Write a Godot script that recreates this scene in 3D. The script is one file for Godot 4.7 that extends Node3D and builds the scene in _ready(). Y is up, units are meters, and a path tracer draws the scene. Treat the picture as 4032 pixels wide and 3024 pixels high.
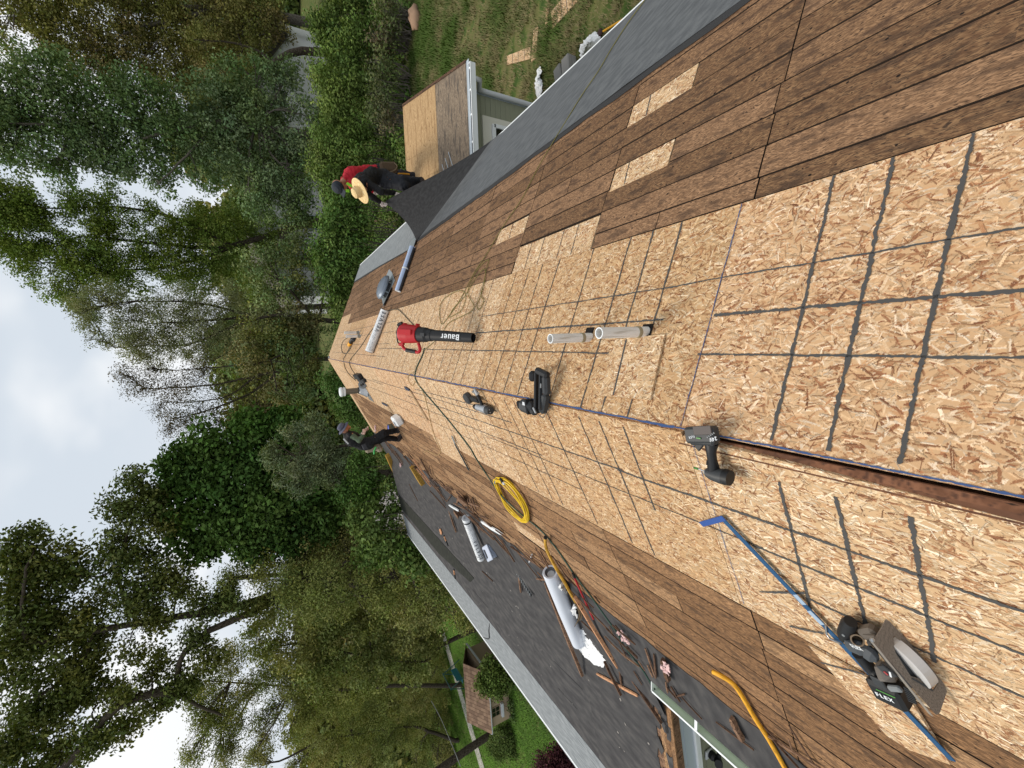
extends Node3D
# World frame: the ridge of the house is the line x = 0, y = 0; it runs towards -Z, x grows to the right-hand eave.
const TR := 0.38194
const TL := 0.45256
const ZG := 16.5
var rng := RandomNumberGenerator.new()
var noi := FastNoiseLite.new()
var M := {}
var house: Node3D

func _ready() -> void:
	rng.seed = 7
	noi.seed = 5
	noi.frequency = 1.0
	setup_camera_and_light()
	make_materials()
	build_ground()
	build_house()
	build_wing()
	build_addition()
	build_neighbours()
	build_trees()
	build_right_slope_objects()
	build_left_slope_objects()
	build_yard_objects()
	build_people()

func setup_camera_and_light() -> void:
	var cam := Camera3D.new()
	cam.name = "camera"
	add_child(cam)
	cam.transform = Transform3D(Basis(Vector3(-0.032, -0.868, 0.495), Vector3(0.994, -0.08, -0.076), Vector3(0.106, 0.489, 0.866)).orthonormalized(), Vector3(0.47, 1.714, 0.0))
	cam.fov = 84.911
	cam.near = 0.05
	cam.far = 900.0
	cam.current = true
	var env := Environment.new()
	var sky := Sky.new()
	var pano := PanoramaSkyMaterial.new()
	pano.panorama = ImageTexture.create_from_image(make_sky())
	sky.sky_material = pano
	env.background_mode = Environment.BG_SKY
	env.sky = sky
	env.background_energy_multiplier = 1.0
	env.tonemap_mode = Environment.TONE_MAPPER_LINEAR
	env.tonemap_exposure = 1.0
	env.sdfgi_enabled = true
	env.ssao_enabled = true
	env.ssil_enabled = true
	var we := WorldEnvironment.new()
	we.name = "environment"
	we.environment = env
	add_child(we)
	var sun := DirectionalLight3D.new()
	sun.name = "sun"
	sun.light_energy = 0.85
	sun.light_angular_distance = 18.0
	sun.light_color = Color(1.0, 0.965, 0.91)
	sun.shadow_enabled = true
	add_child(sun)
	sun.look_at_from_position(Vector3(-5, 14, -7), Vector3.ZERO, Vector3.UP)

func make_sky() -> Image:
	# an overcast sky: soft bright billows and slightly bluer grey between them
	var w := 1024
	var h := 512
	var im := Image.create(w, h, false, Image.FORMAT_RGBF)
	var n := FastNoiseLite.new()
	n.seed = 21
	n.frequency = 0.9
	n.fractal_octaves = 5
	n.fractal_gain = 0.5
	var m := FastNoiseLite.new()
	m.seed = 4
	m.frequency = 0.35
	m.fractal_octaves = 3
	for y in h:
		var el := PI * (0.5 - (y + 0.5) / h)
		for x in w:
			var az := TAU * (x + 0.5) / w
			var c: Color
			if el > -0.02:
				var d := Vector3(cos(el) * sin(az), sin(el), cos(el) * cos(az))
				var q := d / (maxf(d.y, 0.0) + 0.28)
				var v := n.get_noise_3d(q.x * 1.3, q.y, q.z * 1.3)
				var b := m.get_noise_3d(q.x, q.y + 7.0, q.z)
				var t := smoothstep(-0.28, 0.32, v + 0.55 * b)
				c = Color(0.68, 0.75, 0.83).lerp(Color(1.02, 1.03, 1.04), t)
				c = c.lerp(Color(0.84, 0.88, 0.93), 0.55 * (1.0 - smoothstep(0.0, 0.3, el)))
				c = c * SKY_GAIN
			else:
				c = Color(0.10, 0.11, 0.08)
			im.set_pixel(x, y, c)
	return im

const SKY_GAIN := 1.0

# ------------------------------------------------------------------ helpers
func numbered(parent: Node, base: String) -> String:
	var key := base
	var seen: Dictionary = parent.get_meta("_n") if parent.has_meta("_n") else {}
	var k: int = seen.get(base, 0)
	seen[base] = k + 1
	parent.set_meta("_n", seen)
	return key if k == 0 else "%s_%03d" % [base, k]

func thing(called: String, label: String, category: String, xf := Transform3D(), group := "") -> Node3D:
	var o := Node3D.new()
	o.name = numbered(self, called)
	add_child(o, true)
	o.transform = xf
	o.set_meta("label", label)
	o.set_meta("category", category)
	if group != "":
		o.set_meta("group", group)
	return o

func tag(o: Node3D, label: String, category: String, group := "") -> Node3D:
	o.set_meta("label", label)
	o.set_meta("category", category)
	if group != "":
		o.set_meta("group", group)
	return o

func put(called: String, mesh: Mesh, mat: Material, parent: Node = self, xf := Transform3D()) -> MeshInstance3D:
	var o := MeshInstance3D.new()
	o.name = numbered(parent, called)
	o.mesh = mesh
	o.material_override = mat
	parent.add_child(o, true)
	o.transform = xf
	return o

func struct(called: String, mesh: Mesh, mat: Material) -> MeshInstance3D:
	var o := put(called, mesh, mat)
	o.set_meta("kind", "structure")
	return o

func mat(c: Color, rough := 0.8, metal := 0.0, spec := 0.4) -> StandardMaterial3D:
	var m := StandardMaterial3D.new()
	m.albedo_color = c
	m.roughness = rough
	m.metallic = metal
	m.metallic_specular = spec
	return m

func begin() -> SurfaceTool:
	var st := SurfaceTool.new()
	st.begin(Mesh.PRIMITIVE_TRIANGLES)
	return st

func tri(st: SurfaceTool, a: Vector3, b: Vector3, c: Vector3, na: Vector3, nb: Vector3, nc: Vector3, ua := Vector2(), ub := Vector2(), uc := Vector2()) -> void:
	if (b - a).cross(c - a).dot(na + nb + nc) > 0.0:
		var t := b; b = c; c = t
		var tn := nb; nb = nc; nc = tn
		var tu := ub; ub = uc; uc = tu
	st.set_normal(na); st.set_uv(ua); st.add_vertex(a)
	st.set_normal(nb); st.set_uv(ub); st.add_vertex(b)
	st.set_normal(nc); st.set_uv(uc); st.add_vertex(c)

func quad(st: SurfaceTool, a: Vector3, b: Vector3, c: Vector3, d: Vector3, n: Vector3, uv: Array = []) -> void:
	if uv.is_empty():
		uv = [Vector2(0, 0), Vector2(1, 0), Vector2(1, 1), Vector2(0, 1)]
	tri(st, a, b, c, n, n, n, uv[0], uv[1], uv[2])
	tri(st, a, c, d, n, n, n, uv[0], uv[2], uv[3])

func box(st: SurfaceTool, xf: Transform3D, size: Vector3, bev := 0.0, us := 1.0, uo := Vector2()) -> void:
	var h := size * 0.5
	bev = minf(bev, minf(h.x, minf(h.y, h.z)) * 0.9)
	var inset := h - Vector3(bev, bev, bev)
	for ax in 3:
		var b := (ax + 1) % 3
		var c := (ax + 2) % 3
		for s: float in [-1.0, 1.0]:
			var p: Array[Vector3] = []
			var uv: Array[Vector2] = []
			for k: Array in [[-1, -1], [1, -1], [1, 1], [-1, 1]]:
				var v := Vector3.ZERO
				v[ax] = h[ax] * s
				v[b] = inset[b] * k[0]
				v[c] = inset[c] * k[1]
				p.append(xf * v)
				uv.append((Vector2(v.x, v.z) if ax == 1 else (Vector2(v.x, v.y) if ax == 2 else Vector2(v.z, v.y))) * us + uo)
			var n := Vector3.ZERO
			n[ax] = s
			quad(st, p[0], p[1], p[2], p[3], (xf.basis * n).normalized(), uv)
	if bev > 0.0:
		for ax in 3:
			var b := (ax + 1) % 3
			var c := (ax + 2) % 3
			for sb: float in [-1.0, 1.0]:
				for sc: float in [-1.0, 1.0]:
					var q: Array[Vector3] = []
					for k: Array in [[-1, 0], [1, 0], [1, 1], [-1, 1]]:
						var v := Vector3.ZERO
						v[ax] = inset[ax] * k[0]
						v[b] = (h[b] if k[1] == 0 else inset[b]) * sb
						v[c] = (inset[c] if k[1] == 0 else h[c]) * sc
						q.append(xf * v)
					var n := Vector3.ZERO
					n[b] = sb
					n[c] = sc
					quad(st, q[0], q[1], q[2], q[3], (xf.basis * n).normalized(), [uo, uo, uo, uo])
		for sx: float in [-1.0, 1.0]:
			for sy: float in [-1.0, 1.0]:
				for sz: float in [-1.0, 1.0]:
					var n := (xf.basis * Vector3(sx, sy, sz)).normalized()
					tri(st, xf * Vector3(h.x * sx, inset.y * sy, inset.z * sz), xf * Vector3(inset.x * sx, h.y * sy, inset.z * sz), xf * Vector3(inset.x * sx, inset.y * sy, h.z * sz), n, n, n, uo, uo, uo)

func box_mesh(size: Vector3, bev := 0.0, us := 1.0, uo := Vector2()) -> ArrayMesh:
	var st := begin()
	box(st, Transform3D(), size, bev, us, uo)
	return st.commit()

func at(p: Vector3) -> Transform3D:
	return Transform3D(Basis(), p)

func tube(st: SurfaceTool, pts: PackedVector3Array, rad: Variant, seg := 8, caps := true, us := 1.0) -> void:
	var n := pts.size()
	var t0 := (pts[1] - pts[0]).normalized()
	var side := t0.cross(Vector3.UP if absf(t0.y) < 0.9 else Vector3.RIGHT).normalized()
	var rings: Array[PackedVector3Array] = []
	var norms: Array[PackedVector3Array] = []
	var len := 0.0
	var lens := PackedFloat32Array()
	for i in n:
		var t := (pts[mini(i + 1, n - 1)] - pts[maxi(i - 1, 0)]).normalized()
		if i > 0:
			len += pts[i].distance_to(pts[i - 1])
		lens.append(len)
		side = (side - t * side.dot(t)).normalized()
		var up := t.cross(side)
		var r: float = rad if rad is float else rad[i]
		var ring := PackedVector3Array()
		var nr := PackedVector3Array()
		for k in seg:
			var a := TAU * k / seg
			var d := side * cos(a) + up * sin(a)
			ring.append(pts[i] + d * r)
			nr.append(d)
		rings.append(ring)
		norms.append(nr)
	for i in n - 1:
		for k in seg:
			var l := (k + 1) % seg
			var u0 := float(k) / seg * us
			var u1 := float(k + 1) / seg * us
			tri(st, rings[i][k], rings[i + 1][k], rings[i + 1][l], norms[i][k], norms[i + 1][k], norms[i + 1][l], Vector2(u0, lens[i]), Vector2(u0, lens[i + 1]), Vector2(u1, lens[i + 1]))
			tri(st, rings[i][k], rings[i + 1][l], rings[i][l], norms[i][k], norms[i + 1][l], norms[i][l], Vector2(u0, lens[i]), Vector2(u1, lens[i + 1]), Vector2(u1, lens[i]))
	if caps:
		for e in 2:
			var i := 0 if e == 0 else n - 1
			var nn := (pts[0] - pts[1]).normalized() if e == 0 else (pts[n - 1] - pts[n - 2]).normalized()
			for k in seg:
				tri(st, pts[i], rings[i][k], rings[i][(k + 1) % seg], nn, nn, nn)

func tube_mesh(pts: PackedVector3Array, rad: Variant, seg := 8, caps := true) -> ArrayMesh:
	var st := begin()
	tube(st, pts, rad, seg, caps)
	return st.commit()

func smooth_path(pts: Array, sub := 6) -> PackedVector3Array:
	var out := PackedVector3Array()
	var n := pts.size()
	for i in n - 1:
		var p0: Vector3 = pts[maxi(i - 1, 0)]
		var p1: Vector3 = pts[i]
		var p2: Vector3 = pts[i + 1]
		var p3: Vector3 = pts[mini(i + 2, n - 1)]
		for k in sub:
			out.append(p1.cubic_interpolate(p2, p0, p3, float(k) / sub))
	out.append(pts[n - 1])
	return out

# profile: Vector2(radius, height along local Y)
func lathe(st: SurfaceTool, xf: Transform3D, prof: Array, seg := 20) -> void:
	for i in prof.size() - 1:
		var a: Vector2 = prof[i]
		var b: Vector2 = prof[i + 1]
		var d := b - a
		var nn := Vector2(d.y, -d.x).normalized()
		for k in seg:
			var t0 := TAU * k / seg
			var t1 := TAU * (k + 1) / seg
			var c0 := Vector3(cos(t0), 0, sin(t0))
			var c1 := Vector3(cos(t1), 0, sin(t1))
			var n0 := (xf.basis * (c0 * nn.x + Vector3.UP * nn.y)).normalized()
			var n1 := (xf.basis * (c1 * nn.x + Vector3.UP * nn.y)).normalized()
			var p := xf * (c0 * a.x + Vector3.UP * a.y)
			var q := xf * (c0 * b.x + Vector3.UP * b.y)
			var r := xf * (c1 * b.x + Vector3.UP * b.y)
			var s := xf * (c1 * a.x + Vector3.UP * a.y)
			var u0 := float(k) / seg
			var u1 := float(k + 1) / seg
			if b.x > 0.0:
				tri(st, p, q, r, n0, n0, n1, Vector2(u0, a.y), Vector2(u0, b.y), Vector2(u1, b.y))
			if a.x > 0.0:
				tri(st, p, r, s, n0, n1, n1, Vector2(u0, a.y), Vector2(u1, b.y), Vector2(u1, a.y))

func lathe_mesh(prof: Array, seg := 20, xf := Transform3D()) -> ArrayMesh:
	var st := begin()
	lathe(st, xf, prof, seg)
	return st.commit()

# poly lies in local XZ (Vector2 x = local x, y = local z), extruded from y0 to y1
func prism(st: SurfaceTool, xf: Transform3D, poly: PackedVector2Array, y0: float, y1: float, us := 1.0, uo := Vector2(), faces := 3) -> void:
	var idx := Geometry2D.triangulate_polygon(poly) if faces & 1 else PackedInt32Array()
	var up := (xf.basis * Vector3.UP).normalized()
	for i in range(0, idx.size(), 3):
		var a := poly[idx[i]]
		var b := poly[idx[i + 1]]
		var c := poly[idx[i + 2]]
		tri(st, xf * Vector3(a.x, y1, a.y), xf * Vector3(b.x, y1, b.y), xf * Vector3(c.x, y1, c.y), up, up, up, a * us + uo, b * us + uo, c * us + uo)
		tri(st, xf * Vector3(a.x, y0, a.y), xf * Vector3(b.x, y0, b.y), xf * Vector3(c.x, y0, c.y), -up, -up, -up, a * us + uo, b * us + uo, c * us + uo)
	if not (faces & 2):
		return
	for i in poly.size():
		var a := poly[i]
		var b := poly[(i + 1) % poly.size()]
		var d := b - a
		var o := Vector3(d.y, 0, -d.x)
		if Geometry2D.is_point_in_polygon((a + b) * 0.5 + Vector2(d.y, -d.x).normalized() * 0.0005, poly):
			o = -o
		var n := (xf.basis * o).normalized()
		var l := d.length()
		quad(st, xf * Vector3(a.x, y0, a.y), xf * Vector3(b.x, y0, b.y), xf * Vector3(b.x, y1, b.y), xf * Vector3(a.x, y1, a.y), n, [uo, uo + Vector2(l * us, 0), uo + Vector2(l, y1 - y0) * us, uo + Vector2(0, (y1 - y0) * us)])

func prism_mesh(poly: PackedVector2Array, y0: float, y1: float, us := 1.0, uo := Vector2(), xf := Transform3D()) -> ArrayMesh:
	var st := begin()
	prism(st, xf, poly, y0, y1, us, uo)
	return st.commit()

# grid surface with smooth normals: rows of points
func sheet(st: SurfaceTool, g: Array, us := Vector2.ONE) -> void:
	var nr := g.size()
	var nc: int = g[0].size()
	var N: Array[PackedVector3Array] = []
	for i in nr:
		var row := PackedVector3Array()
		for j in nc:
			var du: Vector3 = g[i][mini(j + 1, nc - 1)] - g[i][maxi(j - 1, 0)]
			var dv: Vector3 = g[mini(i + 1, nr - 1)][j] - g[maxi(i - 1, 0)][j]
			row.append(du.cross(dv).normalized())
		N.append(row)
	for i in nr - 1:
		for j in nc - 1:
			var a := Vector2(j, i) * us
			var b := Vector2(j + 1, i) * us
			var c := Vector2(j + 1, i + 1) * us
			var d := Vector2(j, i + 1) * us
			tri(st, g[i][j], g[i][j + 1], g[i + 1][j + 1], N[i][j], N[i][j + 1], N[i + 1][j + 1], a, b, c)
			tri(st, g[i][j], g[i + 1][j + 1], g[i + 1][j], N[i][j], N[i + 1][j + 1], N[i + 1][j], a, c, d)

# ---------------------------------------------------------------- roof frames
func frame_r() -> Transform3D:
	return Transform3D(Basis(Vector3(0, 0, -1), Vector3(sin(TR), cos(TR), 0), Vector3(cos(TR), -sin(TR), 0)), Vector3.ZERO)

func frame_l() -> Transform3D:
	return Transform3D(Basis(Vector3(0, 0, -1), Vector3(-sin(TL), cos(TL), 0), Vector3(cos(TL), sin(TL), 0)), Vector3.ZERO)

func rp(v: Vector2, off := 0.0) -> Vector3:
	return frame_r() * Vector3(v.x, off, v.y)

func lp(v: Vector2, off := 0.0) -> Vector3:
	return frame_l() * Vector3(v.x, off, -v.y)

# frame at plane point a with local X towards b; Y is the normal of the slope
func lay(right: bool, a: Vector2, b: Vector2, off := 0.0) -> Transform3D:
	var f := frame_r() if right else frame_l()
	var p := rp(a, off) if right else lp(a, off)
	var q := rp(b, off) if right else lp(b, off)
	var x := (q - p).normalized()
	var y := f.basis.y
	return Transform3D(Basis(x, y, x.cross(y)), p)

func lay3(p: Vector3, q: Vector3, up := Vector3.UP) -> Transform3D:
	var x := (q - p).normalized()
	var z := x.cross(up).normalized()
	return Transform3D(Basis(x, z.cross(x), z), p)

func gy(x: float, _z := 0.0) -> float:
	if x >= -6.0:
		return -4.3
	if x > -18.0:
		return -4.3 - 0.48 * (-6.0 - x)
	return -10.06 - 0.03 * (-18.0 - x)

# ------------------------------------------------------------------ textures
func tex(im: Image) -> ImageTexture:
	im.generate_mipmaps()
	return ImageTexture.create_from_image(im)

func strand_image(seed_: int, n: int, base: Color, tones: Array, spread: float) -> Image:
	var s := 1024
	var r := RandomNumberGenerator.new()
	r.seed = seed_
	var im := Image.create(s, s, false, Image.FORMAT_RGB8)
	im.fill(base)
	for i in n:
		var cx := r.randf() * s
		var cy := r.randf() * s
		var ang := r.randfn(0.0, spread)
		var ln := r.randf_range(8, 40)
		var wd := r.randf_range(1.0, 5.6)
		if i > n * 0.55:
			ln *= 0.7
			wd *= 0.6
		var c: Color = tones[r.randi() % tones.size()]
		c = c * r.randf_range(0.86, 1.10)
		var ca := cos(ang)
		var sa := sin(ang)
		var skew := r.randf_range(-0.8, 0.8)
		var steps := int(ln)
		for a in steps:
			var u := a - ln * 0.5
			var ww := int(wd)
			if a < 3 or a > steps - 4:
				ww = int(wd * 0.6)
			var g := r.randf_range(0.95, 1.04)
			for b in ww + 1:
				var v := b - wd * 0.5
				var uu := u + v * skew
				var x := int(cx + uu * ca - v * sa)
				var y := int(cy + uu * sa + v * ca)
				var cc := c * g
				if b == ww and i % 3 == 0:
					cc = c * 0.72
				im.set_pixel(posmod(x, s), posmod(y, s), cc)
	return im

func grain_image(seed_: int, a: Color, b: Color, dark: Color, w := 1024, h := 512) -> Image:
	# weathered wood, grain along x
	var n1 := FastNoiseLite.new()
	n1.seed = seed_
	n1.frequency = 1.0
	n1.fractal_octaves = 3
	var n2 := FastNoiseLite.new()
	n2.seed = seed_ + 9
	n2.frequency = 1.0
	n2.fractal_octaves = 2
	var im := Image.create(w, h, false, Image.FORMAT_RGB8)
	for y in h:
		for x in w:
			var wv := n2.get_noise_2d(x * 0.005, y * 0.018) * 12.0
			var g := n1.get_noise_2d(x * 0.020, (y + wv) * 0.11)
			var f := n2.get_noise_2d(x * 0.045 + 50, (y + wv) * 0.42)
			var bl := n1.get_noise_2d(x * 0.006 + 90, y * 0.022)
			var t := clampf(0.5 + g * 1.1 + f * 0.85, 0.0, 1.0)
			var c := a.lerp(b, t)
			c = c.lerp(dark, clampf(smoothstep(0.10, 0.55, bl + f * 0.25) * 0.5 + smoothstep(0.22, 0.5, -f + g * 0.4) * 0.8, 0.0, 0.85))
			im.set_pixel(x, y, c)
	# nail heads and stains
	var r := RandomNumberGenerator.new()
	r.seed = seed_
	for i in 46:
		var x0 := r.randi() % w
		var y0 := r.randi() % h
		var rad := r.randf_range(1.0, 3.4)
		for dx in range(-5, 6):
			for dy in range(-4, 5):
				if Vector2(dx * 0.7, dy).length() < rad:
					im.set_pixel(posmod(x0 + dx, w), posmod(y0 + dy, h), dark * 0.55)
	return im

func noise_image(seed_: int, cols: Array, s: int, fx: float, fy: float, fine: float, oct := 4) -> Image:
	var n1 := FastNoiseLite.new()
	n1.seed = seed_
	n1.frequency = 1.0
	n1.fractal_octaves = oct
	var r := RandomNumberGenerator.new()
	r.seed = seed_
	var im := Image.create(s, s, false, Image.FORMAT_RGB8)
	for y in s:
		for x in s:
			# blend across the borders so that the tile repeats without a seam
			var bx := smoothstep(0.75, 1.0, float(x) / s)
			var v := n1.get_noise_2d(x * fx, y * fy)
			if bx > 0.0:
				v = lerpf(v, n1.get_noise_2d((x - s) * fx, y * fy), bx)
			var t := clampf(0.5 + v * 0.9 + r.randf_range(-fine, fine), 0.0, 0.9999) * (cols.size() - 1)
			var k := int(t)
			var c: Color = cols[k]
			im.set_pixel(x, y, c.lerp(cols[k + 1], t - k))
	return im

func tmat(im: Image, rough := 0.85, scale := 1.0, bump := 0.0) -> StandardMaterial3D:
	var m := StandardMaterial3D.new()
	m.albedo_texture = tex(im)
	m.roughness = rough
	m.metallic_specular = 0.3
	m.uv1_scale = Vector3(scale, scale, 1)
	if bump > 0.0:
		var b: Image = im.duplicate()
		b.convert(Image.FORMAT_L8)
		b.convert(Image.FORMAT_RGBA8)
		b.bump_map_to_normal_map(bump)
		m.normal_enabled = true
		m.normal_texture = tex(b)
	return m

func make_materials() -> void:
	var tones := [Color8(206, 180, 146), Color8(196, 165, 128), Color8(216, 192, 160), Color8(180, 145, 108), Color8(206, 174, 136), Color8(176, 137, 100), Color8(224, 203, 174), Color8(150, 107, 76), Color8(198, 169, 132), Color8(130, 88, 62), Color8(212, 185, 149), Color8(186, 154, 116), Color8(228, 210, 184), Color8(164, 122, 88)]
	M.osb = []
	for k in 2:
		var im := strand_image(31 + k, 25000, Color8(192, 160, 122), tones, 0.75)
		M.osb.append(tmat(im, 0.78, 0.5, 2.0))
	for k: Array in [[0, Color(0.95, 0.925, 0.89)], [1, Color(1.0, 0.975, 0.965)]]:
		var dm: StandardMaterial3D = M.osb[k[0]].duplicate()
		dm.albedo_color = k[1]
		M.osb.append(dm)
	M.osb_edge = mat(Color8(188, 152, 106), 0.9)
	M.plank = []
	M.plank.append(tmat(grain_image(3, Color8(104, 79, 58), Color8(148, 115, 85), Color8(56, 42, 35)), 0.88, 1.0, 2.0))
	M.plank.append(tmat(grain_image(14, Color8(94, 69, 50), Color8(134, 104, 75), Color8(50, 39, 33)), 0.88, 1.0, 2.0))
	M.plank.append(tmat(grain_image(25, Color8(112, 85, 63), Color8(157, 123, 93), Color8(65, 50, 40)), 0.88, 1.0, 2.0))
	M.plank_left = []
	M.plank_left.append(tmat(grain_image(33, Color8(114, 86, 60), Color8(164, 126, 90), Color8(64, 48, 38)), 0.88, 1.0, 2.0))
	M.plank_left.append(tmat(grain_image(44, Color8(100, 74, 51), Color8(146, 110, 77), Color8(56, 43, 34)), 0.88, 1.0, 2.0))
	M.plank_left.append(tmat(grain_image(55, Color8(126, 97, 69), Color8(178, 141, 104), Color8(76, 59, 46)), 0.88, 1.0, 2.0))
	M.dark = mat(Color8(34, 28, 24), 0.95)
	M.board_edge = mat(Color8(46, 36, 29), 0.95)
	M.ridge_board = tmat(grain_image(66, Color8(96, 64, 46), Color8(122, 84, 62), Color8(70, 48, 38), 512, 128), 0.8, 1.0)
	M.under = tmat(noise_image(71, [Color8(78, 81, 84), Color8(88, 91, 94), Color8(98, 101, 103)], 512, 0.02, 0.02, 0.22), 0.75, 1.0)
	M.under_dark = mat(Color8(44, 44, 45), 0.7)
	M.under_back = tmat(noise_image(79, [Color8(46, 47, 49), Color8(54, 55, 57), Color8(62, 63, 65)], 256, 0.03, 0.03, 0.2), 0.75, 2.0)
	M.under_light = tmat(noise_image(72, [Color8(104, 109, 112), Color8(124, 129, 132), Color8(144, 148, 150)], 512, 0.05, 0.006, 0.2), 0.7, 1.0)
	M.felt = tmat(noise_image(73, [Color8(56, 55, 56), Color8(63, 62, 63), Color8(70, 69, 69), Color8(80, 78, 77)], 512, 0.02, 0.008, 0.16), 0.85, 0.6)
	M.felt_dark = tmat(noise_image(74, [Color8(26, 28, 24), Color8(36, 38, 33), Color8(50, 51, 45)], 256, 0.02, 0.09, 0.2), 0.8, 0.8)
	M.white = mat(Color8(222, 226, 228), 0.45)
	M.white_dirty = mat(Color8(196, 200, 204), 0.5)
	M.greytrim = mat(Color8(168, 178, 186), 0.5)
	M.siding = mat(Color8(138, 141, 122), 0.7)
	M.siding_white = mat(Color8(214, 216, 218), 0.6)
	M.gutter_green = mat(Color8(150, 178, 98), 0.8)
	M.glass = mat(Color8(18, 22, 24), 0.08, 0.0, 0.6)
	M.chalk = mat(Color8(74, 73, 72), 0.95)
	M.chalk_blue = mat(Color8(58, 80, 122), 0.9)
	M.ply = tmat(grain_image(81, Color8(164, 134, 96), Color8(190, 160, 120), Color8(126, 98, 68), 512, 512), 0.85, 0.8)
	M.ply_grey = tmat(grain_image(88, Color8(112, 98, 84), Color8(150, 134, 114), Color8(62, 58, 56), 512, 512), 0.9, 0.8)
	M.wood = tmat(grain_image(91, Color8(106, 80, 62), Color8(140, 110, 88), Color8(70, 53, 42), 512, 128), 0.85, 1.0)
	M.wood_dark = tmat(grain_image(92, Color8(78, 58, 46), Color8(108, 82, 64), Color8(48, 38, 32), 512, 128), 0.9, 1.0)
	M.wood_orange = tmat(grain_image(93, Color8(184, 134, 98), Color8(204, 158, 122), Color8(154, 106, 76), 512, 128), 0.85, 1.0)
	M.black = mat(Color8(30, 31, 33), 0.5)
	M.charcoal = mat(Color8(54, 56, 58), 0.5)
	M.grey = mat(Color8(122, 126, 128), 0.45)
	M.steel = mat(Color8(170, 172, 174), 0.35, 0.8)
	M.galv = mat(Color8(140, 148, 152), 0.5, 0.4)
	M.pvc = tmat(noise_image(75, [Color8(186, 180, 170), Color8(214, 211, 206), Color8(220, 218, 214), Color8(224, 222, 218)], 256, 0.03, 0.012, 0.06), 0.5, 1.0)
	M.bark = tmat(noise_image(76, [Color8(44, 38, 32), Color8(74, 66, 58), Color8(98, 90, 80)], 256, 0.08, 0.02, 0.2), 0.95, 1.0)
	M.bark_grey = tmat(noise_image(77, [Color8(70, 64, 58), Color8(104, 98, 90), Color8(124, 118, 110)], 256, 0.08, 0.02, 0.2), 0.95, 1.0)
	M.concrete = tmat(noise_image(78, [Color8(140, 136, 130), Color8(166, 162, 156), Color8(182, 178, 172)], 256, 0.03, 0.03, 0.15), 0.9, 0.6)
	M.tarp = mat(Color8(222, 226, 222), 0.6)
	M.foliage = mat(Color(1, 1, 1), 0.7, 0.0, 0.15)
	M.foliage.vertex_color_use_as_albedo = true
	M.foliage.backlight_enabled = true
	M.foliage.backlight = Color(0.46, 0.48, 0.20)
	M.foliage.cull_mode = BaseMaterial3D.CULL_DISABLED

# ------------------------------------------------------------------ ground
func build_ground() -> void:
	var st := begin()
	var xs := []
	var x := -420.0
	while x < 420.0:
		xs.append(x)
		x += 2.0 if absf(x) < 40.0 else 20.0
	xs.append(420.0)
	var g := []
	var z := 60.0
	while z > -520.0:
		var row := []
		for xx: float in xs:
			var y := gy(xx) + 0.05 * noi.get_noise_2d(xx * 0.3, z * 0.3)
			row.append(Vector3(xx, y, z))
		g.append(row)
		z -= 2.5 if z > -60.0 else 20.0
	sheet(st, g, Vector2(1, 1))
	var m := tmat(noise_image(101, [Color8(50, 68, 28), Color8(68, 86, 38), Color8(104, 98, 62), Color8(74, 82, 44)], 512, 0.012, 0.012, 0.22), 0.95, 1.0)
	m.uv1_triplanar = true
	m.uv1_world_triplanar = true
	m.uv1_scale = Vector3(0.22, 0.22, 0.22)
	struct("ground", st.commit(), m)
	# the wooded far hillside that closes the horizon
	st = begin()
	g = []
	for i in 9:
		var row := []
		for k in 41:
			var a := lerpf(-1.55, 1.55, k / 40.0)
			var rad := 170.0 + i * 22.0
			var hgt := -26.0 + 27.5 * sin(minf(i / 6.0, 1.0) * PI * 0.5) + 4.0 * noi.get_noise_2d(k * 0.25, i * 0.2)
			row.append(Vector3(sin(a) * rad, hgt, -cos(a) * rad))
		g.append(row)
	sheet(st, g, Vector2(1, 1))
	var hm := tmat(noise_image(102, [Color8(40, 54, 28), Color8(70, 84, 42), Color8(96, 96, 56)], 256, 0.05, 0.05, 0.3), 0.95, 1.0)
	hm.uv1_triplanar = true
	hm.uv1_world_triplanar = true
	hm.uv1_scale = Vector3(0.02, 0.02, 0.02)
	struct("hillside", st.commit(), hm)

# ------------------------------------------------------------------ main house
func slab(called: String, right: bool, poly: Array, m: Material, off := 0.0, thick := 0.018, parent: Node = null) -> MeshInstance3D:
	var p := PackedVector2Array()
	for v: Vector2 in poly:
		p.append(v if right else Vector2(v.x, -v.y))
	var uo := Vector2(rng.randf() * 7.0, rng.randf() * 7.0)
	return put(called, prism_mesh(p, off - thick, off, 1.0, uo, frame_r() if right else frame_l()), m, parent if parent else house)

func rect(t0: float, t1: float, s0: float, s1: float) -> Array:
	return [Vector2(t0, s0), Vector2(t1, s0), Vector2(t1, s1), Vector2(t0, s1)]

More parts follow.
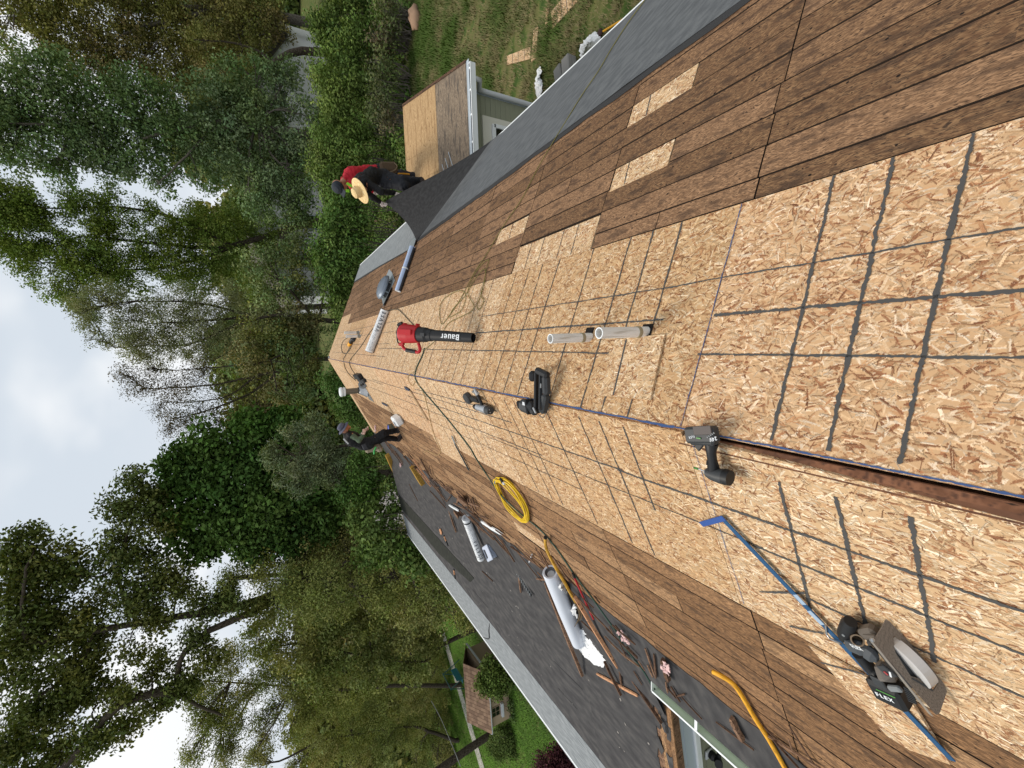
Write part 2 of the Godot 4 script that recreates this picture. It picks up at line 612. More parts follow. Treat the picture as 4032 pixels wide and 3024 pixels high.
# a snapped and brushed line: a ragged thin ribbon that lies on the sheathing
func chalk(right: bool, a: Vector2, b: Vector2, w: float, m: Material = null, off := 0.0035) -> void:
	var st := begin()
	var f := frame_r() if right else frame_l()
	var d := (b - a)
	var n := int(clampf(d.length() / 0.009, 10, 420))
	var dir := d.normalized()
	var per := Vector2(-dir.y, dir.x)
	var pts: Array[Vector3] = []
	var wob := rng.randf() * 50.0
	for i in n + 1:
		var t := float(i) / n
		var c := a + d * t + per * 0.004 * noi.get_noise_1d(t * d.length() * 3.0 + wob)
		var k := w * (0.62 + 0.5 * noi.get_noise_1d(t * d.length() * 9.0 + wob)) + w * rng.randf_range(-0.30, 0.30)
		var k2 := w * (0.62 + 0.5 * noi.get_noise_1d(t * d.length() * 8.0 + wob + 30)) + w * rng.randf_range(-0.30, 0.30)
		var p := c + per * k * 0.6
		var q := c - per * k2 * 0.6
		pts.append(f * Vector3(p.x, off, p.y if right else -p.y))
		pts.append(f * Vector3(q.x, off, q.y if right else -q.y))
	for i in n:
		quad(st, pts[i * 2], pts[i * 2 + 1], pts[i * 2 + 3], pts[i * 2 + 2], f.basis.y)
	put("chalk_line", st.commit(), m if m else M.chalk, house)

func planks(right: bool, rows: Array, seams: Array, t0: float, t1: float, skip: Array) -> void:
	var mats: Array = M.plank if right else M.plank_left
	for i in rows.size() - 1:
		var cuts := [t0]
		for s: float in seams:
			if s > t0 + 0.2 and s < t1 - 0.2:
				cuts.append(s + rng.randf_range(-0.012, 0.012))
				if rng.randf() < 0.14:
					cuts.append(s + 0.62)
		cuts.append(t1)
		var s0: float = rows[i]
		var s1: float = rows[i + 1]
		for k in cuts.size() - 1:
			var a: float = cuts[k]
			var b: float = cuts[k + 1]
			var segs := [[a, b]]
			for ex: Array in skip:
				if (s0 + s1) * 0.5 > ex[2] and (s0 + s1) * 0.5 < ex[3]:
					var nx := []
					for sg: Array in segs:
						if ex[1] <= sg[0] or ex[0] >= sg[1]:
							nx.append(sg)
						else:
							if ex[0] > sg[0] + 0.03:
								nx.append([sg[0], ex[0]])
							if ex[1] < sg[1] - 0.03:
								nx.append([ex[1], sg[1]])
					segs = nx
			for sg: Array in segs:
				var g := 0.0052
				var off := rng.randf_range(-0.004, 0.001)
				var e := s1 - g + rng.randf_range(-0.0015, 0.001)
				var p := PackedVector2Array()
				for v: Vector2 in [Vector2(sg[0] + 0.0035, s0 + g), Vector2(sg[1] - 0.0035, s0 + g), Vector2(sg[1] - 0.0035, e), Vector2(sg[0] + 0.0035, e)]:
					p.append(v if right else Vector2(v.x, -v.y))
				var xf := frame_r() if right else frame_l()
				var uo := Vector2(rng.randf() * 7.0, rng.randf() * 7.0)
				var am := ArrayMesh.new()
				var stt := begin()
				prism(stt, xf, p, off - 0.028, off, 1.0, uo, 1)
				stt.commit(am)
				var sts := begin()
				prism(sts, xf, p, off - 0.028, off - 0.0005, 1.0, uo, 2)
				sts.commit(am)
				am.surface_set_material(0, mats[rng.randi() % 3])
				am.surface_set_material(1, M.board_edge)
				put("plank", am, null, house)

func build_house() -> void:
	for m: StandardMaterial3D in M.plank + M.plank_left + [M.ply, M.ply_grey]:
		m.uv1_scale = Vector3(0.6, 1.2, 1)
	house = thing("house", "pale house whose long gable roof is stripped to boards and new sheathing", "house")
	# walls
	var st := begin()
	var xr := 3.62 * cos(TR)
	var xl := -3.9
	var prof := [Vector2(xl + 0.35, -4.6), Vector2(xr - 0.35, -4.6), Vector2(xr - 0.35, -1.5), Vector2(0, -0.16), Vector2(xl + 0.35, -1.95)]
	var poly := PackedVector2Array()
	for v: Vector2 in prof:
		poly.append(v)
	prism(st, Transform3D(Basis(Vector3(1, 0, 0), Vector3(0, 0, 1), Vector3(0, 1, 0)), Vector3(0, 0, -16.2)), poly, 0.0, 19.5)
	put("wall", st.commit(), M.siding, house)
	# dark under-deck that shows through the joints, and the rafters' tails
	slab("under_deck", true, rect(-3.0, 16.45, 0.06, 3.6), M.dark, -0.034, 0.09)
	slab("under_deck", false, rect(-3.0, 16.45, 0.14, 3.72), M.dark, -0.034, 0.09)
	# ridge board that shows in the open vent slot
	st = begin()
	box(st, at(Vector3(-0.052, -0.066, 6.2 - 5.0)), Vector3(0.062, 0.06, 5.2), 0.003, 1.0)
	put("ridge_board", st.commit(), M.ridge_board, house)
	st = begin()
	box(st, at(Vector3(-0.012, -0.06, -8.9)), Vector3(0.05, 0.05, 15.0), 0.003, 1.0)
	put("ridge_board", st.commit(), M.ridge_board, house)
	# --- sheathing panels, right slope
	var js := [-3.0, -1.08, 1.36, 3.80, 6.24, 8.68, 11.12, 13.56, 16.0]
	for i in js.size() - 1:
		slab("osb_panel", true, rect(js[i] + 0.002, js[i + 1] - 0.002, 0.004, 1.218), M.osb[[0, 3, 2, 1][i % 4]], rng.randf_range(0.0, 0.002), 0.022)
	slab("osb_panel", true, rect(16.003, 16.45, 0.10, 1.218), M.osb[0], 0.001, 0.022)
	slab("osb_panel", true, rect(14.4, 16.45, 1.221, 1.575), M.osb[1], 0.001, 0.022)
	slab("osb_patch", true, rect(2.555, 3.758, 1.222, 1.505), M.osb[1], 0.002, 0.022)
	slab("osb_patch", true, rect(1.968, 2.55, 2.25, 2.437), M.osb[0], 0.001, 0.022)
	slab("osb_patch", true, rect(1.985, 2.53, 1.692, 1.885), M.osb[1], 0.001, 0.022)
	slab("osb_patch", true, rect(3.792, 4.42, 1.682, 1.868), M.osb[0], 0.001, 0.022)
	# --- left slope
	var jl := [-3.0, 1.36, 3.78, 6.22, 8.66, 11.10, 13.54, 15.95]
	for i in jl.size() - 1:
		var top0 := 0.012
		var top1 := 0.012
		if i == 0:
			top0 = 0.22
			top1 = 0.035
		slab("osb_panel", false, [Vector2(jl[i] + 0.002, top0), Vector2(jl[i + 1] - 0.002, top1), Vector2(jl[i + 1] - 0.002, 1.232), Vector2(jl[i] + 0.002, 1.232)], M.osb[[1, 2, 0, 3][i % 4]], rng.randf_range(0.0, 0.002), 0.022)
	slab("osb_panel", false, rect(15.954, 16.45, 0.012, 1.232), M.osb[0], 0.0, 0.022)
	slab("osb_panel", false, rect(15.85, 16.45, 1.236, 3.3), M.osb[1], 0.001, 0.022)
	slab("osb_panel", false, rect(5.66, 6.80, 1.236, 1.585), M.osb[1], 0.002, 0.022)
	slab("osb_patch", false, [Vector2(1.0, 1.236), Vector2(0.869, 1.432), Vector2(0.728, 1.64), Vector2(0.644, 1.641), Vector2(0.502, 1.548), Vector2(0.60, 1.236)], M.osb[0], 0.0155, 0.014)
	slab("osb_patch", false, rect(4.05, 4.85, 2.24, 2.42), M.osb[1], 0.002, 0.022)
	# --- old boards
	var seams := [-1.17, 0.07, 1.31, 2.55, 3.785, 5.03, 6.27, 7.5, 8.75, 9.99, 11.23, 12.47, 13.71, 14.95]
	var rows_r := [1.222, 1.345, 1.53, 1.715, 1.895, 2.075, 2.258, 2.442, 2.628, 2.812]
	planks(true, rows_r, seams, -2.6, 8.75, [[2.553, 3.76, 1.2, 1.507], [1.965, 2.553, 2.25, 2.45], [1.98, 2.535, 1.7, 1.89], [3.79, 4.424, 1.7, 1.9]])
	planks(true, rows_r + [2.996, 3.18, 3.364, 3.55], seams, 8.756, 16.45, [[14.395, 16.45, 1.2, 1.53]])
	var rows_l := [1.238, 1.41, 1.58, 1.755, 1.93, 2.105, 2.28, 2.455, 2.63, 2.80]
	planks(false, rows_l, seams, -2.2, 4.1, [[4.05, 4.9, 2.25, 2.43]])
	planks(false, rows_l + [2.975, 3.15], seams, 4.106, 15.84, [[5.655, 6.805, 1.2, 1.585], [4.05, 4.855, 2.26, 2.44]])
	# --- felt left on the lower part of the left slope
	var fe := [Vector2(-3.0, 2.81)]
	var t := -2.6
	while t < 4.0:
		fe.append(Vector2(t, 2.74 + 0.05 * noi.get_noise_1d(t * 2.0) + rng.randf_range(-0.012, 0.012)))
		t += 0.12
	while t < 15.6:
		fe.append(Vector2(t, 3.02 + 0.16 * noi.get_noise_1d(t * 1.2) + rng.randf_range(-0.03, 0.03)))
		t += 0.16
	fe.append(Vector2(16.4, 3.2))
	fe.append(Vector2(16.4, 4.37))
	fe.append(Vector2(3.04, 4.37))
	fe.append(Vector2(3.04, 3.66))
	fe.append(Vector2(-3.0, 3.66))
	slab("roofing_felt", false, fe, M.felt, 0.006, 0.004)
	# --- drip edges and gutters
	st = begin()
	var f := frame_r()
	box(st, f * at(Vector3(6.7, 0.006, 3.635)), Vector3(19.6, 0.004, 0.045), 0.0)
	box(st, f * at(Vector3(6.7, -0.04, 3.655)), Vector3(19.6, 0.09, 0.006), 0.0)
	put("drip_edge", st.commit(), M.white, house)
	st = begin()
	box(st, Transform3D(Basis(), Vector3(xl + 0.72, -1.95, 0.0)), Vector3(0.02, 0.20, 5.8), 0.0)
	put("fascia", st.commit(), M.white, house)
	# green-stained gutter on the near part of the left eave
	var gx: float = lp(Vector2(0, 3.66)).x
	var gyy: float = lp(Vector2(0, 3.66)).y
	st = begin()
	box(st, at(Vector3(gx - 0.005, gyy - 0.055, 0.03)), Vector3(0.006, 0.10, 6.0))
	box(st, at(Vector3(gx - 0.06, gyy - 0.10, 0.03)), Vector3(0.12, 0.006, 6.0))
	put("gutter_bed", st.commit(), M.gutter_green, house)
	st = begin()
	box(st, at(Vector3(gx - 0.128, gyy - 0.06, 0.03)), Vector3(0.008, 0.11, 6.0))
	box(st, at(Vector3(gx - 0.124, gyy - 0.004, 0.03)), Vector3(0.022, 0.010, 6.0), 0.002)
	box(st, at(Vector3(gx - 0.06, gyy - 0.055, -2.975)), Vector3(0.13, 0.11, 0.008))
	put("gutter", st.commit(), M.white, house)
	for zz: float in [-2.42, -1.3]:
		st = begin()
		box(st, at(Vector3(gx - 0.06, gyy - 0.008, zz)), Vector3(0.14, 0.012, 0.03), 0.002)
		box(st, at(Vector3(gx - 0.06, gyy - 0.02, zz)), Vector3(0.14, 0.02, 0.006), 0.0)
		put("gutter_strap", st.commit(), M.white, house)
	# gable barge boards at the far end
	slab("barge_board", true, rect(16.452, 16.49, 0.02, 3.62), M.white_dirty, -0.01, 0.16)
	slab("barge_board", false, rect(16.452, 16.49, 0.02, 3.9), M.ply, -0.004, 0.16)
	# old grey roofing still on the far end of the right eave
	slab("old_underlayment", true, [Vector2(9.183, 2.631), Vector2(12.21, 2.806), Vector2(16.42, 2.98), Vector2(16.42, 3.6), Vector2(8.9, 3.6), Vector2(8.8, 2.70)], M.under_light, 0.012, 0.006)
	slab("old_underlayment_edge", true, [Vector2(9.215, 2.612), Vector2(12.141, 2.758), Vector2(16.42, 2.91), Vector2(16.42, 2.985), Vector2(12.226, 2.817), Vector2(9.195, 2.642)], M.under_dark, 0.009, 0.006)
	# --- brushed layout lines, right slope
	chalk(true, Vector2(1.40, 0.006), Vector2(16.0, 0.006), 0.014, M.chalk_blue, 0.004)
	chalk(true, Vector2(-2.6, 0.008), Vector2(1.40, 0.008), 0.008, M.chalk_blue, 0.004)
	for v: Array in [[0.534, 0.016], [0.742, 0.018], [0.942, 0.016], [1.725, 0.012], [1.93, 0.013], [2.13, 0.013], [2.51, 0.011], [2.945, 0.012], [3.20, 0.011], [3.42, 0.011], [3.66, 0.009], [4.16, 0.010], [4.42, 0.010], [4.66, 0.008], [4.92, 0.009], [5.38, 0.010], [5.62, 0.009], [5.9, 0.009], [6.55, 0.009], [6.8, 0.009], [7.05, 0.009], [7.4, 0.009], [7.8, 0.008], [8.1, 0.008], [8.3, 0.008], [8.95, 0.009], [9.2, 0.009], [9.45, 0.009], [9.9, 0.008], [10.3, 0.008], [10.7, 0.008], [11.4, 0.009], [11.65, 0.009], [11.9, 0.009], [12.5, 0.009], [13.0, 0.009], [13.8, 0.009], [14.2, 0.009], [14.8, 0.009], [15.3, 0.009], [15.7, 0.009]]:
		chalk(true, Vector2(v[0] + rng.randf_range(-0.012, 0.012), 0.012 + (0.02 if v[0] < 1.0 else 0.0)), Vector2(v[0] + rng.randf_range(-0.008, 0.008), 1.215), v[1])
	chalk(true, Vector2(1.362, 0.02), Vector2(1.355, 1.216), 0.005, M.chalk_blue, 0.0045)
	chalk(true, Vector2(0.289, 0.398), Vector2(1.378, 0.395), 0.012)
	chalk(true, Vector2(2.023, 0.39), Vector2(8.747, 0.408), 0.011)
	chalk(true, Vector2(0.314, 0.61), Vector2(1.346, 0.601), 0.018)
	chalk(true, Vector2(1.658, 0.598), Vector2(4.193, 0.593), 0.015)
	chalk(true, Vector2(0.339, 0.818), Vector2(1.595, 0.8), 0.010)
	chalk(true, Vector2(1.593, 0.794), Vector2(4.15, 0.784), 0.010)
	for s: float in [0.245, 0.50, 0.74, 0.95]:
		chalk(true, Vector2(7.9, s), Vector2(15.8, s + 0.01), 0.010)
	for q: Array in [[1.968, 2.55, 2.25, 2.437, 2.36], [1.985, 2.53, 1.692, 1.885, 2.375], [3.792, 4.42, 1.682, 1.868, 4.1]]:
		chalk(true, Vector2(q[4], q[2] + 0.004), Vector2(q[4] + 0.015, q[3] - 0.004), 0.012)
	for q: float in [2.8, 3.0, 3.3, 3.52]:
		chalk(true, Vector2(q, 1.23), Vector2(q + 0.01, 1.50), 0.011)
	# left slope
	for v: Array in [[0.507, 0.018, 0.9], [0.718, 0.017, 1.1], [0.936, 0.016, 0.95], [1.775, 0.013, 0.7], [1.99, 0.013, 1.2], [2.19, 0.013, 1.2], [2.59, 0.012, 1.2], [3.06, 0.011, 1.2], [3.23, 0.011, 1.2], [3.47, 0.011, 1.2], [4.25, 0.010, 1.2], [4.5, 0.010, 1.2], [4.75, 0.010, 1.2], [5.1, 0.010, 1.2], [5.45, 0.010, 1.2], [5.8, 0.010, 1.55], [6.6, 0.010, 1.55], [6.85, 0.010, 1.2], [7.1, 0.010, 1.2], [7.6, 0.010, 1.2], [8.1, 0.010, 1.2], [8.9, 0.010, 1.2], [9.15, 0.010, 1.2], [9.5, 0.010, 1.2], [10.1, 0.010, 1.2], [10.6, 0.010, 1.2], [11.3, 0.010, 1.2], [11.8, 0.010, 1.2], [12.4, 0.010, 1.2], [13.1, 0.010, 1.2], [13.9, 0.010, 1.2], [14.5, 0.010, 1.2], [15.2, 0.010, 1.2]]:
		chalk(false, Vector2(v[0] + rng.randf_range(-0.01, 0.01), 0.06 if v[0] > 1.2 else 0.17), Vector2(v[0] + rng.randf_range(-0.01, 0.01), v[2]), v[1])
	for w: Array in [[0.44, -1.0, 2.0, 0.018], [0.45, 1.95, 7.0, 0.014], [0.64, -1.0, 1.2, 0.016], [0.65, 1.1, 4.2, 0.009], [0.86, -0.5, 0.95, 0.014], [0.24, 3.5, 6.2, 0.013], [0.33, 3.3, 9.5, 0.012], [0.62, 3.0, 10.5, 0.012], [0.85, 2.6, 9.0, 0.008], [0.40, 8.6, 14.8, 0.012]]:
		chalk(false, Vector2(w[1], w[0] - 0.012), Vector2(w[2], w[0] + 0.01), w[3])
	for q: Array in [["9:505,510", Vector2(1.195, 1.002), Vector2(0.946, 0.835)], ["", Vector2(1.078, 1.175), Vector2(0.908, 1.081)], ["", Vector2(0.954, 1.328), Vector2(0.762, 1.215)]]:
		chalk(false, q[1], q[2], 0.013, null, 0.019 if q[1].y > 1.2 else 0.008)
	chalk(false, Vector2(1.31, 0.05), Vector2(1.33, 1.2), 0.004, M.chalk_blue, 0.0045)

# ------------------------------------------------------------------ low wing on the right
func build_wing() -> void:
	var w := thing("side_wing", "small grey-green clapboard wing with bare plywood roof and white gutter", "building")
	var x0 := 3.02
	var x1 := 5.28
	var ze := -7.11
	var zr := -8.95
	var ye := -1.6
	var yr := -1.0
	var pitch := atan2(yr - ye, ze - zr)
	var ln := Vector2(ye - yr, ze - zr).length()
	# roof frame: x along the eave, y normal, z down towards the eave
	var rf := Transform3D(Basis(Vector3(1, 0, 0), Vector3(0, cos(pitch), sin(pitch)), Vector3(0, -sin(pitch), cos(pitch))), Vector3(x0, yr, zr))
	var wx := x1 - x0
	var bands := [[0.0, 0.66, M.ply], [0.664, 1.06, M.ply], [1.064, 1.52, M.ply_grey], [1.524, ln, M.ply_grey]]
	for b: Array in bands:
		for k: Array in ([[0.0, 1.18], [1.184, wx]] if b[0] < 0.5 else ([[0.0, 0.7], [0.704, wx]] if b[0] < 1.05 else [[0.0, wx]])):
			put("plywood_panel", prism_mesh(PackedVector2Array([Vector2(k[0], b[0]), Vector2(k[1], b[0]), Vector2(k[1], b[1]), Vector2(k[0], b[1])]), -0.018, rng.randf_range(0.0, 0.004), 1.0, Vector2(rng.randf() * 5, rng.randf() * 5), rf), b[2], w)
	for k in 3:
		var st0 := begin()
		box(st0, rf * Transform3D(Basis(Vector3.UP, 0.35), Vector3(0.55 + k * 0.08, 0.0065, 1.25 + k * 0.1)), Vector3(0.5, 0.003, 0.012))
		put("scratch", st0.commit(), M.greytrim, w)
	var rb := Transform3D(Basis(Vector3(1, 0, 0), Vector3(0, cos(pitch), -sin(pitch)), Vector3(0, sin(pitch), cos(pitch))), Vector3(x0, yr, zr))
	put("back_slope", prism_mesh(PackedVector2Array([Vector2(0, -ln), Vector2(wx, -ln), Vector2(wx, -0.002), Vector2(0, -0.002)]), -0.02, 0.0, 1.0, Vector2(), rb), M.ply, w)
	# rake trim
	var st := begin()
	box(st, rf * at(Vector3(wx + 0.012, -0.07, ln * 0.5)), Vector3(0.02, 0.15, ln))
	box(st, rf * at(Vector3(wx + 0.004, 0.008, ln * 0.5)), Vector3(0.05, 0.008, ln))
	put("rake_trim", st.commit(), M.wood_dark, w)
	st = begin()
	box(st, at(Vector3((x0 + x1) * 0.5, ye - 0.05, ze + 0.012)), Vector3(wx, 0.10, 0.018))
	box(st, at(Vector3((x0 + x1) * 0.5, ye - 0.008, ze + 0.05)), Vector3(wx, 0.006, 0.09))
	put("fascia", st.commit(), M.greytrim, w)
	# gutter trough with hanger straps
	var zg := ze + 0.10
	st = begin()
	var gl := wx - 0.1
	var gc := x0 + 0.02 + gl * 0.5
	box(st, at(Vector3(gc, ye - 0.05, zg - 0.055)), Vector3(gl, 0.10, 0.006))
	box(st, at(Vector3(gc, ye - 0.10, zg)), Vector3(gl, 0.006, 0.11))
	box(st, at(Vector3(gc, ye - 0.05, zg + 0.058)), Vector3(gl, 0.10, 0.006))
	box(st, at(Vector3(gc, ye - 0.004, zg + 0.056)), Vector3(gl, 0.012, 0.022), 0.002)
	box(st, at(Vector3(gc + gl * 0.5, ye - 0.05, zg)), Vector3(0.006, 0.10, 0.11))
	put("gutter", st.commit(), M.white, w)
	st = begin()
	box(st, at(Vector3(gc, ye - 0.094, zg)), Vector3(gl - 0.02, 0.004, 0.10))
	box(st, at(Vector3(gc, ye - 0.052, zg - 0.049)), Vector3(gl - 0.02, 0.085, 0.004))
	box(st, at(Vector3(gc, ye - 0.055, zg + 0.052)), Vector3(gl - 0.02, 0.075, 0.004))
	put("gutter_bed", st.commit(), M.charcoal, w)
	for xx: float in [0.45, 0.9, 1.35, 1.75, 2.1]:
		st = begin()
		box(st, at(Vector3(x0 + xx, ye - 0.012, zg)), Vector3(0.03, 0.012, 0.115), 0.002)
		put("gutter_strap", st.commit(), M.white, w)
	# walls with clapboards
	var zw := ze - 0.20
	var xw := x1 - 0.32
	st = begin()
	box(st, at(Vector3((x0 + xw) * 0.5, -3.1, (zw - 10.5) * 0.5)), Vector3(xw - x0, 2.8, 10.5 + zw))
	put("wall", st.commit(), M.siding, w)
	for k in 26:
		var y := -1.78 - k * 0.105
		if y < -4.35:
			break
		st = begin()
		box(st, Transform3D(Basis(Vector3(1, 0, 0), 0.10), Vector3((x0 + xw) * 0.5, y, zw + 0.008)), Vector3(xw - x0, 0.108, 0.012))
		put("clapboard", st.commit(), M.siding, w)
	# corner board, window
	st = begin()
	box(st, at(Vector3(xw - 0.02, -3.05, zw + 0.012)), Vector3(0.06, 2.6, 0.03))
	put("corner_board", st.commit(), M.greytrim, w)
	var win := put("window", box_mesh(Vector3(1.2, 1.5, 0.03), 0.004), mat(Color8(206, 204, 192), 0.6), w, at(Vector3(4.56 - 0.6, -1.96 - 0.75, zw + 0.03)))
	st = begin()
	box(st, at(Vector3(0, -0.06, 0.03)), Vector3(0.82, 1.1, 0.012))
	put("pane", st.commit(), M.glass, win)
	for q: Array in [[0, 0.54, 0.94, 0.07], [0, -0.66, 0.94, 0.07], [-0.44, -0.06, 0.07, 1.2], [0.44, -0.06, 0.07, 1.2], [0, -0.06, 0.82, 0.05]]:
		put("sash", box_mesh(Vector3(q[2], q[3], 0.05), 0.004), M.white, win, at(Vector3(q[0], q[1], 0.04)))
	# downspout: outlet, two elbows, shaft
	var pts := [Vector3(xw + 0.02, ye - 0.1, zg), Vector3(xw + 0.02, ye - 0.2, zg), Vector3(xw + 0.0, ye - 0.30, zw + 0.07), Vector3(xw, ye - 0.42, zw + 0.06), Vector3(xw, -4.2, zw + 0.06)]
	put("downspout", tube_mesh(PackedVector3Array(pts), 0.045, 8), M.white_dirty, w)

# ------------------------------------------------------------------ low addition on the left
func wy(x: float) -> float:
	return -1.93 + 0.165 * (x + 3.9)

func build_addition() -> void:
	var a := thing("low_addition", "low addition under the left eave roofed in dark felt with pale edge strip", "building")
	var sl := atan(0.165)
	var f := Transform3D(Basis(Vector3(cos(sl), sin(sl), 0), Vector3(-sin(sl), cos(sl), 0), Vector3(0, 0, 1)), Vector3(-3.9, -1.93, 0))
	var w := 3.42
	# deck
	put("roof_deck", prism_mesh(PackedVector2Array([Vector2(0.25, -2.98), Vector2(0.25, -16.45), Vector2(-w, -16.45), Vector2(-w, -2.98)]), -0.12, -0.004, 1.0, Vector2(), f), M.wood, a)
	# field felt in two courses with a lap between them
	put("felt_course", prism_mesh(PackedVector2Array([Vector2(0.2, -3.25), Vector2(0.2, -16.42), Vector2(-0.92, -16.42), Vector2(-0.92, -3.3), Vector2(-0.6, -3.24)]), -0.004, 0.008, 1.0, Vector2(2, 1), f), M.felt, a)
	put("felt_course", prism_mesh(PackedVector2Array([Vector2(-0.9, -3.28), Vector2(-0.9, -16.42), Vector2(-2.45, -16.42), Vector2(-2.45, -3.2)]), -0.004, 0.0045, 1.0, Vector2(5, 3), f), M.felt, a)
	put("felt_strip", prism_mesh(PackedVector2Array([Vector2(-1.47, -9.05), Vector2(-1.62, -16.43), Vector2(-2.27, -16.43), Vector2(-2.2, -12.0), Vector2(-1.8, -9.45)]), 0.006, 0.013, 1.0, Vector2(1, 1), f), M.felt_dark, a)
	put("edge_membrane", prism_mesh(PackedVector2Array([Vector2(-2.40, -2.9), Vector2(-2.42, -9.0), Vector2(-2.5, -16.44), Vector2(-w - 0.01, -16.44), Vector2(-w - 0.01, -2.9)]), -0.002, 0.009, 1.0, Vector2(4, 4), Transform3D(f.basis, f.origin)), M.under_light, a)
	put("membrane_wrinkle", tube_mesh(smooth_path([f * Vector3(-3.4, 0.012, -9.4), f * Vector3(-3.1, 0.018, -8.9), f * Vector3(-2.75, 0.02, -8.75), f * Vector3(-2.45, 0.012, -8.6)], 5), [0.004, 0.006, 0.008, 0.010, 0.011, 0.012, 0.013, 0.013, 0.013, 0.012, 0.011, 0.010, 0.009, 0.007, 0.005, 0.004], 6), M.under_dark, a)
	# slits and lap lines in the felt
	for k in 16:
		var xx := rng.randf_range(-2.3, -0.1)
		var zz := rng.randf_range(-13.5, -3.6)
		var l := rng.randf_range(0.15, 0.9)
		var d := Vector3(rng.randf_range(-0.12, 0.12), 0, -1).normalized() * l
		put("felt_slit", bar_mesh(f * Vector3(xx, 0.0085, zz), f * (Vector3(xx, 0.0085, zz) + d), f.basis.y, rng.randf_range(0.004, 0.010), 0.002, 0.0), M.black, a)
	# edge trims
	var st := begin()
	box(st, f * at(Vector3(-w - 0.016, -0.04, -9.7)), Vector3(0.012, 0.12, 13.6))
	box(st, f * at(Vector3(-w + 0.005, 0.012, -9.7)), Vector3(0.05, 0.005, 13.6))
	put("drip_edge", st.commit(), M.white, a)
	# torn board edge at the near end
	for k in 3:
		st = begin()
		box(st, f * at(Vector3(-1.1, 0.004 - k * 0.006, -2.995 - k * 0.075)), Vector3(2.8, 0.022, 0.07), 0.003)
		put("edge_board", st.commit(), M.plank_left[k], a)
	# torn felt left on it
	for k in 14:
		var c := Vector2(rng.randf_range(-2.2, 0.1), rng.randf_range(-3.25, -3.0))
		var poly := PackedVector2Array()
		for i in 7:
			var an := TAU * i / 7.0
			poly.append(c + Vector2(cos(an) * rng.randf_range(0.06, 0.2), sin(an) * rng.randf_range(0.02, 0.08)))
		put("felt_scrap", prism_mesh(poly, 0.016, 0.018, 1.0, Vector2(), f), M.felt, a)
	# near end wall: frieze, white trim, clapboards
	st = begin()
	box(st, at(Vector3(-5.3, -5.0, -9.8)), Vector3(3.0, 4.5, 13.0))
	put("wall", st.commit(), M.siding, a)
	st = begin()
	box(st, Transform3D(f.basis, f * Vector3(-1.6, -0.235, -3.03)), Vector3(3.6, 0.24, 0.03))
	box(st, Transform3D(f.basis, f * Vector3(-1.6, -0.20, -3.012)), Vector3(3.6, 0.012, 0.012))
	put("frieze", st.commit(), M.greytrim, a)
	for q: Array in [[-0.375, 0.035, -3.005], [-0.43, 0.05, -3.02]]:
		st = begin()
		box(st, Transform3D(f.basis, f * Vector3(-1.6, q[0], q[2])), Vector3(3.5, q[1], 0.04), 0.004)
		put("wall_trim", st.commit(), M.white, a)
	st = begin()
	box(st, at(Vector3(-5.3, -3.4, -3.2)), Vector3(3.2, 2.0, 0.12))
	put("wall_sheathing", st.commit(), M.siding, a)
	for k in 16:
		var y := -2.45 - k * 0.105
		st = begin()
		box(st, Transform3D(Basis(Vector3(1, 0, 0), 0.10), Vector3(-5.3, y - 0.1, -3.135)), Vector3(3.2, 0.108, 0.012))
		put("clapboard", st.commit(), M.siding, a)
	# floodlight on the wall
	var fl := thing("floodlight", "black twin floodlight on a white plate on the clapboard wall", "light fixture", at(Vector3(-4.994, -2.834, -3.11)))
	put("plate", box_mesh(Vector3(0.12, 0.16, 0.03), 0.01), M.white_dirty, fl)
	put("housing", lathe_mesh([Vector2(0, -0.02), Vector2(0.05, -0.02), Vector2(0.055, 0.03), Vector2(0.04, 0.06), Vector2(0, 0.06)], 16, Transform3D(Basis(Vector3(1, 0, 0), PI * 0.5), Vector3(0.0, 0, 0.03))), M.black, fl)
	for s: float in [-1.0, 1.0]:
		put("lamp_head", lathe_mesh([Vector2(0, 0), Vector2(0.025, 0.0), Vector2(0.03, 0.05), Vector2(0.045, 0.09), Vector2(0.05, 0.10), Vector2(0, 0.10)], 14, Transform3D(Basis(Vector3(0, 0, 1), s * 0.9 + 0.5).rotated(Vector3(1, 0, 0), 0.6), Vector3(s * 0.05, -0.05, 0.10))), M.black, fl)

# ------------------------------------------------------------------ neighbours
func gable_house(h: Node3D, w: float, d: float, eave: float, ridge: float, wall: Material, roof: Material, ov := 0.25) -> void:
	# footprint centre at the node's origin; the gable faces local +Z
	var st := begin()
	var poly := PackedVector2Array([Vector2(-w / 2, -1.5), Vector2(w / 2, -1.5), Vector2(w / 2, eave), Vector2(0, ridge), Vector2(-w / 2, eave)])
	prism(st, Transform3D(Basis(Vector3(1, 0, 0), Vector3(0, 0, 1), Vector3(0, 1, 0)), Vector3(0, 0, -d / 2)), poly, 0.0, d)
	put("wall", st.commit(), wall, h)
	for s: float in [-1.0, 1.0]:
		var e := Vector3(s * (w / 2 + ov), eave - ov * (ridge - eave) / (w / 2), 0)
		var r := Vector3(0, ridge, 0)
		var dir := (e - r).normalized()
		var n := Vector3(-dir.y * s, absf(dir.x), 0).normalized() if s < 0 else Vector3(-dir.y, dir.x, 0).normalized()
		if n.y < 0:
			n = -n
		var xf := Transform3D(Basis(dir, n, dir.cross(n)), (e + r) * 0.5 + n * 0.05)
		put("roof", box_mesh(Vector3((e - r).length(), 0.08, d + 2 * ov), 0.0, 1.0), roof, h, xf)

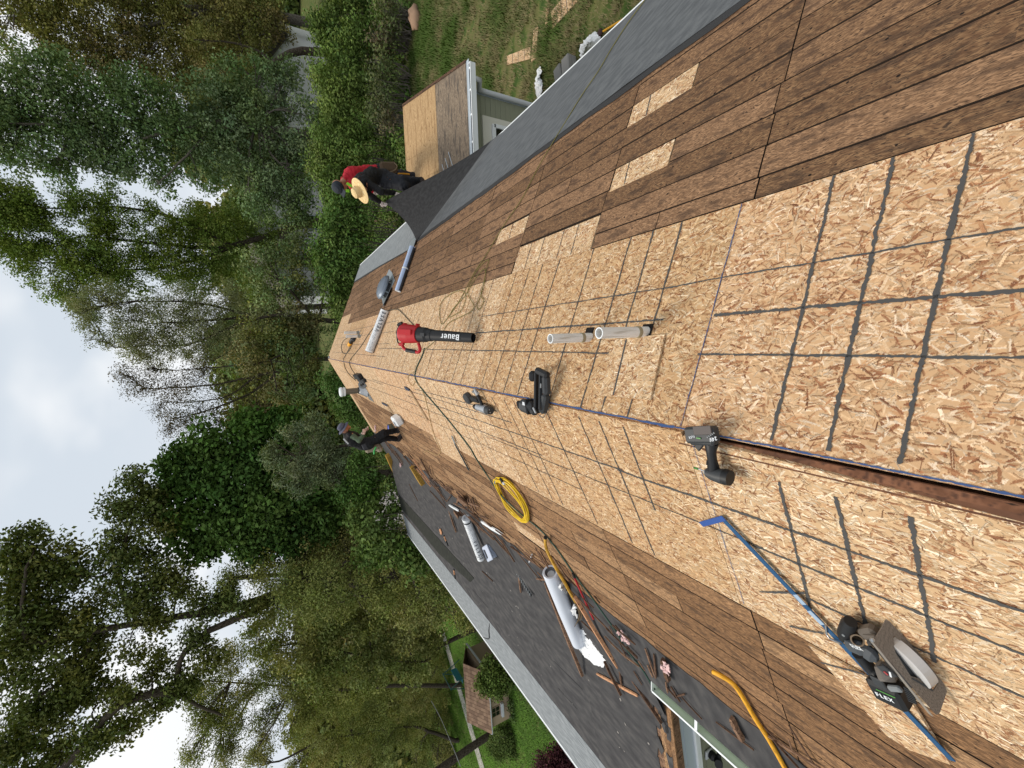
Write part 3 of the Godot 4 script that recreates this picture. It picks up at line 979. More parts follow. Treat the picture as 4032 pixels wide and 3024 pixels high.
func build_neighbours() -> void:
	# tan shed down the slope on the left, seen across the roof edge
	var sb: Vector3 = Vector3(-24.69, -10.267, -22.671)
	var sb2: Vector3 = Vector3(-22.97, -10.267, -22.792)
	build_shed(sb, sb2)
	# white clapboard house between the trees on the right
	var shingle := tmat(noise_image(103, [Color8(70, 66, 60), Color8(92, 88, 80), Color8(104, 100, 92)], 256, 0.05, 0.2, 0.2), 0.9, 0.6)
	var p: Vector3 = Vector3(24.764, -1.812, -42.0)
	var h := thing("white_house", "white clapboard house with dark roof glimpsed behind the bare limbs", "house", Transform3D(Basis(Vector3.UP, -0.75), Vector3(p.x, -4.3, p.z - 3.0)))
	gable_house(h, 6.4, 6.0, 3.2, 5.6, M.siding_white, shingle, 0.4)
	for k in 36:
		var y := -0.2 + k * 0.18
		var half := 3.2 if y < 3.2 else 3.2 * (5.6 - y) / 2.4
		if half < 0.3:
			break
		put("clapboard", box_mesh(Vector3(half * 2, 0.17, 0.03)), M.siding_white, h, Transform3D(Basis(Vector3(1, 0, 0), 0.13), Vector3(0, y, 3.01)))
		if y < 3.1:
			put("clapboard", box_mesh(Vector3(0.03, 0.17, 6.0)), M.siding_white, h, Transform3D(Basis(Vector3(0, 0, 1), 0.13), Vector3(-3.21, y, 0)))
	# grey clad house straight ahead
	var p2: Vector3 = Vector3(10.776, -2.599, -48.0)
	var g := thing("grey_house", "pale clapboard house with dark window almost hidden by the trees ahead", "house", Transform3D(Basis(Vector3.UP, 0.15), Vector3(p2.x, -4.3, p2.z - 4.0)))
	gable_house(g, 12.0, 8.0, 4.2, 7.2, M.siding_white, shingle, 0.4)
	for k in 24:
		put("clapboard", box_mesh(Vector3(12.0, 0.18, 0.03)), M.siding_white, g, Transform3D(Basis(Vector3(1, 0, 0), 0.13), Vector3(0, -0.1 + k * 0.185, 4.01)))
	for xx: float in [-2.5, 1.6]:
		var wn := put("window", box_mesh(Vector3(1.5, 1.9, 0.08)), M.greytrim, g, at(Vector3(xx, 1.6, 4.06)))
		put("pane", box_mesh(Vector3(0.58, 1.6, 0.02)), M.glass, wn, at(Vector3(-0.33, 0, 0.05)))
		put("pane", box_mesh(Vector3(0.58, 1.6, 0.02)), M.glass, wn, at(Vector3(0.33, 0, 0.05)))
	# lower grey roofs seen through the leaves beyond the left gable
	var p3: Vector3 = Vector3(-11.118, -4.138, -30.0)
	var k3 := thing("grey_roof_house", "low house with grey shingle roof glimpsed through leaves beyond the left gable", "house", Transform3D(Basis(Vector3.UP, 0.6), Vector3(p3.x - 1.0, -9.5, p3.z - 3.0)))
	gable_house(k3, 7.0, 9.0, 2.6, 4.6, M.siding_white, tmat(noise_image(104, [Color8(120, 118, 118), Color8(146, 144, 142), Color8(160, 158, 156)], 256, 0.05, 0.2, 0.2), 0.9, 0.6), 0.4)

func build_shed(c0: Vector3, c1: Vector3) -> void:
	# c0: near corner at the ground (bottom of the photo), c1: a point further along the front wall's foot
	var dirv := (c1 - c0)
	dirv.y = 0.0
	var u := dirv.normalized()
	var n := Vector3(u.z, 0, -u.x)
	var toc := Vector3(0.47, 1.714, 0.0) - c0
	if n.dot(Vector3(toc.x, 0, toc.z)) < 0:
		n = -n
	var L := 3.7
	var D := 3.0
	var H := 1.72
	var s := thing("tan_shed", "small tan stucco shed with brown tiled roof and window box on the lawn", "shed", Transform3D(Basis(u, Vector3.UP, u.cross(Vector3.UP)), c0))
	var zs := 1.0 if (u.cross(Vector3.UP)).dot(n) > 0 else -1.0
	var tan := mat(Color8(166, 146, 122), 0.9)
	var dk := mat(Color8(140, 122, 100), 0.9)
	put("wall", box_mesh(Vector3(L, H + 1.0, D)), tan, s, at(Vector3(L / 2, H / 2 - 0.5, -zs * D / 2)))
	# panel joints on the front wall
	for q: Array in [[2.3, 0.86, 0.03, H], [3.1, 0.95, 1.6, 0.03], [1.0, 1.38, 2.0, 0.03]]:
		put("joint", box_mesh(Vector3(q[2], q[3], 0.02)), dk, s, at(Vector3(q[0], q[1], zs * 0.006)))
	# roof: two slopes, ridge along the front wall, tiles as rows
	var rm := [mat(Color8(120, 96, 78), 0.9), mat(Color8(106, 84, 68), 0.9), mat(Color8(132, 108, 88), 0.9)]
	var rise := 0.95
	var run := D / 2 + 0.22
	var ln := sqrt(rise * rise + run * run)
	for side: float in [1.0, -1.0]:
		var e := Vector3(0, H - 0.12, zs * (side * run) - zs * D / 2)
		var r := Vector3(0, H + rise - 0.12, -zs * D / 2)
		var dir := (e - r).normalized()
		var nn := Vector3(1, 0, 0).cross(dir).normalized()
		if nn.y < 0:
			nn = -nn
		var rows := 11
		for k in rows:
			var pc := r + dir * (ln * (k + 0.5) / rows) + nn * 0.03
			var cols := 16 if side > 0 else 1
			for j in cols:
				var w := (L + 0.4) / cols
				put("tile", box_mesh(Vector3(w - 0.012, 0.03, ln / rows + 0.03), 0.006), rm[rng.randi() % 3], s, Transform3D(Basis(Vector3(1, 0, 0), nn, Vector3(1, 0, 0).cross(nn)).rotated(Vector3(1, 0, 0), 0.06 * side * zs), pc + Vector3(-0.2 + w * (j + 0.5), 0, 0)))
	for xx: float in [-0.21, L + 0.21]:
		put("barge_board", box_mesh(Vector3(0.04, 0.12, 2 * run)), M.white_dirty, s, at(Vector3(xx, H - 0.12, -zs * D / 2)))
	put("eave_trim", box_mesh(Vector3(L + 0.44, 0.06, 0.04)), M.white_dirty, s, at(Vector3(L / 2, H - 0.13, zs * 0.24)))
	# window with four panes and a flower box below
	var wn := put("window", box_mesh(Vector3(0.66, 0.62, 0.05)), dk, s, at(Vector3(0.95, 1.15, zs * 0.02)))
	for q: Array in [[-0.15, 0.14], [0.15, 0.14], [-0.15, -0.14], [0.15, -0.14]]:
		put("pane", box_mesh(Vector3(0.26, 0.24, 0.02)), M.glass, wn, at(Vector3(q[0], q[1], zs * 0.025)))
	put("window_box", box_mesh(Vector3(0.9, 0.16, 0.2), 0.01), M.white_dirty, s, at(Vector3(0.95, 0.72, zs * 0.14)))

# ------------------------------------------------------------------ trees and shrubs
func clump_mesh(seed_: int, leaves: int, radius: float, lsize: float, narrow: float) -> ArrayMesh:
	var r := RandomNumberGenerator.new()
	r.seed = seed_
	var st := begin()
	for i in leaves:
		var d := Vector3(r.randfn(), r.randfn(), r.randfn()).normalized()
		var c := d * radius * pow(r.randf(), 0.45)
		var n := (d * 0.5 + Vector3(0, 0.9, 0) + Vector3(r.randfn(), r.randfn(), r.randfn()) * 0.45).normalized()
		var ax := n.cross(Vector3(r.randfn(), r.randfn(), r.randfn())).normalized()
		var sd := n.cross(ax)
		var l := lsize * r.randf_range(0.7, 1.25)
		var w := l * narrow
		var a := c - ax * l * 0.5
		var b := c + ax * l * 0.5 - n * l * 0.12
		var p := c + sd * w + n * l * 0.10 - ax * l * 0.08
		var q := c - sd * w + n * l * 0.10 - ax * l * 0.08
		var n1 := (n + sd * -0.35).normalized()
		var n2 := (n + sd * 0.35).normalized()
		tri(st, a, b, p, n1, n1, n1)
		tri(st, a, b, q, n2, n2, n2)
	return st.commit()

var clumps := {}
func clump(kind: String) -> ArrayMesh:
	if not clumps.has(kind):
		match kind:
			"broad": clumps[kind] = clump_mesh(1, 16, 0.50, 0.26, 0.36)
			"mid": clumps[kind] = clump_mesh(2, 20, 0.42, 0.17, 0.34)
			"fine": clumps[kind] = clump_mesh(3, 26, 0.42, 0.12, 0.32)
			"narrow": clumps[kind] = clump_mesh(4, 26, 0.36, 0.18, 0.16)
			"bud": clumps[kind] = clump_mesh(5, 9, 0.40, 0.11, 0.36)
	return clumps[kind]

func tint(c: Color, v: float, r: RandomNumberGenerator) -> Color:
	var k := 1.0 + r.randfn(0.0, v)
	k = clampf(k, 0.5, 1.7)
	return Color(c.r * k * r.randf_range(0.9, 1.12), c.g * k, c.b * k * r.randf_range(0.85, 1.15))

func crown_mm(lobes: Array, kind: String, cols: Array, dens: float, gap: float, r: RandomNumberGenerator, org: Vector3, flat := 0.9, sc := 1.0) -> MultiMesh:
	var xs: Array[Transform3D] = []
	var cs: Array[Color] = []
	var n3 := FastNoiseLite.new()
	n3.seed = r.randi() % 1000
	n3.frequency = 0.55
	n3.fractal_octaves = 2
	for l: Vector4 in lobes:
		var c := Vector3(l.x, l.y, l.z)
		var num := int(dens * DENS * l.w * l.w)
		var tone: Color = cols[r.randi() % cols.size()]
		for i in num:
			var d := Vector3(r.randfn(), r.randfn(), r.randfn()).normalized()
			var p := c + d * l.w * pow(r.randf(), 0.36) * Vector3(1.05, flat, 1.05)
			var nv := n3.get_noise_3dv(p * 0.9)
			if nv < gap:
				continue
			var b := Basis(Vector3.UP, r.randf() * TAU).rotated(Vector3.RIGHT, r.randfn(0, 0.35)).rotated(Vector3.BACK, r.randfn(0, 0.35))
			xs.append(Transform3D(b.scaled(Vector3.ONE * r.randf_range(0.7, 1.3) * sc), p - org))
			var cc: Color = tone.lerp(cols[r.randi() % cols.size()], 0.45)
			cs.append(tint(cc, 0.16, r))
	var mm := MultiMesh.new()
	mm.transform_format = MultiMesh.TRANSFORM_3D
	mm.use_colors = true
	mm.mesh = clump(kind)
	mm.instance_count = xs.size()
	for i in xs.size():
		mm.set_instance_transform(i, xs[i])
		mm.set_instance_color(i, cs[i])
	total_clumps += xs.size()
	return mm

const DENS := 2.3
var total_clumps := 0

func foliage(called: String, mm: MultiMesh, parent: Node3D) -> void:
	var o := MultiMeshInstance3D.new()
	o.name = numbered(parent, called)
	o.multimesh = mm
	o.material_override = M.foliage
	o.set_meta("kind", "stuff")
	parent.add_child(o, true)

# limbs: [[points, r0, r1], ...] in world coordinates; lobes: Vector4(centre, radius)
func tree(called: String, label: String, category: String, base: Vector3, limbs: Array, lobes: Array, kind: String, cols: Array, dens: float, gap: float, twigs: int, seed_: int, bark: Material = null, sc := 1.0, group := "") -> Node3D:
	var r := RandomNumberGenerator.new()
	r.seed = seed_
	var t := thing(called, label, category, at(base), group)
	var shift := at(-base)
	bark = bark if bark else M.bark
	var nodes: Array[Vector3] = []
	var st := begin()
	var first := true
	for lb: Array in limbs:
		var pts := smooth_path(lb[0], 5)
		if first:
			pts[0].y -= 0.5
		for i in pts.size():
			if i > 0 and i < pts.size() - 1:
				pts[i] += Vector3(r.randfn(), r.randfn(), r.randfn()) * 0.018
			if i >= (pts.size() / 3 if first else 0):
				nodes.append(pts[i])
		first = false
		var rad := PackedFloat32Array()
		for i in pts.size():
			rad.append(lerpf(lb[1], lb[2], pow(float(i) / (pts.size() - 1), 0.8)))
		tube(st, pts, rad, 8)
	put("trunk", st.commit(), bark, t, shift)
	st = begin()
	for l: Vector4 in lobes:
		var c := Vector3(l.x, l.y, l.z)
		var best := nodes[0]
		for q in nodes:
			if q.distance_to(c) + maxf(0.0, q.y - c.y) * 0.8 < best.distance_to(c) + maxf(0.0, best.y - c.y) * 0.8:
				best = q
		var mid := best.lerp(c, 0.5) + Vector3(r.randfn(), r.randfn() + 0.3, r.randfn()) * 0.12 * best.distance_to(c)
		var br := smooth_path([best, mid, c], 4)
		var r0 := clampf(best.distance_to(c) * 0.018 + 0.02, 0.03, 0.12)
		var rr := PackedFloat32Array()
		for i in br.size():
			rr.append(lerpf(r0, r0 * 0.35, float(i) / (br.size() - 1)))
		tube(st, br, rr, 5, false)
		for k in twigs:
			var s: Vector3 = br[br.size() - 1 - (r.randi() % 5)]
			var d := Vector3(r.randfn(), r.randfn() + 0.5, r.randfn()).normalized()
			var e := c + d * l.w * r.randf_range(0.7, 1.0)
			var m := s.lerp(e, 0.5) + Vector3(r.randfn(), r.randfn(), r.randfn()) * 0.1 * l.w
			tube(st, PackedVector3Array([s, m, e]), PackedFloat32Array([r0 * 0.35, r0 * 0.22, r0 * 0.08]), 4, false)
	put("branches", st.commit(), bark, t, shift)
	foliage("crown", crown_mm(lobes, kind, cols, dens, gap, r, base, 0.9, sc), t)
	return t

func shrub(called: String, label: String, category: String, lobes: Array, kind: String, cols: Array, dens: float, seed_: int, stems := 10, sc := 1.0, group := "", gap := -0.5) -> Node3D:
	var r := RandomNumberGenerator.new()
	r.seed = seed_
	var c := Vector3.ZERO
	for l: Vector4 in lobes:
		c += Vector3(l.x, l.y, l.z)
	c /= lobes.size()
	var base := Vector3(c.x, gy(c.x), c.z)
	var t := thing(called, label, category, at(base), group)
	var st := begin()
	for l: Vector4 in lobes:
		for k in stems:
			var root := Vector3(l.x + r.randfn() * 0.3 * l.w, gy(l.x) - 0.05, l.z + r.randfn() * 0.3 * l.w)
			var e := Vector3(l.x, l.y, l.z) + Vector3(r.randfn(), r.randfn(), r.randfn()).normalized() * l.w * r.randf_range(0.6, 1.0)
			var m := root.lerp(e, 0.5) + Vector3(r.randfn(), r.randfn(), r.randfn()) * 0.2
			tube(st, PackedVector3Array([root, m, e]), PackedFloat32Array([0.022, 0.014, 0.006]), 4, false)
	put("stems", st.commit(), M.bark_grey, t, at(-base))
	foliage("leaves", crown_mm(lobes, kind, cols, dens, gap, r, base, 0.9, sc), t)
	return t

func build_trees() -> void:
	var olive := [Color(0.244, 0.248, 0.068), Color(0.202, 0.214, 0.062), Color(0.288, 0.270, 0.087), Color(0.216, 0.173, 0.081)]
	var green := [Color(0.173, 0.260, 0.101), Color(0.150, 0.230, 0.085), Color(0.216, 0.292, 0.124), Color(0.182, 0.244, 0.131)]
	var bright := [Color(0.201, 0.275, 0.058), Color(0.167, 0.242, 0.058), Color(0.234, 0.302, 0.062)]
	var pale := [Color(0.290, 0.316, 0.156), Color(0.248, 0.275, 0.126), Color(0.331, 0.342, 0.180)]
	var rust := [Color(0.144, 0.116, 0.055), Color(0.120, 0.122, 0.045), Color(0.168, 0.122, 0.070)]
	var deep := [Color(0.088, 0.170, 0.036), Color(0.110, 0.188, 0.047), Color(0.071, 0.138, 0.035)]
	var oak := [Color(0.130, 0.168, 0.052), Color(0.157, 0.188, 0.062), Color(0.110, 0.141, 0.044), Color(0.218, 0.229, 0.068)]
	var yg := [Color(0.273, 0.295, 0.078), Color(0.226, 0.257, 0.072), Color(0.322, 0.309, 0.114), Color(0.193, 0.234, 0.072)]
	var silver := [Color(0.196, 0.241, 0.126), Color(0.161, 0.207, 0.105), Color(0.230, 0.276, 0.158)]
	var hedge := [Color(0.128, 0.194, 0.047), Color(0.110, 0.171, 0.042), Color(0.159, 0.218, 0.057)]
	var b: Vector3

	b = Vector3(28.059, -4.3, -42.0)
	tree("maple_tree", "tall olive-leaved tree with grey trunk at the right end of the yard", "tree", b,
		[[[b, Vector3(27.509, 0.449, -42.0), Vector3(26.851, 3.302, -42.0), Vector3(25.714, 7.345, -42.0), Vector3(25.002, 11.625, -42.0)], 0.42, 0.12],
		[[Vector3(26.851, 3.302, -42.0), Vector3(24.583, 6.56, -41.5), Vector3(23.411, 8.142, -41.0), Vector3(21.187, 10.564, -41.0)], 0.2, 0.05],
		[[Vector3(24.583, 6.56, -41.5), Vector3(22.98, 7.021, -41.0), Vector3(20.499, 8.677, -41.0)], 0.12, 0.04]],
		[Vector4(23.628, 13.999, -42.0, 2.154), Vector4(22.28, 12.822, -42.0, 2.21), Vector4(23.678, 10.7, -42.0, 2.767), Vector4(22.13, 9.248, -42.0, 2.681), Vector4(25.108, 7.667, -42.0, 2.722), Vector4(23.154, 5.667, -42.0, 2.473), Vector4(21.01, 5.001, -42.0, 1.797), Vector4(25.478, 3.422, -42.0, 2.539), Vector4(20.505, 10.656, -42.0, 1.647), Vector4(20.354, 12.338, -42.0, 1.282), Vector4(21.954, 14.818, -42.0, 1.832), Vector4(24.388, 1.351, -42.0, 2.063), Vector4(20.427, 7.308, -42.0, 1.738), Vector4(27.438, 0.454, -42.0, 2.07), Vector4(25.705, 12.907, -42.0, 2.49), Vector4(27.294, 8.489, -42.0, 2.999), Vector4(28.788, 3.428, -42.0, 2.87), Vector4(25.535, -0.692, -40.0, 1.097), Vector4(25.038, 0.914, -40.0, 1.431), Vector4(26.085, 1.731, -40.0, 1.408), Vector4(22.086, 2.734, -41.0, 1.443)],
		"mid", olive, 30.0, -0.16, 10, 11, M.bark_grey)
	b = Vector3(23.539, -4.3, -38.0)
	tree("bare_limbed_tree", "crooked short tree with dark forked limbs before the white house", "tree", b,
		[[[b, Vector3(22.928, -1.709, -38.0), Vector3(21.552, -0.049, -38.0), Vector3(20.125, 1.083, -38.0), Vector3(19.478, 1.75, -38.0), Vector3(18.939, 2.653, -38.0)], 0.34, 0.09],
		[[Vector3(21.552, -0.049, -38.0), Vector3(22.216, 0.793, -38.0), Vector3(22.347, 2.501, -38.0), Vector3(21.88, 4.694, -38.0)], 0.12, 0.04],
		[[Vector3(20.125, 1.083, -38.0), Vector3(20.659, 2.081, -38.0), Vector3(20.278, 3.507, -38.0)], 0.1, 0.03]],
		[Vector4(18.675, 3.096, -38.0, 1.003), Vector4(21.917, 4.167, -38.0, 1.136), Vector4(20.204, 3.785, -38.0, 1.15), Vector4(21.622, 2.0, -38.0, 0.741)],
		"fine", olive, 26.0, -0.1, 16, 12)
	b = Vector3(15.426, -4.3, -34.0)
	tree("tall_green_tree", "tall blue-green tree with twin grey stems right of the workers", "tree", b,
		[[[b, Vector3(15.142, 0.198, -34.0), Vector3(15.11, 2.333, -34.0), Vector3(14.752, 4.822, -34.0), Vector3(14.168, 7.56, -34.0), Vector3(13.402, 10.453, -34.0)], 0.36, 0.08],
		[[Vector3(15.156, 1.283, -34.0), Vector3(14.411, 3.369, -33.6), Vector3(14.003, 5.285, -33.5), Vector3(12.819, 7.272, -33.0)], 0.22, 0.06],
		[[Vector3(14.927, 3.605, -34.0), Vector3(12.748, 4.874, -33.0), Vector3(11.498, 5.89, -33.0), Vector3(10.283, 6.879, -33.0)], 0.1, 0.03]],
		[Vector4(13.811, 12.763, -34.0, 1.996), Vector4(11.912, 12.796, -34.0, 1.509), Vector4(13.151, 11.413, -34.0, 2.189), Vector4(15.273, 10.636, -34.0, 1.815), Vector4(12.744, 9.746, -34.0, 1.869), Vector4(14.893, 9.134, -34.0, 2.143), Vector4(11.589, 9.062, -34.0, 1.36), Vector4(14.803, 7.285, -34.0, 2.223), Vector4(12.695, 7.272, -34.0, 1.963), Vector4(14.379, 5.553, -34.0, 2.158), Vector4(15.869, 3.766, -34.0, 1.922), Vector4(13.394, 3.492, -34.0, 2.1), Vector4(15.751, 1.761, -34.0, 1.84), Vector4(10.584, 11.312, -34.0, 0.783), Vector4(11.673, 1.57, -34.0, 1.562), Vector4(11.171, 4.908, -34.0, 1.032), Vector4(15.774, 12.377, -34.0, 1.496), Vector4(10.613, 6.809, -34.0, 0.799), Vector4(17.538, 2.633, -34.0, 1.499), Vector4(13.934, 0.571, -34.0, 1.576), Vector4(17.383, -0.257, -34.0, 1.578), Vector4(13.492, -0.758, -33.0, 1.253), Vector4(11.716, -0.903, -33.0, 1.264), Vector4(11.206, 0.523, -33.0, 1.391), Vector4(9.87, 1.696, -33.0, 1.217), Vector4(10.144, -0.499, -33.0, 1.137), Vector4(16.019, -1.514, -33.0, 1.132), Vector4(18.961, -0.66, -34.0, 1.011), Vector4(18.524, 1.006, -34.0, 1.23), Vector4(12.83, 14.047, -34.0, 1.95)],
		"mid", green, 32.0, -0.2, 8, 13, M.bark_grey)
	b = Vector3(12.893, -4.3, -46.0)
	tree("arching_tree", "bright green arching tree with sky showing through behind the workers", "tree", b,
		[[[b, Vector3(11.809, -1.205, -46.0), Vector3(10.464, 1.945, -46.0), Vector3(9.385, 5.206, -46.0), Vector3(9.418, 9.662, -46.0), Vector3(9.603, 13.875, -46.0)], 0.4, 0.07],
		[[Vector3(9.928, 3.43, -46.0), Vector3(8.294, 6.634, -46.0), Vector3(7.333, 9.861, -46.0), Vector3(6.773, 13.627, -46.0)], 0.2, 0.05],
		[[Vector3(9.667, 4.153, -46.0), Vector3(11.342, 7.324, -46.0), Vector3(12.061, 10.872, -46.0), Vector3(11.478, 15.734, -46.0)], 0.2, 0.05]],
		[Vector4(10.883, 17.961, -46.0, 1.697), Vector4(8.948, 17.466, -46.0, 2.066), Vector4(11.696, 16.689, -46.0, 1.381), Vector4(7.298, 16.919, -46.0, 1.572), Vector4(5.97, 15.811, -46.0, 1.605), Vector4(8.419, 15.554, -46.0, 1.776), Vector4(11.948, 14.675, -46.0, 1.424), Vector4(4.942, 14.618, -46.0, 1.275), Vector4(6.773, 13.627, -46.0, 1.838), Vector4(9.676, 13.062, -46.0, 1.653), Vector4(12.609, 12.22, -46.0, 1.289), Vector4(6.507, 11.415, -46.0, 1.899), Vector4(9.532, 10.54, -46.0, 1.6), Vector4(12.167, 9.992, -46.0, 1.067), Vector4(7.415, 8.317, -46.0, 1.978), Vector4(10.151, 7.749, -46.0, 1.779), Vector4(10.007, 16.871, -46.0, 1.559), Vector4(9.762, 15.915, -46.0, 1.407), Vector4(7.787, 14.589, -46.0, 1.626), Vector4(7.908, 12.691, -46.0, 1.671), Vector4(10.899, 11.555, -46.0, 1.346), Vector4(8.112, 9.485, -46.0, 1.748), Vector4(10.799, 8.928, -46.0, 1.398), Vector4(11.444, 6.351, -46.0, 1.806), Vector4(6.706, 6.777, -46.0, 1.821), Vector4(12.238, 17.58, -46.0, 1.7), Vector4(11.436, 13.154, -46.0, 1.459), Vector4(8.358, 5.634, -46.0, 2.249), Vector4(11.289, 4.013, -46.0, 2.071), Vector4(6.869, 2.972, -46.0, 2.125), Vector4(10.318, 1.216, -46.0, 2.367), Vector4(9.445, 19.263, -46.0, 2.339), Vector4(11.755, 18.781, -46.0, 1.67)],
		"mid", bright, 34.0, -0.1, 10, 14)
	b = Vector3(4.077, -4.3, -42.0)
	tree("pale_tree", "pale silvery-green fan-shaped tree just right of the roof peak", "tree", b,
		[[[b, Vector3(3.851, -0.413, -42.0), Vector3(3.243, 2.448, -42.0), Vector3(2.866, 5.093, -42.0), Vector3(2.535, 9.553, -42.0)], 0.3, 0.05],
		[[Vector3(3.243, 2.448, -42.0), Vector3(1.742, 5.505, -42.0), Vector3(0.874, 7.709, -42.0), Vector3(0.952, 9.98, -42.0)], 0.14, 0.04],
		[[Vector3(3.243, 3.119, -42.0), Vector3(4.158, 6.517, -42.0), Vector3(4.28, 10.204, -42.0)], 0.14, 0.04],
		[[Vector3(3.561, 1.042, -42.0), Vector3(1.306, 3.281, -42.0), Vector3(-0.506, 6.015, -42.0)], 0.12, 0.04]],
		[Vector4(3.569, 13.231, -42.0, 1.341), Vector4(2.06, 12.638, -42.0, 1.293), Vector4(4.583, 12.131, -42.0, 1.36), Vector4(2.894, 10.873, -42.0, 1.744), Vector4(0.98, 10.793, -42.0, 1.336), Vector4(0.398, 9.477, -42.0, 1.437), Vector4(3.24, 8.928, -42.0, 1.723), Vector4(1.429, 7.951, -42.0, 1.758), Vector4(4.326, 7.392, -42.0, 1.647), Vector4(2.502, 6.363, -42.0, 1.868), Vector4(-0.114, 6.29, -42.0, 1.508), Vector4(4.371, 4.646, -42.0, 1.713), Vector4(0.959, 4.621, -42.0, 1.732), Vector4(3.243, 2.785, -42.0, 1.764)],
		"fine", pale, 38.0, -0.16, 26, 15)
	b = Vector3(-0.777, -4.3, -40.0)
	tree("budding_tree", "thin reddish budding tree rising behind the roof peak against the sky", "tree", b,
		[[[b, Vector3(-0.744, -1.764, -40.0), Vector3(-1.356, 0.078, -40.0), Vector3(-1.611, 2.145, -40.0), Vector3(-2.287, 5.673, -40.0), Vector3(-2.311, 9.632, -40.0)], 0.26, 0.03],
		[[Vector3(-1.356, 0.078, -40.0), Vector3(-0.695, 1.402, -40.0), Vector3(-0.89, 4.64, -40.0), Vector3(-1.033, 8.155, -40.0)], 0.12, 0.03],
		[[Vector3(-1.485, 1.126, -40.0), Vector3(-3.213, 3.581, -40.0), Vector3(-4.376, 6.748, -40.0), Vector3(-4.676, 8.77, -40.0)], 0.12, 0.03],
		[[Vector3(-1.68, 2.808, -40.0), Vector3(-3.409, 5.469, -40.0), Vector3(-3.394, 9.197, -40.0)], 0.10, 0.02]],
		[Vector4(-1.187, 10.952, -40.0, 0.868), Vector4(-2.266, 10.155, -40.0, 1.155), Vector4(-0.776, 9.485, -40.0, 1.024), Vector4(-3.741, 9.23, -40.0, 1.177), Vector4(-2.264, 8.13, -40.0, 1.332), Vector4(-5.134, 7.972, -40.0, 1.206), Vector4(-3.983, 7.005, -40.0, 1.506), Vector4(-1.499, 6.491, -40.0, 1.506), Vector4(-5.618, 5.661, -40.0, 1.324), Vector4(-3.468, 4.861, -40.0, 1.7), Vector4(-2.134, 2.845, -40.0, 1.591), Vector4(-4.797, 3.064, -40.0, 1.523), Vector4(-5.556, 8.852, -40.0, 0.771)],
		"bud", rust, 40.0, -0.25, 40, 16)
	b = Vector3(2.022, -4.3, -34.0)
	tree("understory_tree", "dark mixed understory tree filling the gap behind the far gable", "tree", b,
		[[[b, Vector3(2.382, -1.151, -34.0), Vector3(2.715, 1.191, -34.0), Vector3(2.094, 3.437, -34.0)], 0.24, 0.06],
		[[Vector3(2.382, -1.151, -34.0), Vector3(4.653, 0.464, -34.0), Vector3(5.845, 2.05, -34.0)], 0.12, 0.04],
		[[Vector3(2.381, -1.46, -34.0), Vector3(0.106, 0.821, -34.0), Vector3(-0.749, 3.141, -34.0)], 0.12, 0.04]],
		[Vector4(-0.115, 3.088, -34.0, 1.59), Vector4(1.444, 2.137, -34.0, 1.606), Vector4(3.997, 1.088, -34.0, 1.782), Vector4(5.534, 2.076, -34.0, 1.584), Vector4(0.106, 0.821, -34.0, 1.485), Vector4(2.388, 0.056, -34.0, 1.657), Vector4(-2.586, 0.44, -34.0, 1.34), Vector4(-2.814, 1.632, -34.0, 1.316), Vector4(5.672, -0.791, -34.0, 1.494), Vector4(7.21, 0.263, -34.0, 1.461), Vector4(4.048, -1.275, -34.0, 1.346), Vector4(0.694, -1.335, -34.0, 1.193), Vector4(-1.307, -0.567, -34.0, 1.187), Vector4(6.726, -2.09, -34.0, 1.352), Vector4(9.169, -0.468, -34.0, 1.305)],
		"mid", green + olive, 30.0, -0.06, 8, 17)
	b = Vector3(-7.969, -5.245, -27.0)
	tree("dense_maple", "dense dark green maple with rounded top behind the crouching worker", "tree", b,
		[[[b, Vector3(-7.557, 0.15, -27.0), Vector3(-7.266, 2.29, -27.0), Vector3(-7.168, 4.686, -27.0)], 0.34, 0.08],
		[[Vector3(-7.363, 1.12, -27.0), Vector3(-8.372, 2.836, -27.0), Vector3(-8.958, 4.842, -27.0)], 0.14, 0.04]],
		[Vector4(-5.595, 6.243, -27.0, 1.154), Vector4(-7.326, 6.306, -27.0, 1.332), Vector4(-8.735, 6.725, -27.0, 1.014), Vector4(-4.548, 5.068, -27.0, 1.228), Vector4(-6.406, 4.62, -27.0, 1.626), Vector4(-8.752, 4.615, -27.0, 1.517), Vector4(-4.061, 3.145, -27.0, 1.149), Vector4(-5.946, 2.861, -27.0, 1.503), Vector4(-8.155, 2.591, -27.0, 1.737), Vector4(-10.148, 5.769, -27.0, 0.869), Vector4(-10.283, 1.827, -27.0, 1.484), Vector4(-8.015, 0.682, -27.0, 1.503), Vector4(-4.008, 1.567, -27.0, 1.055), Vector4(-5.292, 0.23, -27.0, 1.226), Vector4(-9.936, -0.182, -27.0, 1.401), Vector4(-10.666, 3.475, -27.0, 1.176), Vector4(-7.6, 7.28, -27.0, 0.712)],
		"broad", deep, 46.0, -0.32, 4, 18)
	b = Vector3(-3.922, -4.3, -19.0)
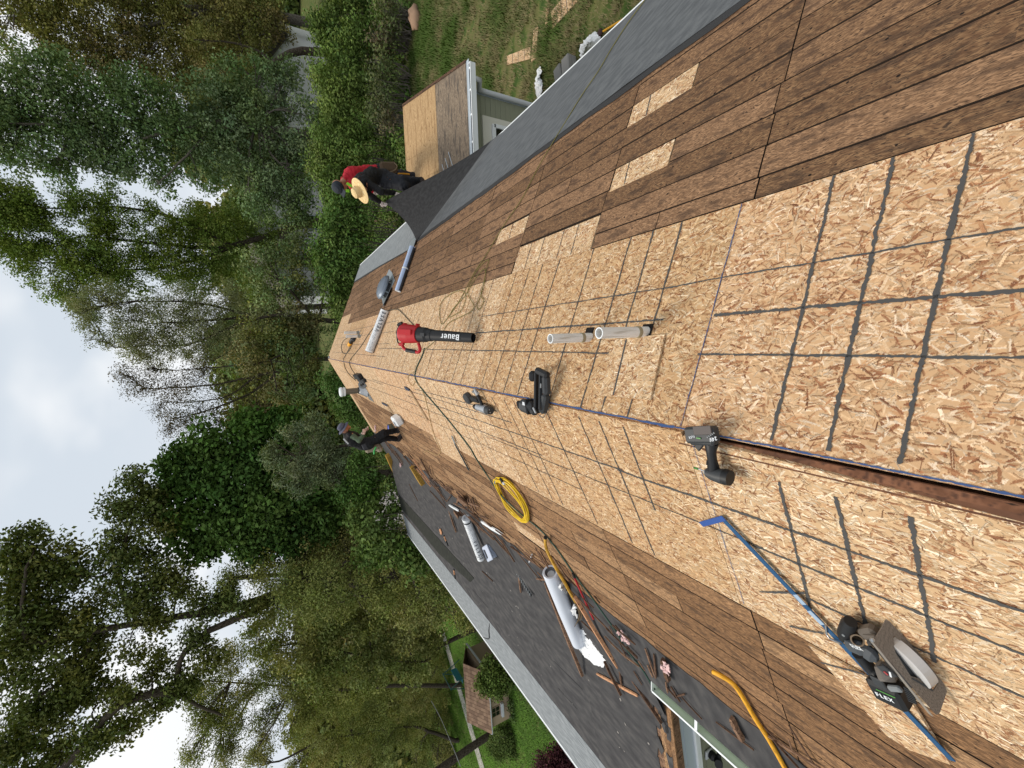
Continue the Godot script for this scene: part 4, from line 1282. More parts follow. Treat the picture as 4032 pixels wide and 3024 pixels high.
	tree("silver_leaf_tree", "small silvery grey-leaved tree close behind the left worker", "tree", b,
		[[[b, Vector3(-3.877, -0.569, -19.0), Vector3(-3.834, 0.337, -19.0), Vector3(-3.985, 1.214, -19.0)], 0.1, 0.03]],
		[Vector4(-3.848, 2.028, -19.0, 0.406), Vector4(-4.643, 1.848, -19.0, 0.485), Vector4(-3.209, 1.238, -19.0, 0.565), Vector4(-4.272, 1.236, -19.0, 0.682), Vector4(-2.835, 0.439, -19.0, 0.5), Vector4(-3.736, 0.33, -19.0, 0.698), Vector4(-4.752, 0.226, -19.0, 0.626), Vector4(-5.27, 1.143, -19.0, 0.421), Vector4(-4.365, -0.442, -19.0, 0.596), Vector4(-5.256, -0.286, -19.0, 0.477), Vector4(-3.406, 1.831, -19.0, 0.296)],
		"narrow", silver, 110.0, -0.2, 6, 19, null, 0.7)
	b = Vector3(-13.161, -7.738, -24.0)
	tree("old_oak", "old spreading oak with heavy dark limbs leaning over the left side", "tree", b,
		[[[b, Vector3(-13.437, -4.363, -24.5), Vector3(-13.265, -1.235, -25.0), Vector3(-13.05, 1.626, -25.5), Vector3(-13.623, 2.667, -26.0)], 0.50, 0.36],
		[[Vector3(-13.05, 1.626, -25.5), Vector3(-13.373, 3.45, -26.0), Vector3(-13.301, 5.277, -26.0), Vector3(-13.061, 6.687, -26.0), Vector3(-12.688, 9.275, -26.0), Vector3(-12.617, 10.925, -26.0), Vector3(-12.936, 12.588, -26.0)], 0.30, 0.08],
		[[Vector3(-13.6, 2.575, -26.0), Vector3(-13.683, 3.895, -25.6), Vector3(-14.028, 5.99, -25.4), Vector3(-14.884, 6.894, -25.0), Vector3(-16.535, 6.991, -25.0), Vector3(-18.437, 5.498, -25.0)], 0.24, 0.06],
		[[Vector3(-12.688, 9.275, -26.0), Vector3(-12.199, 10.761, -25.6), Vector3(-11.916, 11.911, -25.4), Vector3(-9.938, 11.765, -25.0), Vector3(-8.373, 11.46, -25.0)], 0.16, 0.05],
		[[Vector3(-16.535, 6.991, -25.0), Vector3(-15.779, 7.71, -24.6), Vector3(-15.641, 9.118, -24.4), Vector3(-16.742, 10.272, -24.4), Vector3(-18.025, 11.584, -24.4)], 0.2, 0.14],
		[[Vector3(-12.825, 8.484, -26.0), Vector3(-10.554, 8.946, -26.0), Vector3(-8.56, 8.582, -26.0), Vector3(-6.873, 7.908, -26.0)], 0.12, 0.03],
		[[Vector3(-12.654, 10.141, -26.0), Vector3(-14.079, 10.764, -26.0), Vector3(-15.097, 12.534, -26.0)], 0.12, 0.04]],
		[Vector4(-8.868, 12.427, -26.0, 1.007), Vector4(-7.584, 11.727, -26.0, 0.692), Vector4(-8.812, 11.571, -26.0, 0.926), Vector4(-8.175, 10.767, -26.0, 0.838), Vector4(-9.555, 10.607, -26.0, 0.742), Vector4(-10.388, 11.446, -26.0, 1.146), Vector4(-10.933, 12.372, -26.0, 1.224), Vector4(-12.714, 12.846, -26.0, 1.323), Vector4(-12.598, 11.531, -26.0, 1.158), Vector4(-11.464, 10.338, -26.0, 1.078), Vector4(-13.921, 10.59, -26.0, 1.086), Vector4(-9.996, 9.223, -26.0, 0.99), Vector4(-8.56, 8.582, -26.0, 1.064), Vector4(-6.815, 8.66, -26.0, 0.789), Vector4(-6.798, 7.729, -26.0, 0.897), Vector4(-5.597, 7.955, -26.0, 0.576), Vector4(-9.537, 7.642, -26.0, 0.866), Vector4(-11.47, 8.353, -26.0, 1.132), Vector4(-12.486, 7.562, -26.0, 0.974), Vector4(-13.676, 8.913, -26.0, 1.017), Vector4(-15.224, 8.183, -26.0, 0.834), Vector4(-14.867, 12.07, -26.0, 1.262), Vector4(-16.18, 13.083, -26.0, 1.238), Vector4(-16.296, 11.307, -26.0, 0.864), Vector4(-15.877, 9.976, -26.0, 0.757), Vector4(-18.138, 11.654, -26.0, 0.779), Vector4(-10.934, 7.051, -26.0, 0.838), Vector4(-18.069, 13.0, -26.0, 1.045), Vector4(-7.999, 7.14, -26.0, 0.549), Vector4(-11.903, 6.391, -26.0, 0.712), Vector4(-17.849, 9.494, -26.0, 0.683), Vector4(-15.948, 7.174, -25.0, 0.776), Vector4(-16.718, 8.134, -25.0, 0.762), Vector4(-13.341, 5.94, -26.0, 0.821), Vector4(-12.615, 5.075, -26.0, 0.736), Vector4(-14.154, 6.339, -25.5, 0.707), Vector4(-13.68, 3.453, -25.0, 0.737), Vector4(-12.631, 4.194, -25.0, 0.626), Vector4(-15.065, 5.788, -25.0, 0.704), Vector4(-16.366, 6.286, -25.0, 0.654), Vector4(-16.682, 9.96, -24.4, 0.709), Vector4(-15.385, 8.884, -24.4, 0.638), Vector4(-14.978, 10.856, -26.0, 0.868), Vector4(-13.051, 9.857, -26.0, 0.792)],
		"mid", oak, 52.0, -0.18, 8, 20)
	# young yellow-green trees below it
	var uspec := [
		["leafy young yellow-green tree left of the dense maple", Vector3(-15.254, -8.742, -26.0), [Vector4(-11.876, 3.327, -26.0, 1.27), Vector4(-12.713, 1.578, -26.0, 1.586), Vector4(-11.918, -0.444, -26.0, 1.509), Vector4(-14.031, 2.609, -26.0, 1.041), Vector4(-14.307, 0.236, -26.0, 1.641), Vector4(-13.546, -1.91, -26.0, 1.563), Vector4(-13.858, -3.867, -26.0, 1.623), Vector4(-11.877, -3.412, -26.0, 1.306), Vector4(-10.849, -1.823, -26.0, 1.262), Vector4(-15.268, -5.292, -26.0, 1.37), Vector4(-11.735, 4.589, -26.0, 0.741), Vector4(-11.217, 0.987, -26.0, 0.93), Vector4(-11.077, 0.393, -22.0, 1.153), Vector4(-11.017, -1.378, -22.0, 1.081), Vector4(-11.252, -2.909, -21.5, 1.024), Vector4(-12.793, -0.194, -22.5, 1.083), Vector4(-12.705, -2.209, -22.0, 1.11), Vector4(-12.551, 1.275, -23.0, 0.949), Vector4(-11.632, -4.486, -21.0, 0.843), Vector4(-11.3, 2.015, -23.0, 0.834)]],
		["yellow-green young tree above the brown shed roof", Vector3(-21.667, -10.17, -28.0), [Vector4(-17.887, 1.888, -28.0, 1.583), Vector4(-18.225, -0.505, -28.0, 1.807), Vector4(-17.713, -2.578, -28.0, 1.559), Vector4(-20.662, -2.385, -28.0, 1.885), Vector4(-19.319, -5.001, -28.0, 1.797), Vector4(-22.362, -5.493, -28.0, 1.498), Vector4(-18.678, -7.081, -28.0, 1.18), Vector4(-16.81, 3.779, -28.0, 1.105), Vector4(-20.274, 0.748, -28.0, 1.484), Vector4(-21.378, -6.584, -28.0, 1.013)]],
		["thin yellow-green tree with sky gaps beneath the oak limbs", Vector3(-29.595, -10.408, -32.0), [Vector4(-20.985, 7.068, -32.0, 1.207), Vector4(-19.937, 5.716, -32.0, 1.046), Vector4(-22.76, 5.436, -32.0, 1.406), Vector4(-21.831, 3.733, -32.0, 1.347), Vector4(-24.806, 3.409, -32.0, 1.303), Vector4(-23.716, 7.558, -32.0, 1.209), Vector4(-25.458, 6.191, -32.0, 1.059), Vector4(-25.094, 1.364, -32.0, 1.686), Vector4(-22.708, 1.786, -32.0, 1.329), Vector4(-25.402, -0.829, -32.0, 1.747), Vector4(-23.356, 2.719, -32.0, 1.312), Vector4(-25.277, 4.568, -32.0, 1.153), Vector4(-23.246, 6.515, -32.0, 1.045), Vector4(-22.019, 7.65, -32.0, 0.899), Vector4(-26.424, 2.37, -32.0, 1.333), Vector4(-26.825, 6.827, -32.0, 1.053), Vector4(-26.972, 4.708, -32.0, 1.093), Vector4(-25.369, 8.195, -32.0, 0.842)]],
		["olive young tree at the left edge of the view", Vector3(-36.959, -10.629, -34.0), [Vector4(-30.465, 0.965, -34.0, 1.824), Vector4(-30.536, -1.45, -34.0, 2.078), Vector4(-29.596, -3.727, -34.0, 1.945), Vector4(-33.547, -3.859, -34.0, 1.972), Vector4(-33.771, -1.227, -34.0, 1.712), Vector4(-32.882, -5.889, -34.0, 1.618), Vector4(-29.774, 4.985, -34.0, 1.164), Vector4(-31.501, 2.673, -34.0, 1.213), Vector4(-30.067, -6.464, -34.0, 1.456), Vector4(-36.39, -6.514, -34.0, 1.483)]]]
	uspec.append(["leafy tree crowding the low addition's edge below the roof", Vector3(-11.522, -6.95, -20.0), [Vector4(-9.16, -3.582, -20.0, 1.038), Vector4(-10.762, -4.452, -20.0, 1.068), Vector4(-12.372, -5.12, -20.0, 0.971), Vector4(-13.62, -5.709, -20.0, 0.792), Vector4(-12.497, -3.93, -21.0, 1.107), Vector4(-14.156, -4.868, -21.0, 0.911), Vector4(-10.68, -3.058, -21.0, 1.077), Vector4(-14.007, -3.626, -22.0, 1.023), Vector4(-14.814, -6.052, -20.0, 0.501)]])
	uspec.append(["dark leafy thicket above the bright lawn strip", Vector3(-32.189, -10.486, -36.0), [Vector4(-30.213, -9.498, -36.0, 1.32), Vector4(-32.915, -9.123, -36.0, 1.412), Vector4(-35.984, -9.423, -36.0, 1.339), Vector4(-39.126, -9.731, -36.0, 1.355), Vector4(-33.906, -7.265, -36.0, 1.729), Vector4(-30.899, -7.878, -36.0, 1.555), Vector4(-27.62, -8.955, -36.0, 1.215), Vector4(-37.164, -7.976, -36.0, 1.584), Vector4(-41.217, -9.863, -36.0, 1.364)]])
	for i in uspec.size():
		var u: Array = uspec[i]
		b = u[1]
		var top: Vector4 = u[2][0]
		var mid: Vector4 = u[2][u[2].size() / 2]
		tree("young_tree", u[0], "tree", b, [[[b, b.lerp(Vector3(mid.x, mid.y, mid.z), 0.6) + Vector3(0.2, 0, 0), Vector3(mid.x, mid.y, mid.z), Vector3(top.x, top.y, top.z)], 0.2, 0.04]], u[2], "fine" if i != 1 else "mid", yg, 52.0, -0.14 if i < 2 else -0.05, 14, 30 + i)
	# shrubs beyond the gable and along the right-hand hedge
	shrub("hedge", "long leafy green hedge along the far side of the lawn", "hedge",
		[Vector4(17.264, -2.626, -24.0, 1.049), Vector4(15.843, -2.199, -24.0, 1.046), Vector4(14.265, -2.388, -23.0, 1.016), Vector4(12.842, -1.763, -23.0, 1.008), Vector4(11.643, -2.136, -22.5, 1.002), Vector4(10.258, -1.521, -22.5, 0.994), Vector4(9.316, -2.008, -22.0, 0.879), Vector4(7.949, -1.298, -22.0, 0.87), Vector4(15.079, -2.923, -22.0, 0.654), Vector4(12.743, -2.556, -22.0, 0.613), Vector4(10.457, -2.526, -21.5, 0.606), Vector4(8.815, -2.433, -21.0, 0.597), Vector4(16.08, -1.579, -24.0, 0.686), Vector4(14.123, -1.435, -24.0, 0.691), Vector4(9.297, -0.989, -23.0, 0.672), Vector4(18.791, -2.734, -24.0, 1.159)],
		"mid", hedge, 60.0, 41, 6, 0.8)
	shrub("shrub", "dark green shrub right of the far gable beside the lawn stones", "shrub",
		[Vector4(5.738, -1.006, -20.0, 0.798), Vector4(6.584, -1.63, -20.0, 0.707), Vector4(5.509, -1.858, -19.5, 0.599), Vector4(4.785, -1.219, -20.0, 0.767), Vector4(4.334, -1.696, -19.0, 0.508), Vector4(4.641, -0.609, -20.5, 0.692), Vector4(3.578, -0.758, -20.0, 0.763), Vector4(3.531, -1.345, -19.5, 0.518), Vector4(2.595, -0.97, -20.0, 0.609), Vector4(1.858, -1.134, -19.5, 0.48)],
		"mid", deep + hedge, 60.0, 42, 6, 0.8)
	shrub("brambles", "tangle of brown bramble canes with few leaves at the hedge foot", "shrub",
		[Vector4(12.678, -3.077, -18.5, 0.64), Vector4(11.632, -3.103, -18.5, 0.645), Vector4(10.707, -2.951, -18.5, 0.646), Vector4(9.588, -2.953, -18.0, 0.522), Vector4(13.009, -3.442, -18.0, 0.481), Vector4(13.672, -3.392, -18.0, 0.515), Vector4(9.94, -2.716, -18.5, 0.493)],
		"mid", [Color(0.085, 0.115, 0.04), Color(0.10, 0.135, 0.05), Color(0.12, 0.10, 0.06)], 34.0, 43, 26, 0.7, "", -0.2)
	shrub("shrub", "leafy bush directly below the left worker beyond the roof edge", "shrub",
		[Vector4(-2.421, -1.046, -19.0, 0.599), Vector4(-1.694, -0.859, -20.0, 0.705), Vector4(-4.639, -1.104, -18.0, 0.656), Vector4(-5.881, -0.808, -19.0, 0.81), Vector4(-5.701, -1.408, -18.0, 0.666), Vector4(-3.496, -1.366, -18.0, 0.502), Vector4(-1.119, -0.632, -21.0, 0.645)],
		"mid", deep, 70.0, 44, 6, 0.75)
	shrub("shrub", "broad-leaved bush beside the low addition's far corner", "shrub",
		[Vector4(-6.453, -0.983, -17.0, 0.74), Vector4(-7.603, -1.638, -17.0, 0.759), Vector4(-6.48, -1.896, -17.0, 0.494), Vector4(-7.956, -2.244, -16.5, 0.642), Vector4(-8.327, -1.235, -18.0, 0.792), Vector4(-8.438, -2.642, -16.0, 0.635), Vector4(-5.356, -2.153, -17.0, 0.418)],
		"broad", [Color(0.10, 0.16, 0.04), Color(0.125, 0.185, 0.05)], 60.0, 45, 5, 0.6)
	# clipped dome bush, hedge by the shed, red-leaved shrub
	var db: Vector4 = Vector4(-16.398, -6.539, -17.5, 1.033)
	shrub("clipped_bush", "big dome-shaped clipped bush in front of the tan shed", "shrub",
		[Vector4(-20.187, -8.381, -21.5, 0.929), Vector4(-20.387, -7.765, -21.6, 0.545), Vector4(-19.912, -8.908, -21.3, 0.635), Vector4(-19.543, -8.317, -21.6, 0.549), Vector4(-20.686, -8.494, -21.3, 0.548), Vector4(-20.49, -9.024, -21.2, 0.551), Vector4(-20.214, -9.325, -21.2, 0.383)],
		"broad", [Color(0.09, 0.14, 0.03), Color(0.14, 0.19, 0.05), Color(0.11, 0.165, 0.04)], 100.0, 46, 4, 0.55)
	shrub("low_hedge", "dark clipped hedge left of the tan shed on the lawn", "hedge",
		[Vector4(-25.628, -9.645, -22.9, 0.416), Vector4(-26.244, -9.674, -23.0, 0.557), Vector4(-26.814, -9.494, -23.4, 0.564), Vector4(-26.841, -9.917, -23.0, 0.655), Vector4(-26.02, -9.941, -22.7, 0.508), Vector4(-27.62, -9.674, -23.6, 0.666), Vector4(-27.067, -10.279, -22.8, 0.421), Vector4(-26.345, -10.138, -22.6, 0.417), Vector4(-26.951, -10.268, -22.4, 0.416), Vector4(-27.636, -9.4, -23.9, 0.43), Vector4(-26.06, -9.578, -23.2, 0.42), Vector4(-25.813, -10.058, -22.8, 0.278)],
		"mid", [Color(0.075, 0.115, 0.03), Color(0.105, 0.15, 0.04)], 130.0, 47, 5, 0.6)
	shrub("foundation_plants", "light green leafy plants along the foot of the tan shed wall", "plant",
		[Vector4(-23.253, -10.109, -22.3, 0.226), Vector4(-23.718, -10.144, -22.3, 0.204), Vector4(-24.135, -10.181, -22.3, 0.191), Vector4(-24.468, -10.195, -22.3, 0.146)],
		"broad", [Color(0.10, 0.16, 0.06), Color(0.13, 0.18, 0.06)], 120.0, 48, 4, 0.5)
	shrub("red_leaf_shrub", "dark red-leaved shrub at the left addition's near corner", "shrub",
		[Vector4(-15.257, -6.734, -11.5, 0.695), Vector4(-15.643, -6.086, -11.5, 0.853), Vector4(-15.875, -6.977, -11.0, 0.769)],
		"mid", [Color(0.07, 0.025, 0.03), Color(0.09, 0.035, 0.04)], 220.0, 49, 8, 0.5)
	# low leafy ground cover below the hedge and round the far gable
	var gr := RandomNumberGenerator.new()
	gr.seed = 55
	var cov := []
	for i in 1500:
		var z := gr.randf_range(-46.0, -17.2)
		var x := gr.randf_range(-7.0, 22.0)
		if x < 3.4 and z > -18.5:
			continue
		if x > 3.0 and z > -18.6 + 0.25 * maxf(0.0, 6.0 - x) and gr.randf() < 0.85:
			continue
		cov.append(Vector4(x, gy(x) + 0.15, z, gr.randf_range(0.35, 0.75)))
	for i in 1500:
		var z := gr.randf_range(-60.0, -18.0)
		var x := gr.randf_range(-48.0, -7.0)
		if z > -37.0 and x < -17.0 and x > -40.0:
			continue
		cov.append(Vector4(x, gy(x) + 0.2, z, gr.randf_range(0.5, 1.0)))
	var cm := MultiMeshInstance3D.new()
	cm.name = "ground_cover"
	cm.multimesh = crown_mm(cov, "mid", deep + hedge + [Color(0.14, 0.11, 0.07)], 30.0, -0.4, gr, Vector3.ZERO, 0.7, 0.8)
	cm.material_override = M.foliage
	add_child(cm)
	cm.set_meta("kind", "stuff")
	cm.set_meta("label", "low leafy ground cover and weeds beneath the trees and hedge")
	cm.set_meta("category", "ground cover")
	# far woods on the hillside: one mass that nobody could count
	var r := RandomNumberGenerator.new()
	r.seed = 77
	var far := []
	for i in 420:
		var a := r.randf_range(-1.35, 1.35)
		var rad := r.randf_range(72.0, 115.0)
		var p := Vector3(sin(a) * rad, 0, -cos(a) * rad)
		var hmax := 12.0 if p.x > -10.0 else 3.0
		var low := gy(p.x)
		far.append(Vector4(p.x, r.randf_range(low + 1.0, hmax - 4.0), p.z, r.randf_range(3.0, 5.0)))
	for i in 260:
		var a := r.randf_range(-1.5, 0.2)
		var rad := r.randf_range(165.0, 220.0)
		far.append(Vector4(sin(a) * rad, r.randf_range(-22.0, -4.0), -cos(a) * rad, r.randf_range(4.0, 6.0)))
	var mmi := MultiMeshInstance3D.new()
	mmi.name = "far_woods"
	mmi.multimesh = crown_mm(far, "broad", green + olive + yg, 5.0, -0.5, r, Vector3.ZERO, 1.0, 3.2)
	mmi.material_override = M.foliage
	add_child(mmi)
	mmi.set_meta("kind", "stuff")
	mmi.set_meta("label", "far mixed woods closing the view behind the nearer trees")
	mmi.set_meta("category", "woods")
	print("clumps ", total_clumps)

# ------------------------------------------------------------------ small builders
func bar(st: SurfaceTool, p: Vector3, q: Vector3, up: Vector3, w: float, h: float, bev := 0.004) -> void:
	var xf := lay3(p, q, up)
	xf.origin = (p + q) * 0.5
	box(st, xf, Vector3(p.distance_to(q), h, w), bev)

func bar_mesh(p: Vector3, q: Vector3, up: Vector3, w: float, h: float, bev := 0.004) -> ArrayMesh:
	var st := begin()
	bar(st, p, q, up, w, h, bev)
	return st.commit()

func axis_frame(p: Vector3, y: Vector3) -> Transform3D:
	var yy := y.normalized()
	var x := yy.cross(Vector3(0.3, 0.2, 1.0)).normalized()
	return Transform3D(Basis(x, yy, x.cross(yy)), p)

func local(o: Node3D, m: ArrayMesh, called: String, material: Material, parent: Node = null) -> MeshInstance3D:
	# a part modelled in world coordinates under a thing that has its own place
	var n := put(called, m, material, parent if parent else o)
	n.transform = o.transform.affine_inverse() if parent == null or parent == o else Transform3D()
	return n

func words(s: String, size: float, material: Material, parent: Node, xf: Transform3D, called := "lettering") -> void:
	var t := TextMesh.new()
	t.text = s
	var f := SystemFont.new()
	f.font_names = PackedStringArray(["Droid Sans"])
	f.font_weight = 700
	t.font = f
	t.font_size = 32
	t.pixel_size = size / 24.0
	t.depth = 0.0008
	var o := MeshInstance3D.new()
	o.name = numbered(parent, called)
	o.mesh = t
	o.material_override = material
	parent.add_child(o, true)
	o.transform = xf

func print_roll_image() -> Image:
	var im := Image.create(256, 512, false, Image.FORMAT_RGB8)
	im.fill(Color8(226, 228, 230))
	var r := RandomNumberGenerator.new()
	r.seed = 12
	for col in 20:
		var x := 6 + col * 12
		var y := 20
		while y < 490:
			var l := r.randi_range(3, 22)
			var h := 5 if col % 4 != 1 else 8
			if r.randf() < 0.72:
				im.fill_rect(Rect2i(x, y, h, mini(l, 490 - y)), Color8(128, 132, 138).lerp(Color8(180, 184, 188), r.randf()))
			y += l + r.randi_range(2, 6)
	return im

func cord(called: String, label: String, cat: String, pts: Array, rad: float, m: Material, sub := 8) -> Node3D:
	var p := smooth_path(pts, sub)
	return tag(put(called, tube_mesh(p, rad, 6), m), label, cat)

func vent_pipe(label: String, base: Vector3, h: float, rad: float, strap: bool) -> void:
	var o := thing("vent_pipe", label, "pipe", at(base), "open white plumbing pipes standing up through the right slope")
	put("pipe", lathe_mesh([Vector2(rad, -0.12), Vector2(rad, h), Vector2(rad * 0.84, h), Vector2(rad * 0.84, h - 0.16), Vector2(0, h - 0.17)], 20), M.pvc, o)
	put("rim", lathe_mesh([Vector2(rad * 0.83, h - 0.004), Vector2(rad * 1.01, h - 0.004), Vector2(rad * 1.01, h + 0.002), Vector2(rad * 0.83, h + 0.002), Vector2(rad * 0.83, h - 0.004)], 20), M.white, o)
	put("collar", lathe_mesh([Vector2(rad, 0.058), Vector2(rad + 0.003, 0.06), Vector2(rad + 0.003, 0.082), Vector2(rad, 0.084)], 20), mat(Color8(150, 138, 112), 0.9), o)
	if strap:
		put("clamp", lathe_mesh([Vector2(rad, 0.02), Vector2(rad + 0.012, 0.02), Vector2(rad + 0.012, 0.06), Vector2(rad, 0.06)], 16), M.galv, o)

# ------------------------------------------------------------------ right slope
func build_right_slope_objects() -> void:
	var NR := frame_r().basis.y
	var dark_hole := mat(Color8(22, 18, 16), 0.95)
	# dark holes cut around the two near pipes
	for q: Array in [[Vector2(1.748, 0.544), 0.060, 0.055], [Vector2(2.266, 0.545), 0.055, 0.055]]:
		var c: Vector2 = q[0]
		slab("pipe_cutout", true, [c + Vector2(-0.03, -0.06), c + Vector2(0.05, -0.06), c + Vector2(0.05, 0.03), c + Vector2(-0.03, 0.03)], dark_hole, 0.004, 0.002)
	vent_pipe("thicker-looking nearer white pipe standing in a cut hole beside the loose panel", rp(Vector2(1.761, 0.527)), 0.36, 0.031, false)
	vent_pipe("slimmer-looking white pipe standing alone between the blower and the nearer pipe", rp(Vector2(2.254, 0.503)), 0.33, 0.031, false)
	vent_pipe("far white pipe nearest the right eave of the strapped pair by the gable", rp(Vector2(11.587, 0.835)), 0.375, 0.036, true)
	vent_pipe("far white pipe next to the black plug of the strapped pair by the gable", rp(Vector2(11.23, 0.73)), 0.355, 0.036, true)
	# loose sheathing offcut
	var pn := [Vector2(1.985, 0.48), Vector2(1.61, 0.503), Vector2(1.585, 0.127), Vector2(1.985, 0.11)]
	var o: Node3D = thing("loose_panel", "loose square offcut of strand board lying by the two near pipes", "board", lay(true, pn[0], pn[1]))
	var p2 := PackedVector2Array()
	var inv := o.transform.affine_inverse()
	for v: Vector2 in pn:
		var l := inv * rp(v)
		p2.append(Vector2(l.x, l.z))
	put("board", prism_mesh(p2, 0.002, 0.014, 1.0, Vector2(3.3, 1.7)), M.osb[1], o)
	var cl := begin()
	var ca: Vector3 = inv * Vector3(0.448, -0.163, -1.888)
	var cb: Vector3 = inv * Vector3(0.121, -0.032, -1.865)
	for i in 60:
		var a := ca.lerp(cb, i / 60.0)
		var b := ca.lerp(cb, (i + 1) / 60.0)
		var sd := Vector3(0, 1, 0).cross(cb - ca).normalized() * 0.006
		quad(cl, a + sd * rng.randf_range(0.7, 1.3), a - sd * rng.randf_range(0.7, 1.3), b - sd * rng.randf_range(0.7, 1.3), b + sd * rng.randf_range(0.7, 1.3), Vector3.UP)
	put("chalk_line", cl.commit(), M.chalk, o)
	# --- leaf blower, propped on its nozzle
	var tip: Vector3 = Vector3(0.499, -0.146, -4.085)
	var top := Vector3(0.583, 0.42, -4.87)
	var xa := (tip - top).normalized()
	var tocam := (Vector3(0.47, 1.714, 0.0) - (tip + top) * 0.5).normalized()
	var ya := tocam.cross(xa).normalized() * -1.0
	# Y points to the handle side (left in the world)
	if ya.x > 0.0:
		ya = -ya
	var za := xa.cross(ya)
	var bl := thing("leaf_blower", "red and black corded leaf blower standing on its long black nozzle", "leaf blower", Transform3D(Basis(xa, ya, za), top))
	var red := mat(Color8(176, 30, 38), 0.45)
	var ax := Transform3D(Basis(Vector3(0, -1, 0), Vector3(1, 0, 0), Vector3(0, 0, 1)), Vector3.ZERO)
	var L := top.distance_to(tip)
	put("intake_guard", lathe_mesh([Vector2(0, -0.005), Vector2(0.07, 0.0), Vector2(0.092, 0.02), Vector2(0.098, 0.05), Vector2(0.09, 0.06)], 24, ax), M.black, bl)
	for k in 8:
		var an := TAU * k / 8.0
		put("guard_rib", tube_mesh(PackedVector3Array([Vector3(-0.012, cos(an) * 0.03, sin(an) * 0.03), Vector3(0.012, cos(an) * 0.085, sin(an) * 0.085), Vector3(0.05, cos(an) * 0.101, sin(an) * 0.101)]), 0.004, 5), M.charcoal, bl)
	put("motor_housing", lathe_mesh([Vector2(0.102, 0.04), Vector2(0.110, 0.06), Vector2(0.106, 0.16), Vector2(0.100, 0.22), Vector2(0.094, 0.27), Vector2(0.075, 0.275)], 24, ax), red, bl)
	var hs := begin()
	box(hs, at(Vector3(0.155, -0.02, -0.098 if za.dot(tocam) < 0 else 0.098)), Vector3(0.17, 0.06, 0.03), 0.008)
	for sx: float in [0.07, 0.245]:
		box(hs, at(Vector3(sx, -0.10, 0.0)), Vector3(0.03, 0.04, 0.06), 0.008)
	put("housing_rib", hs.commit(), red, bl)
	put("handle", tube_mesh(smooth_path([Vector3(0.04, 0.10, 0), Vector3(0.05, 0.155, 0), Vector3(0.10, 0.185, 0), Vector3(0.2, 0.195, 0), Vector3(0.27, 0.20, 0), Vector3(0.29, 0.165, 0), Vector3(0.265, 0.10, 0)], 5), 0.019, 10), red, bl)
	put("grip", tube_mesh(PackedVector3Array([Vector3(0.10, 0.187, 0), Vector3(0.16, 0.194, 0), Vector3(0.235, 0.199, 0)]), 0.023, 10), M.black, bl)
	put("cord_socket", tube_mesh(PackedVector3Array([Vector3(0.0, 0.13, 0), Vector3(0.06, 0.115, 0)]), 0.021, 8), red, bl)
	put("power_lead", tube_mesh(smooth_path([Vector3(0.0, 0.13, 0), Vector3(-0.04, 0.09, 0.01), Vector3(-0.06, 0.0, 0.02), Vector3(-0.045, -0.06, 0.02), Vector3(-0.01, -0.10, 0.01)], 5), 0.008, 6), M.black, bl)
	put("plug", tube_mesh(PackedVector3Array([Vector3(-0.035, -0.085, 0.01), Vector3(-0.015, -0.105, 0.01), Vector3(0.02, -0.115, 0.01)]), 0.022, 8), M.black, bl)
	put("nozzle", lathe_mesh([Vector2(0.085, 0.27), Vector2(0.082, 0.37), Vector2(0.070, 0.40), Vector2(0.068, 0.45), Vector2(0.062, 0.46), Vector2(0.052, L), Vector2(0.046, L), Vector2(0.05, 0.6)], 22, ax), M.black, bl)
	var zsn := 1.0 if za.dot(tocam) > 0 else -1.0
	put("latch", box_mesh(Vector3(0.06, 0.04, 0.012), 0.004), M.charcoal, bl, at(Vector3(0.37, 0.0, 0.078 * zsn)))
	words("Bauer", 0.062, M.white, bl, Transform3D(Basis(Vector3(-1, 0, 0), Vector3(0, 1, 0), Vector3(-1, 0, 0).cross(Vector3(0, 1, 0))), Vector3(0.72, 0.004, 0.0595 * zsn)))
	# --- printed white roll
	printed_roll("printed_roll", "white paper-wrapped roll with grey print lying across the right slope", Vector3(0.316, -0.035, -9.068), Vector3(1.152, -0.371, -8.893), 0.085, NR, 0.52)
	# --- blue-white membrane roll
	var ra: Vector3 = Vector3(1.494, -0.535, -8.439)
	var rb: Vector3 = Vector3(2.369, -0.887, -8.448)
	var mr := thing("membrane_roll", "slim pale blue roll with painted shade on its lower side below the domed roof vent", "roll", axis_frame(ra, rb - ra))
	var rl := ra.distance_to(rb)
	put("film", lathe_mesh([Vector2(0.03, 0), Vector2(0.058, 0.0), Vector2(0.06, 0.004), Vector2(0.06, rl), Vector2(0.03, rl)], 22), mat(Color8(168, 186, 216), 0.4), mr)
	var sh := begin()  # dark half-shell: shade painted onto the lower side of the roll
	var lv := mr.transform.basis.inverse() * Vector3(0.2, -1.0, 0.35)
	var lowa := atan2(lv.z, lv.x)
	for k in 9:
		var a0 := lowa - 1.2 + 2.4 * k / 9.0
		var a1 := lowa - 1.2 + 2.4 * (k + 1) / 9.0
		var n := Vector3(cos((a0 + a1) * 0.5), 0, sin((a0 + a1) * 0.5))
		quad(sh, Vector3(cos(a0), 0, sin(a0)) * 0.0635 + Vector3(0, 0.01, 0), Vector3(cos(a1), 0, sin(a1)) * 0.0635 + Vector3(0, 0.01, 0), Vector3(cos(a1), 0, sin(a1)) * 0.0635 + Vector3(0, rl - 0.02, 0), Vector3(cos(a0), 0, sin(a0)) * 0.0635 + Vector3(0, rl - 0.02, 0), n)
	put("painted_shade", sh.commit(), mat(Color8(72, 74, 78), 0.7), mr)
	put("band", lathe_mesh([Vector2(0.0645, rl * 0.49), Vector2(0.0645, rl * 0.52)], 20), M.white, mr)
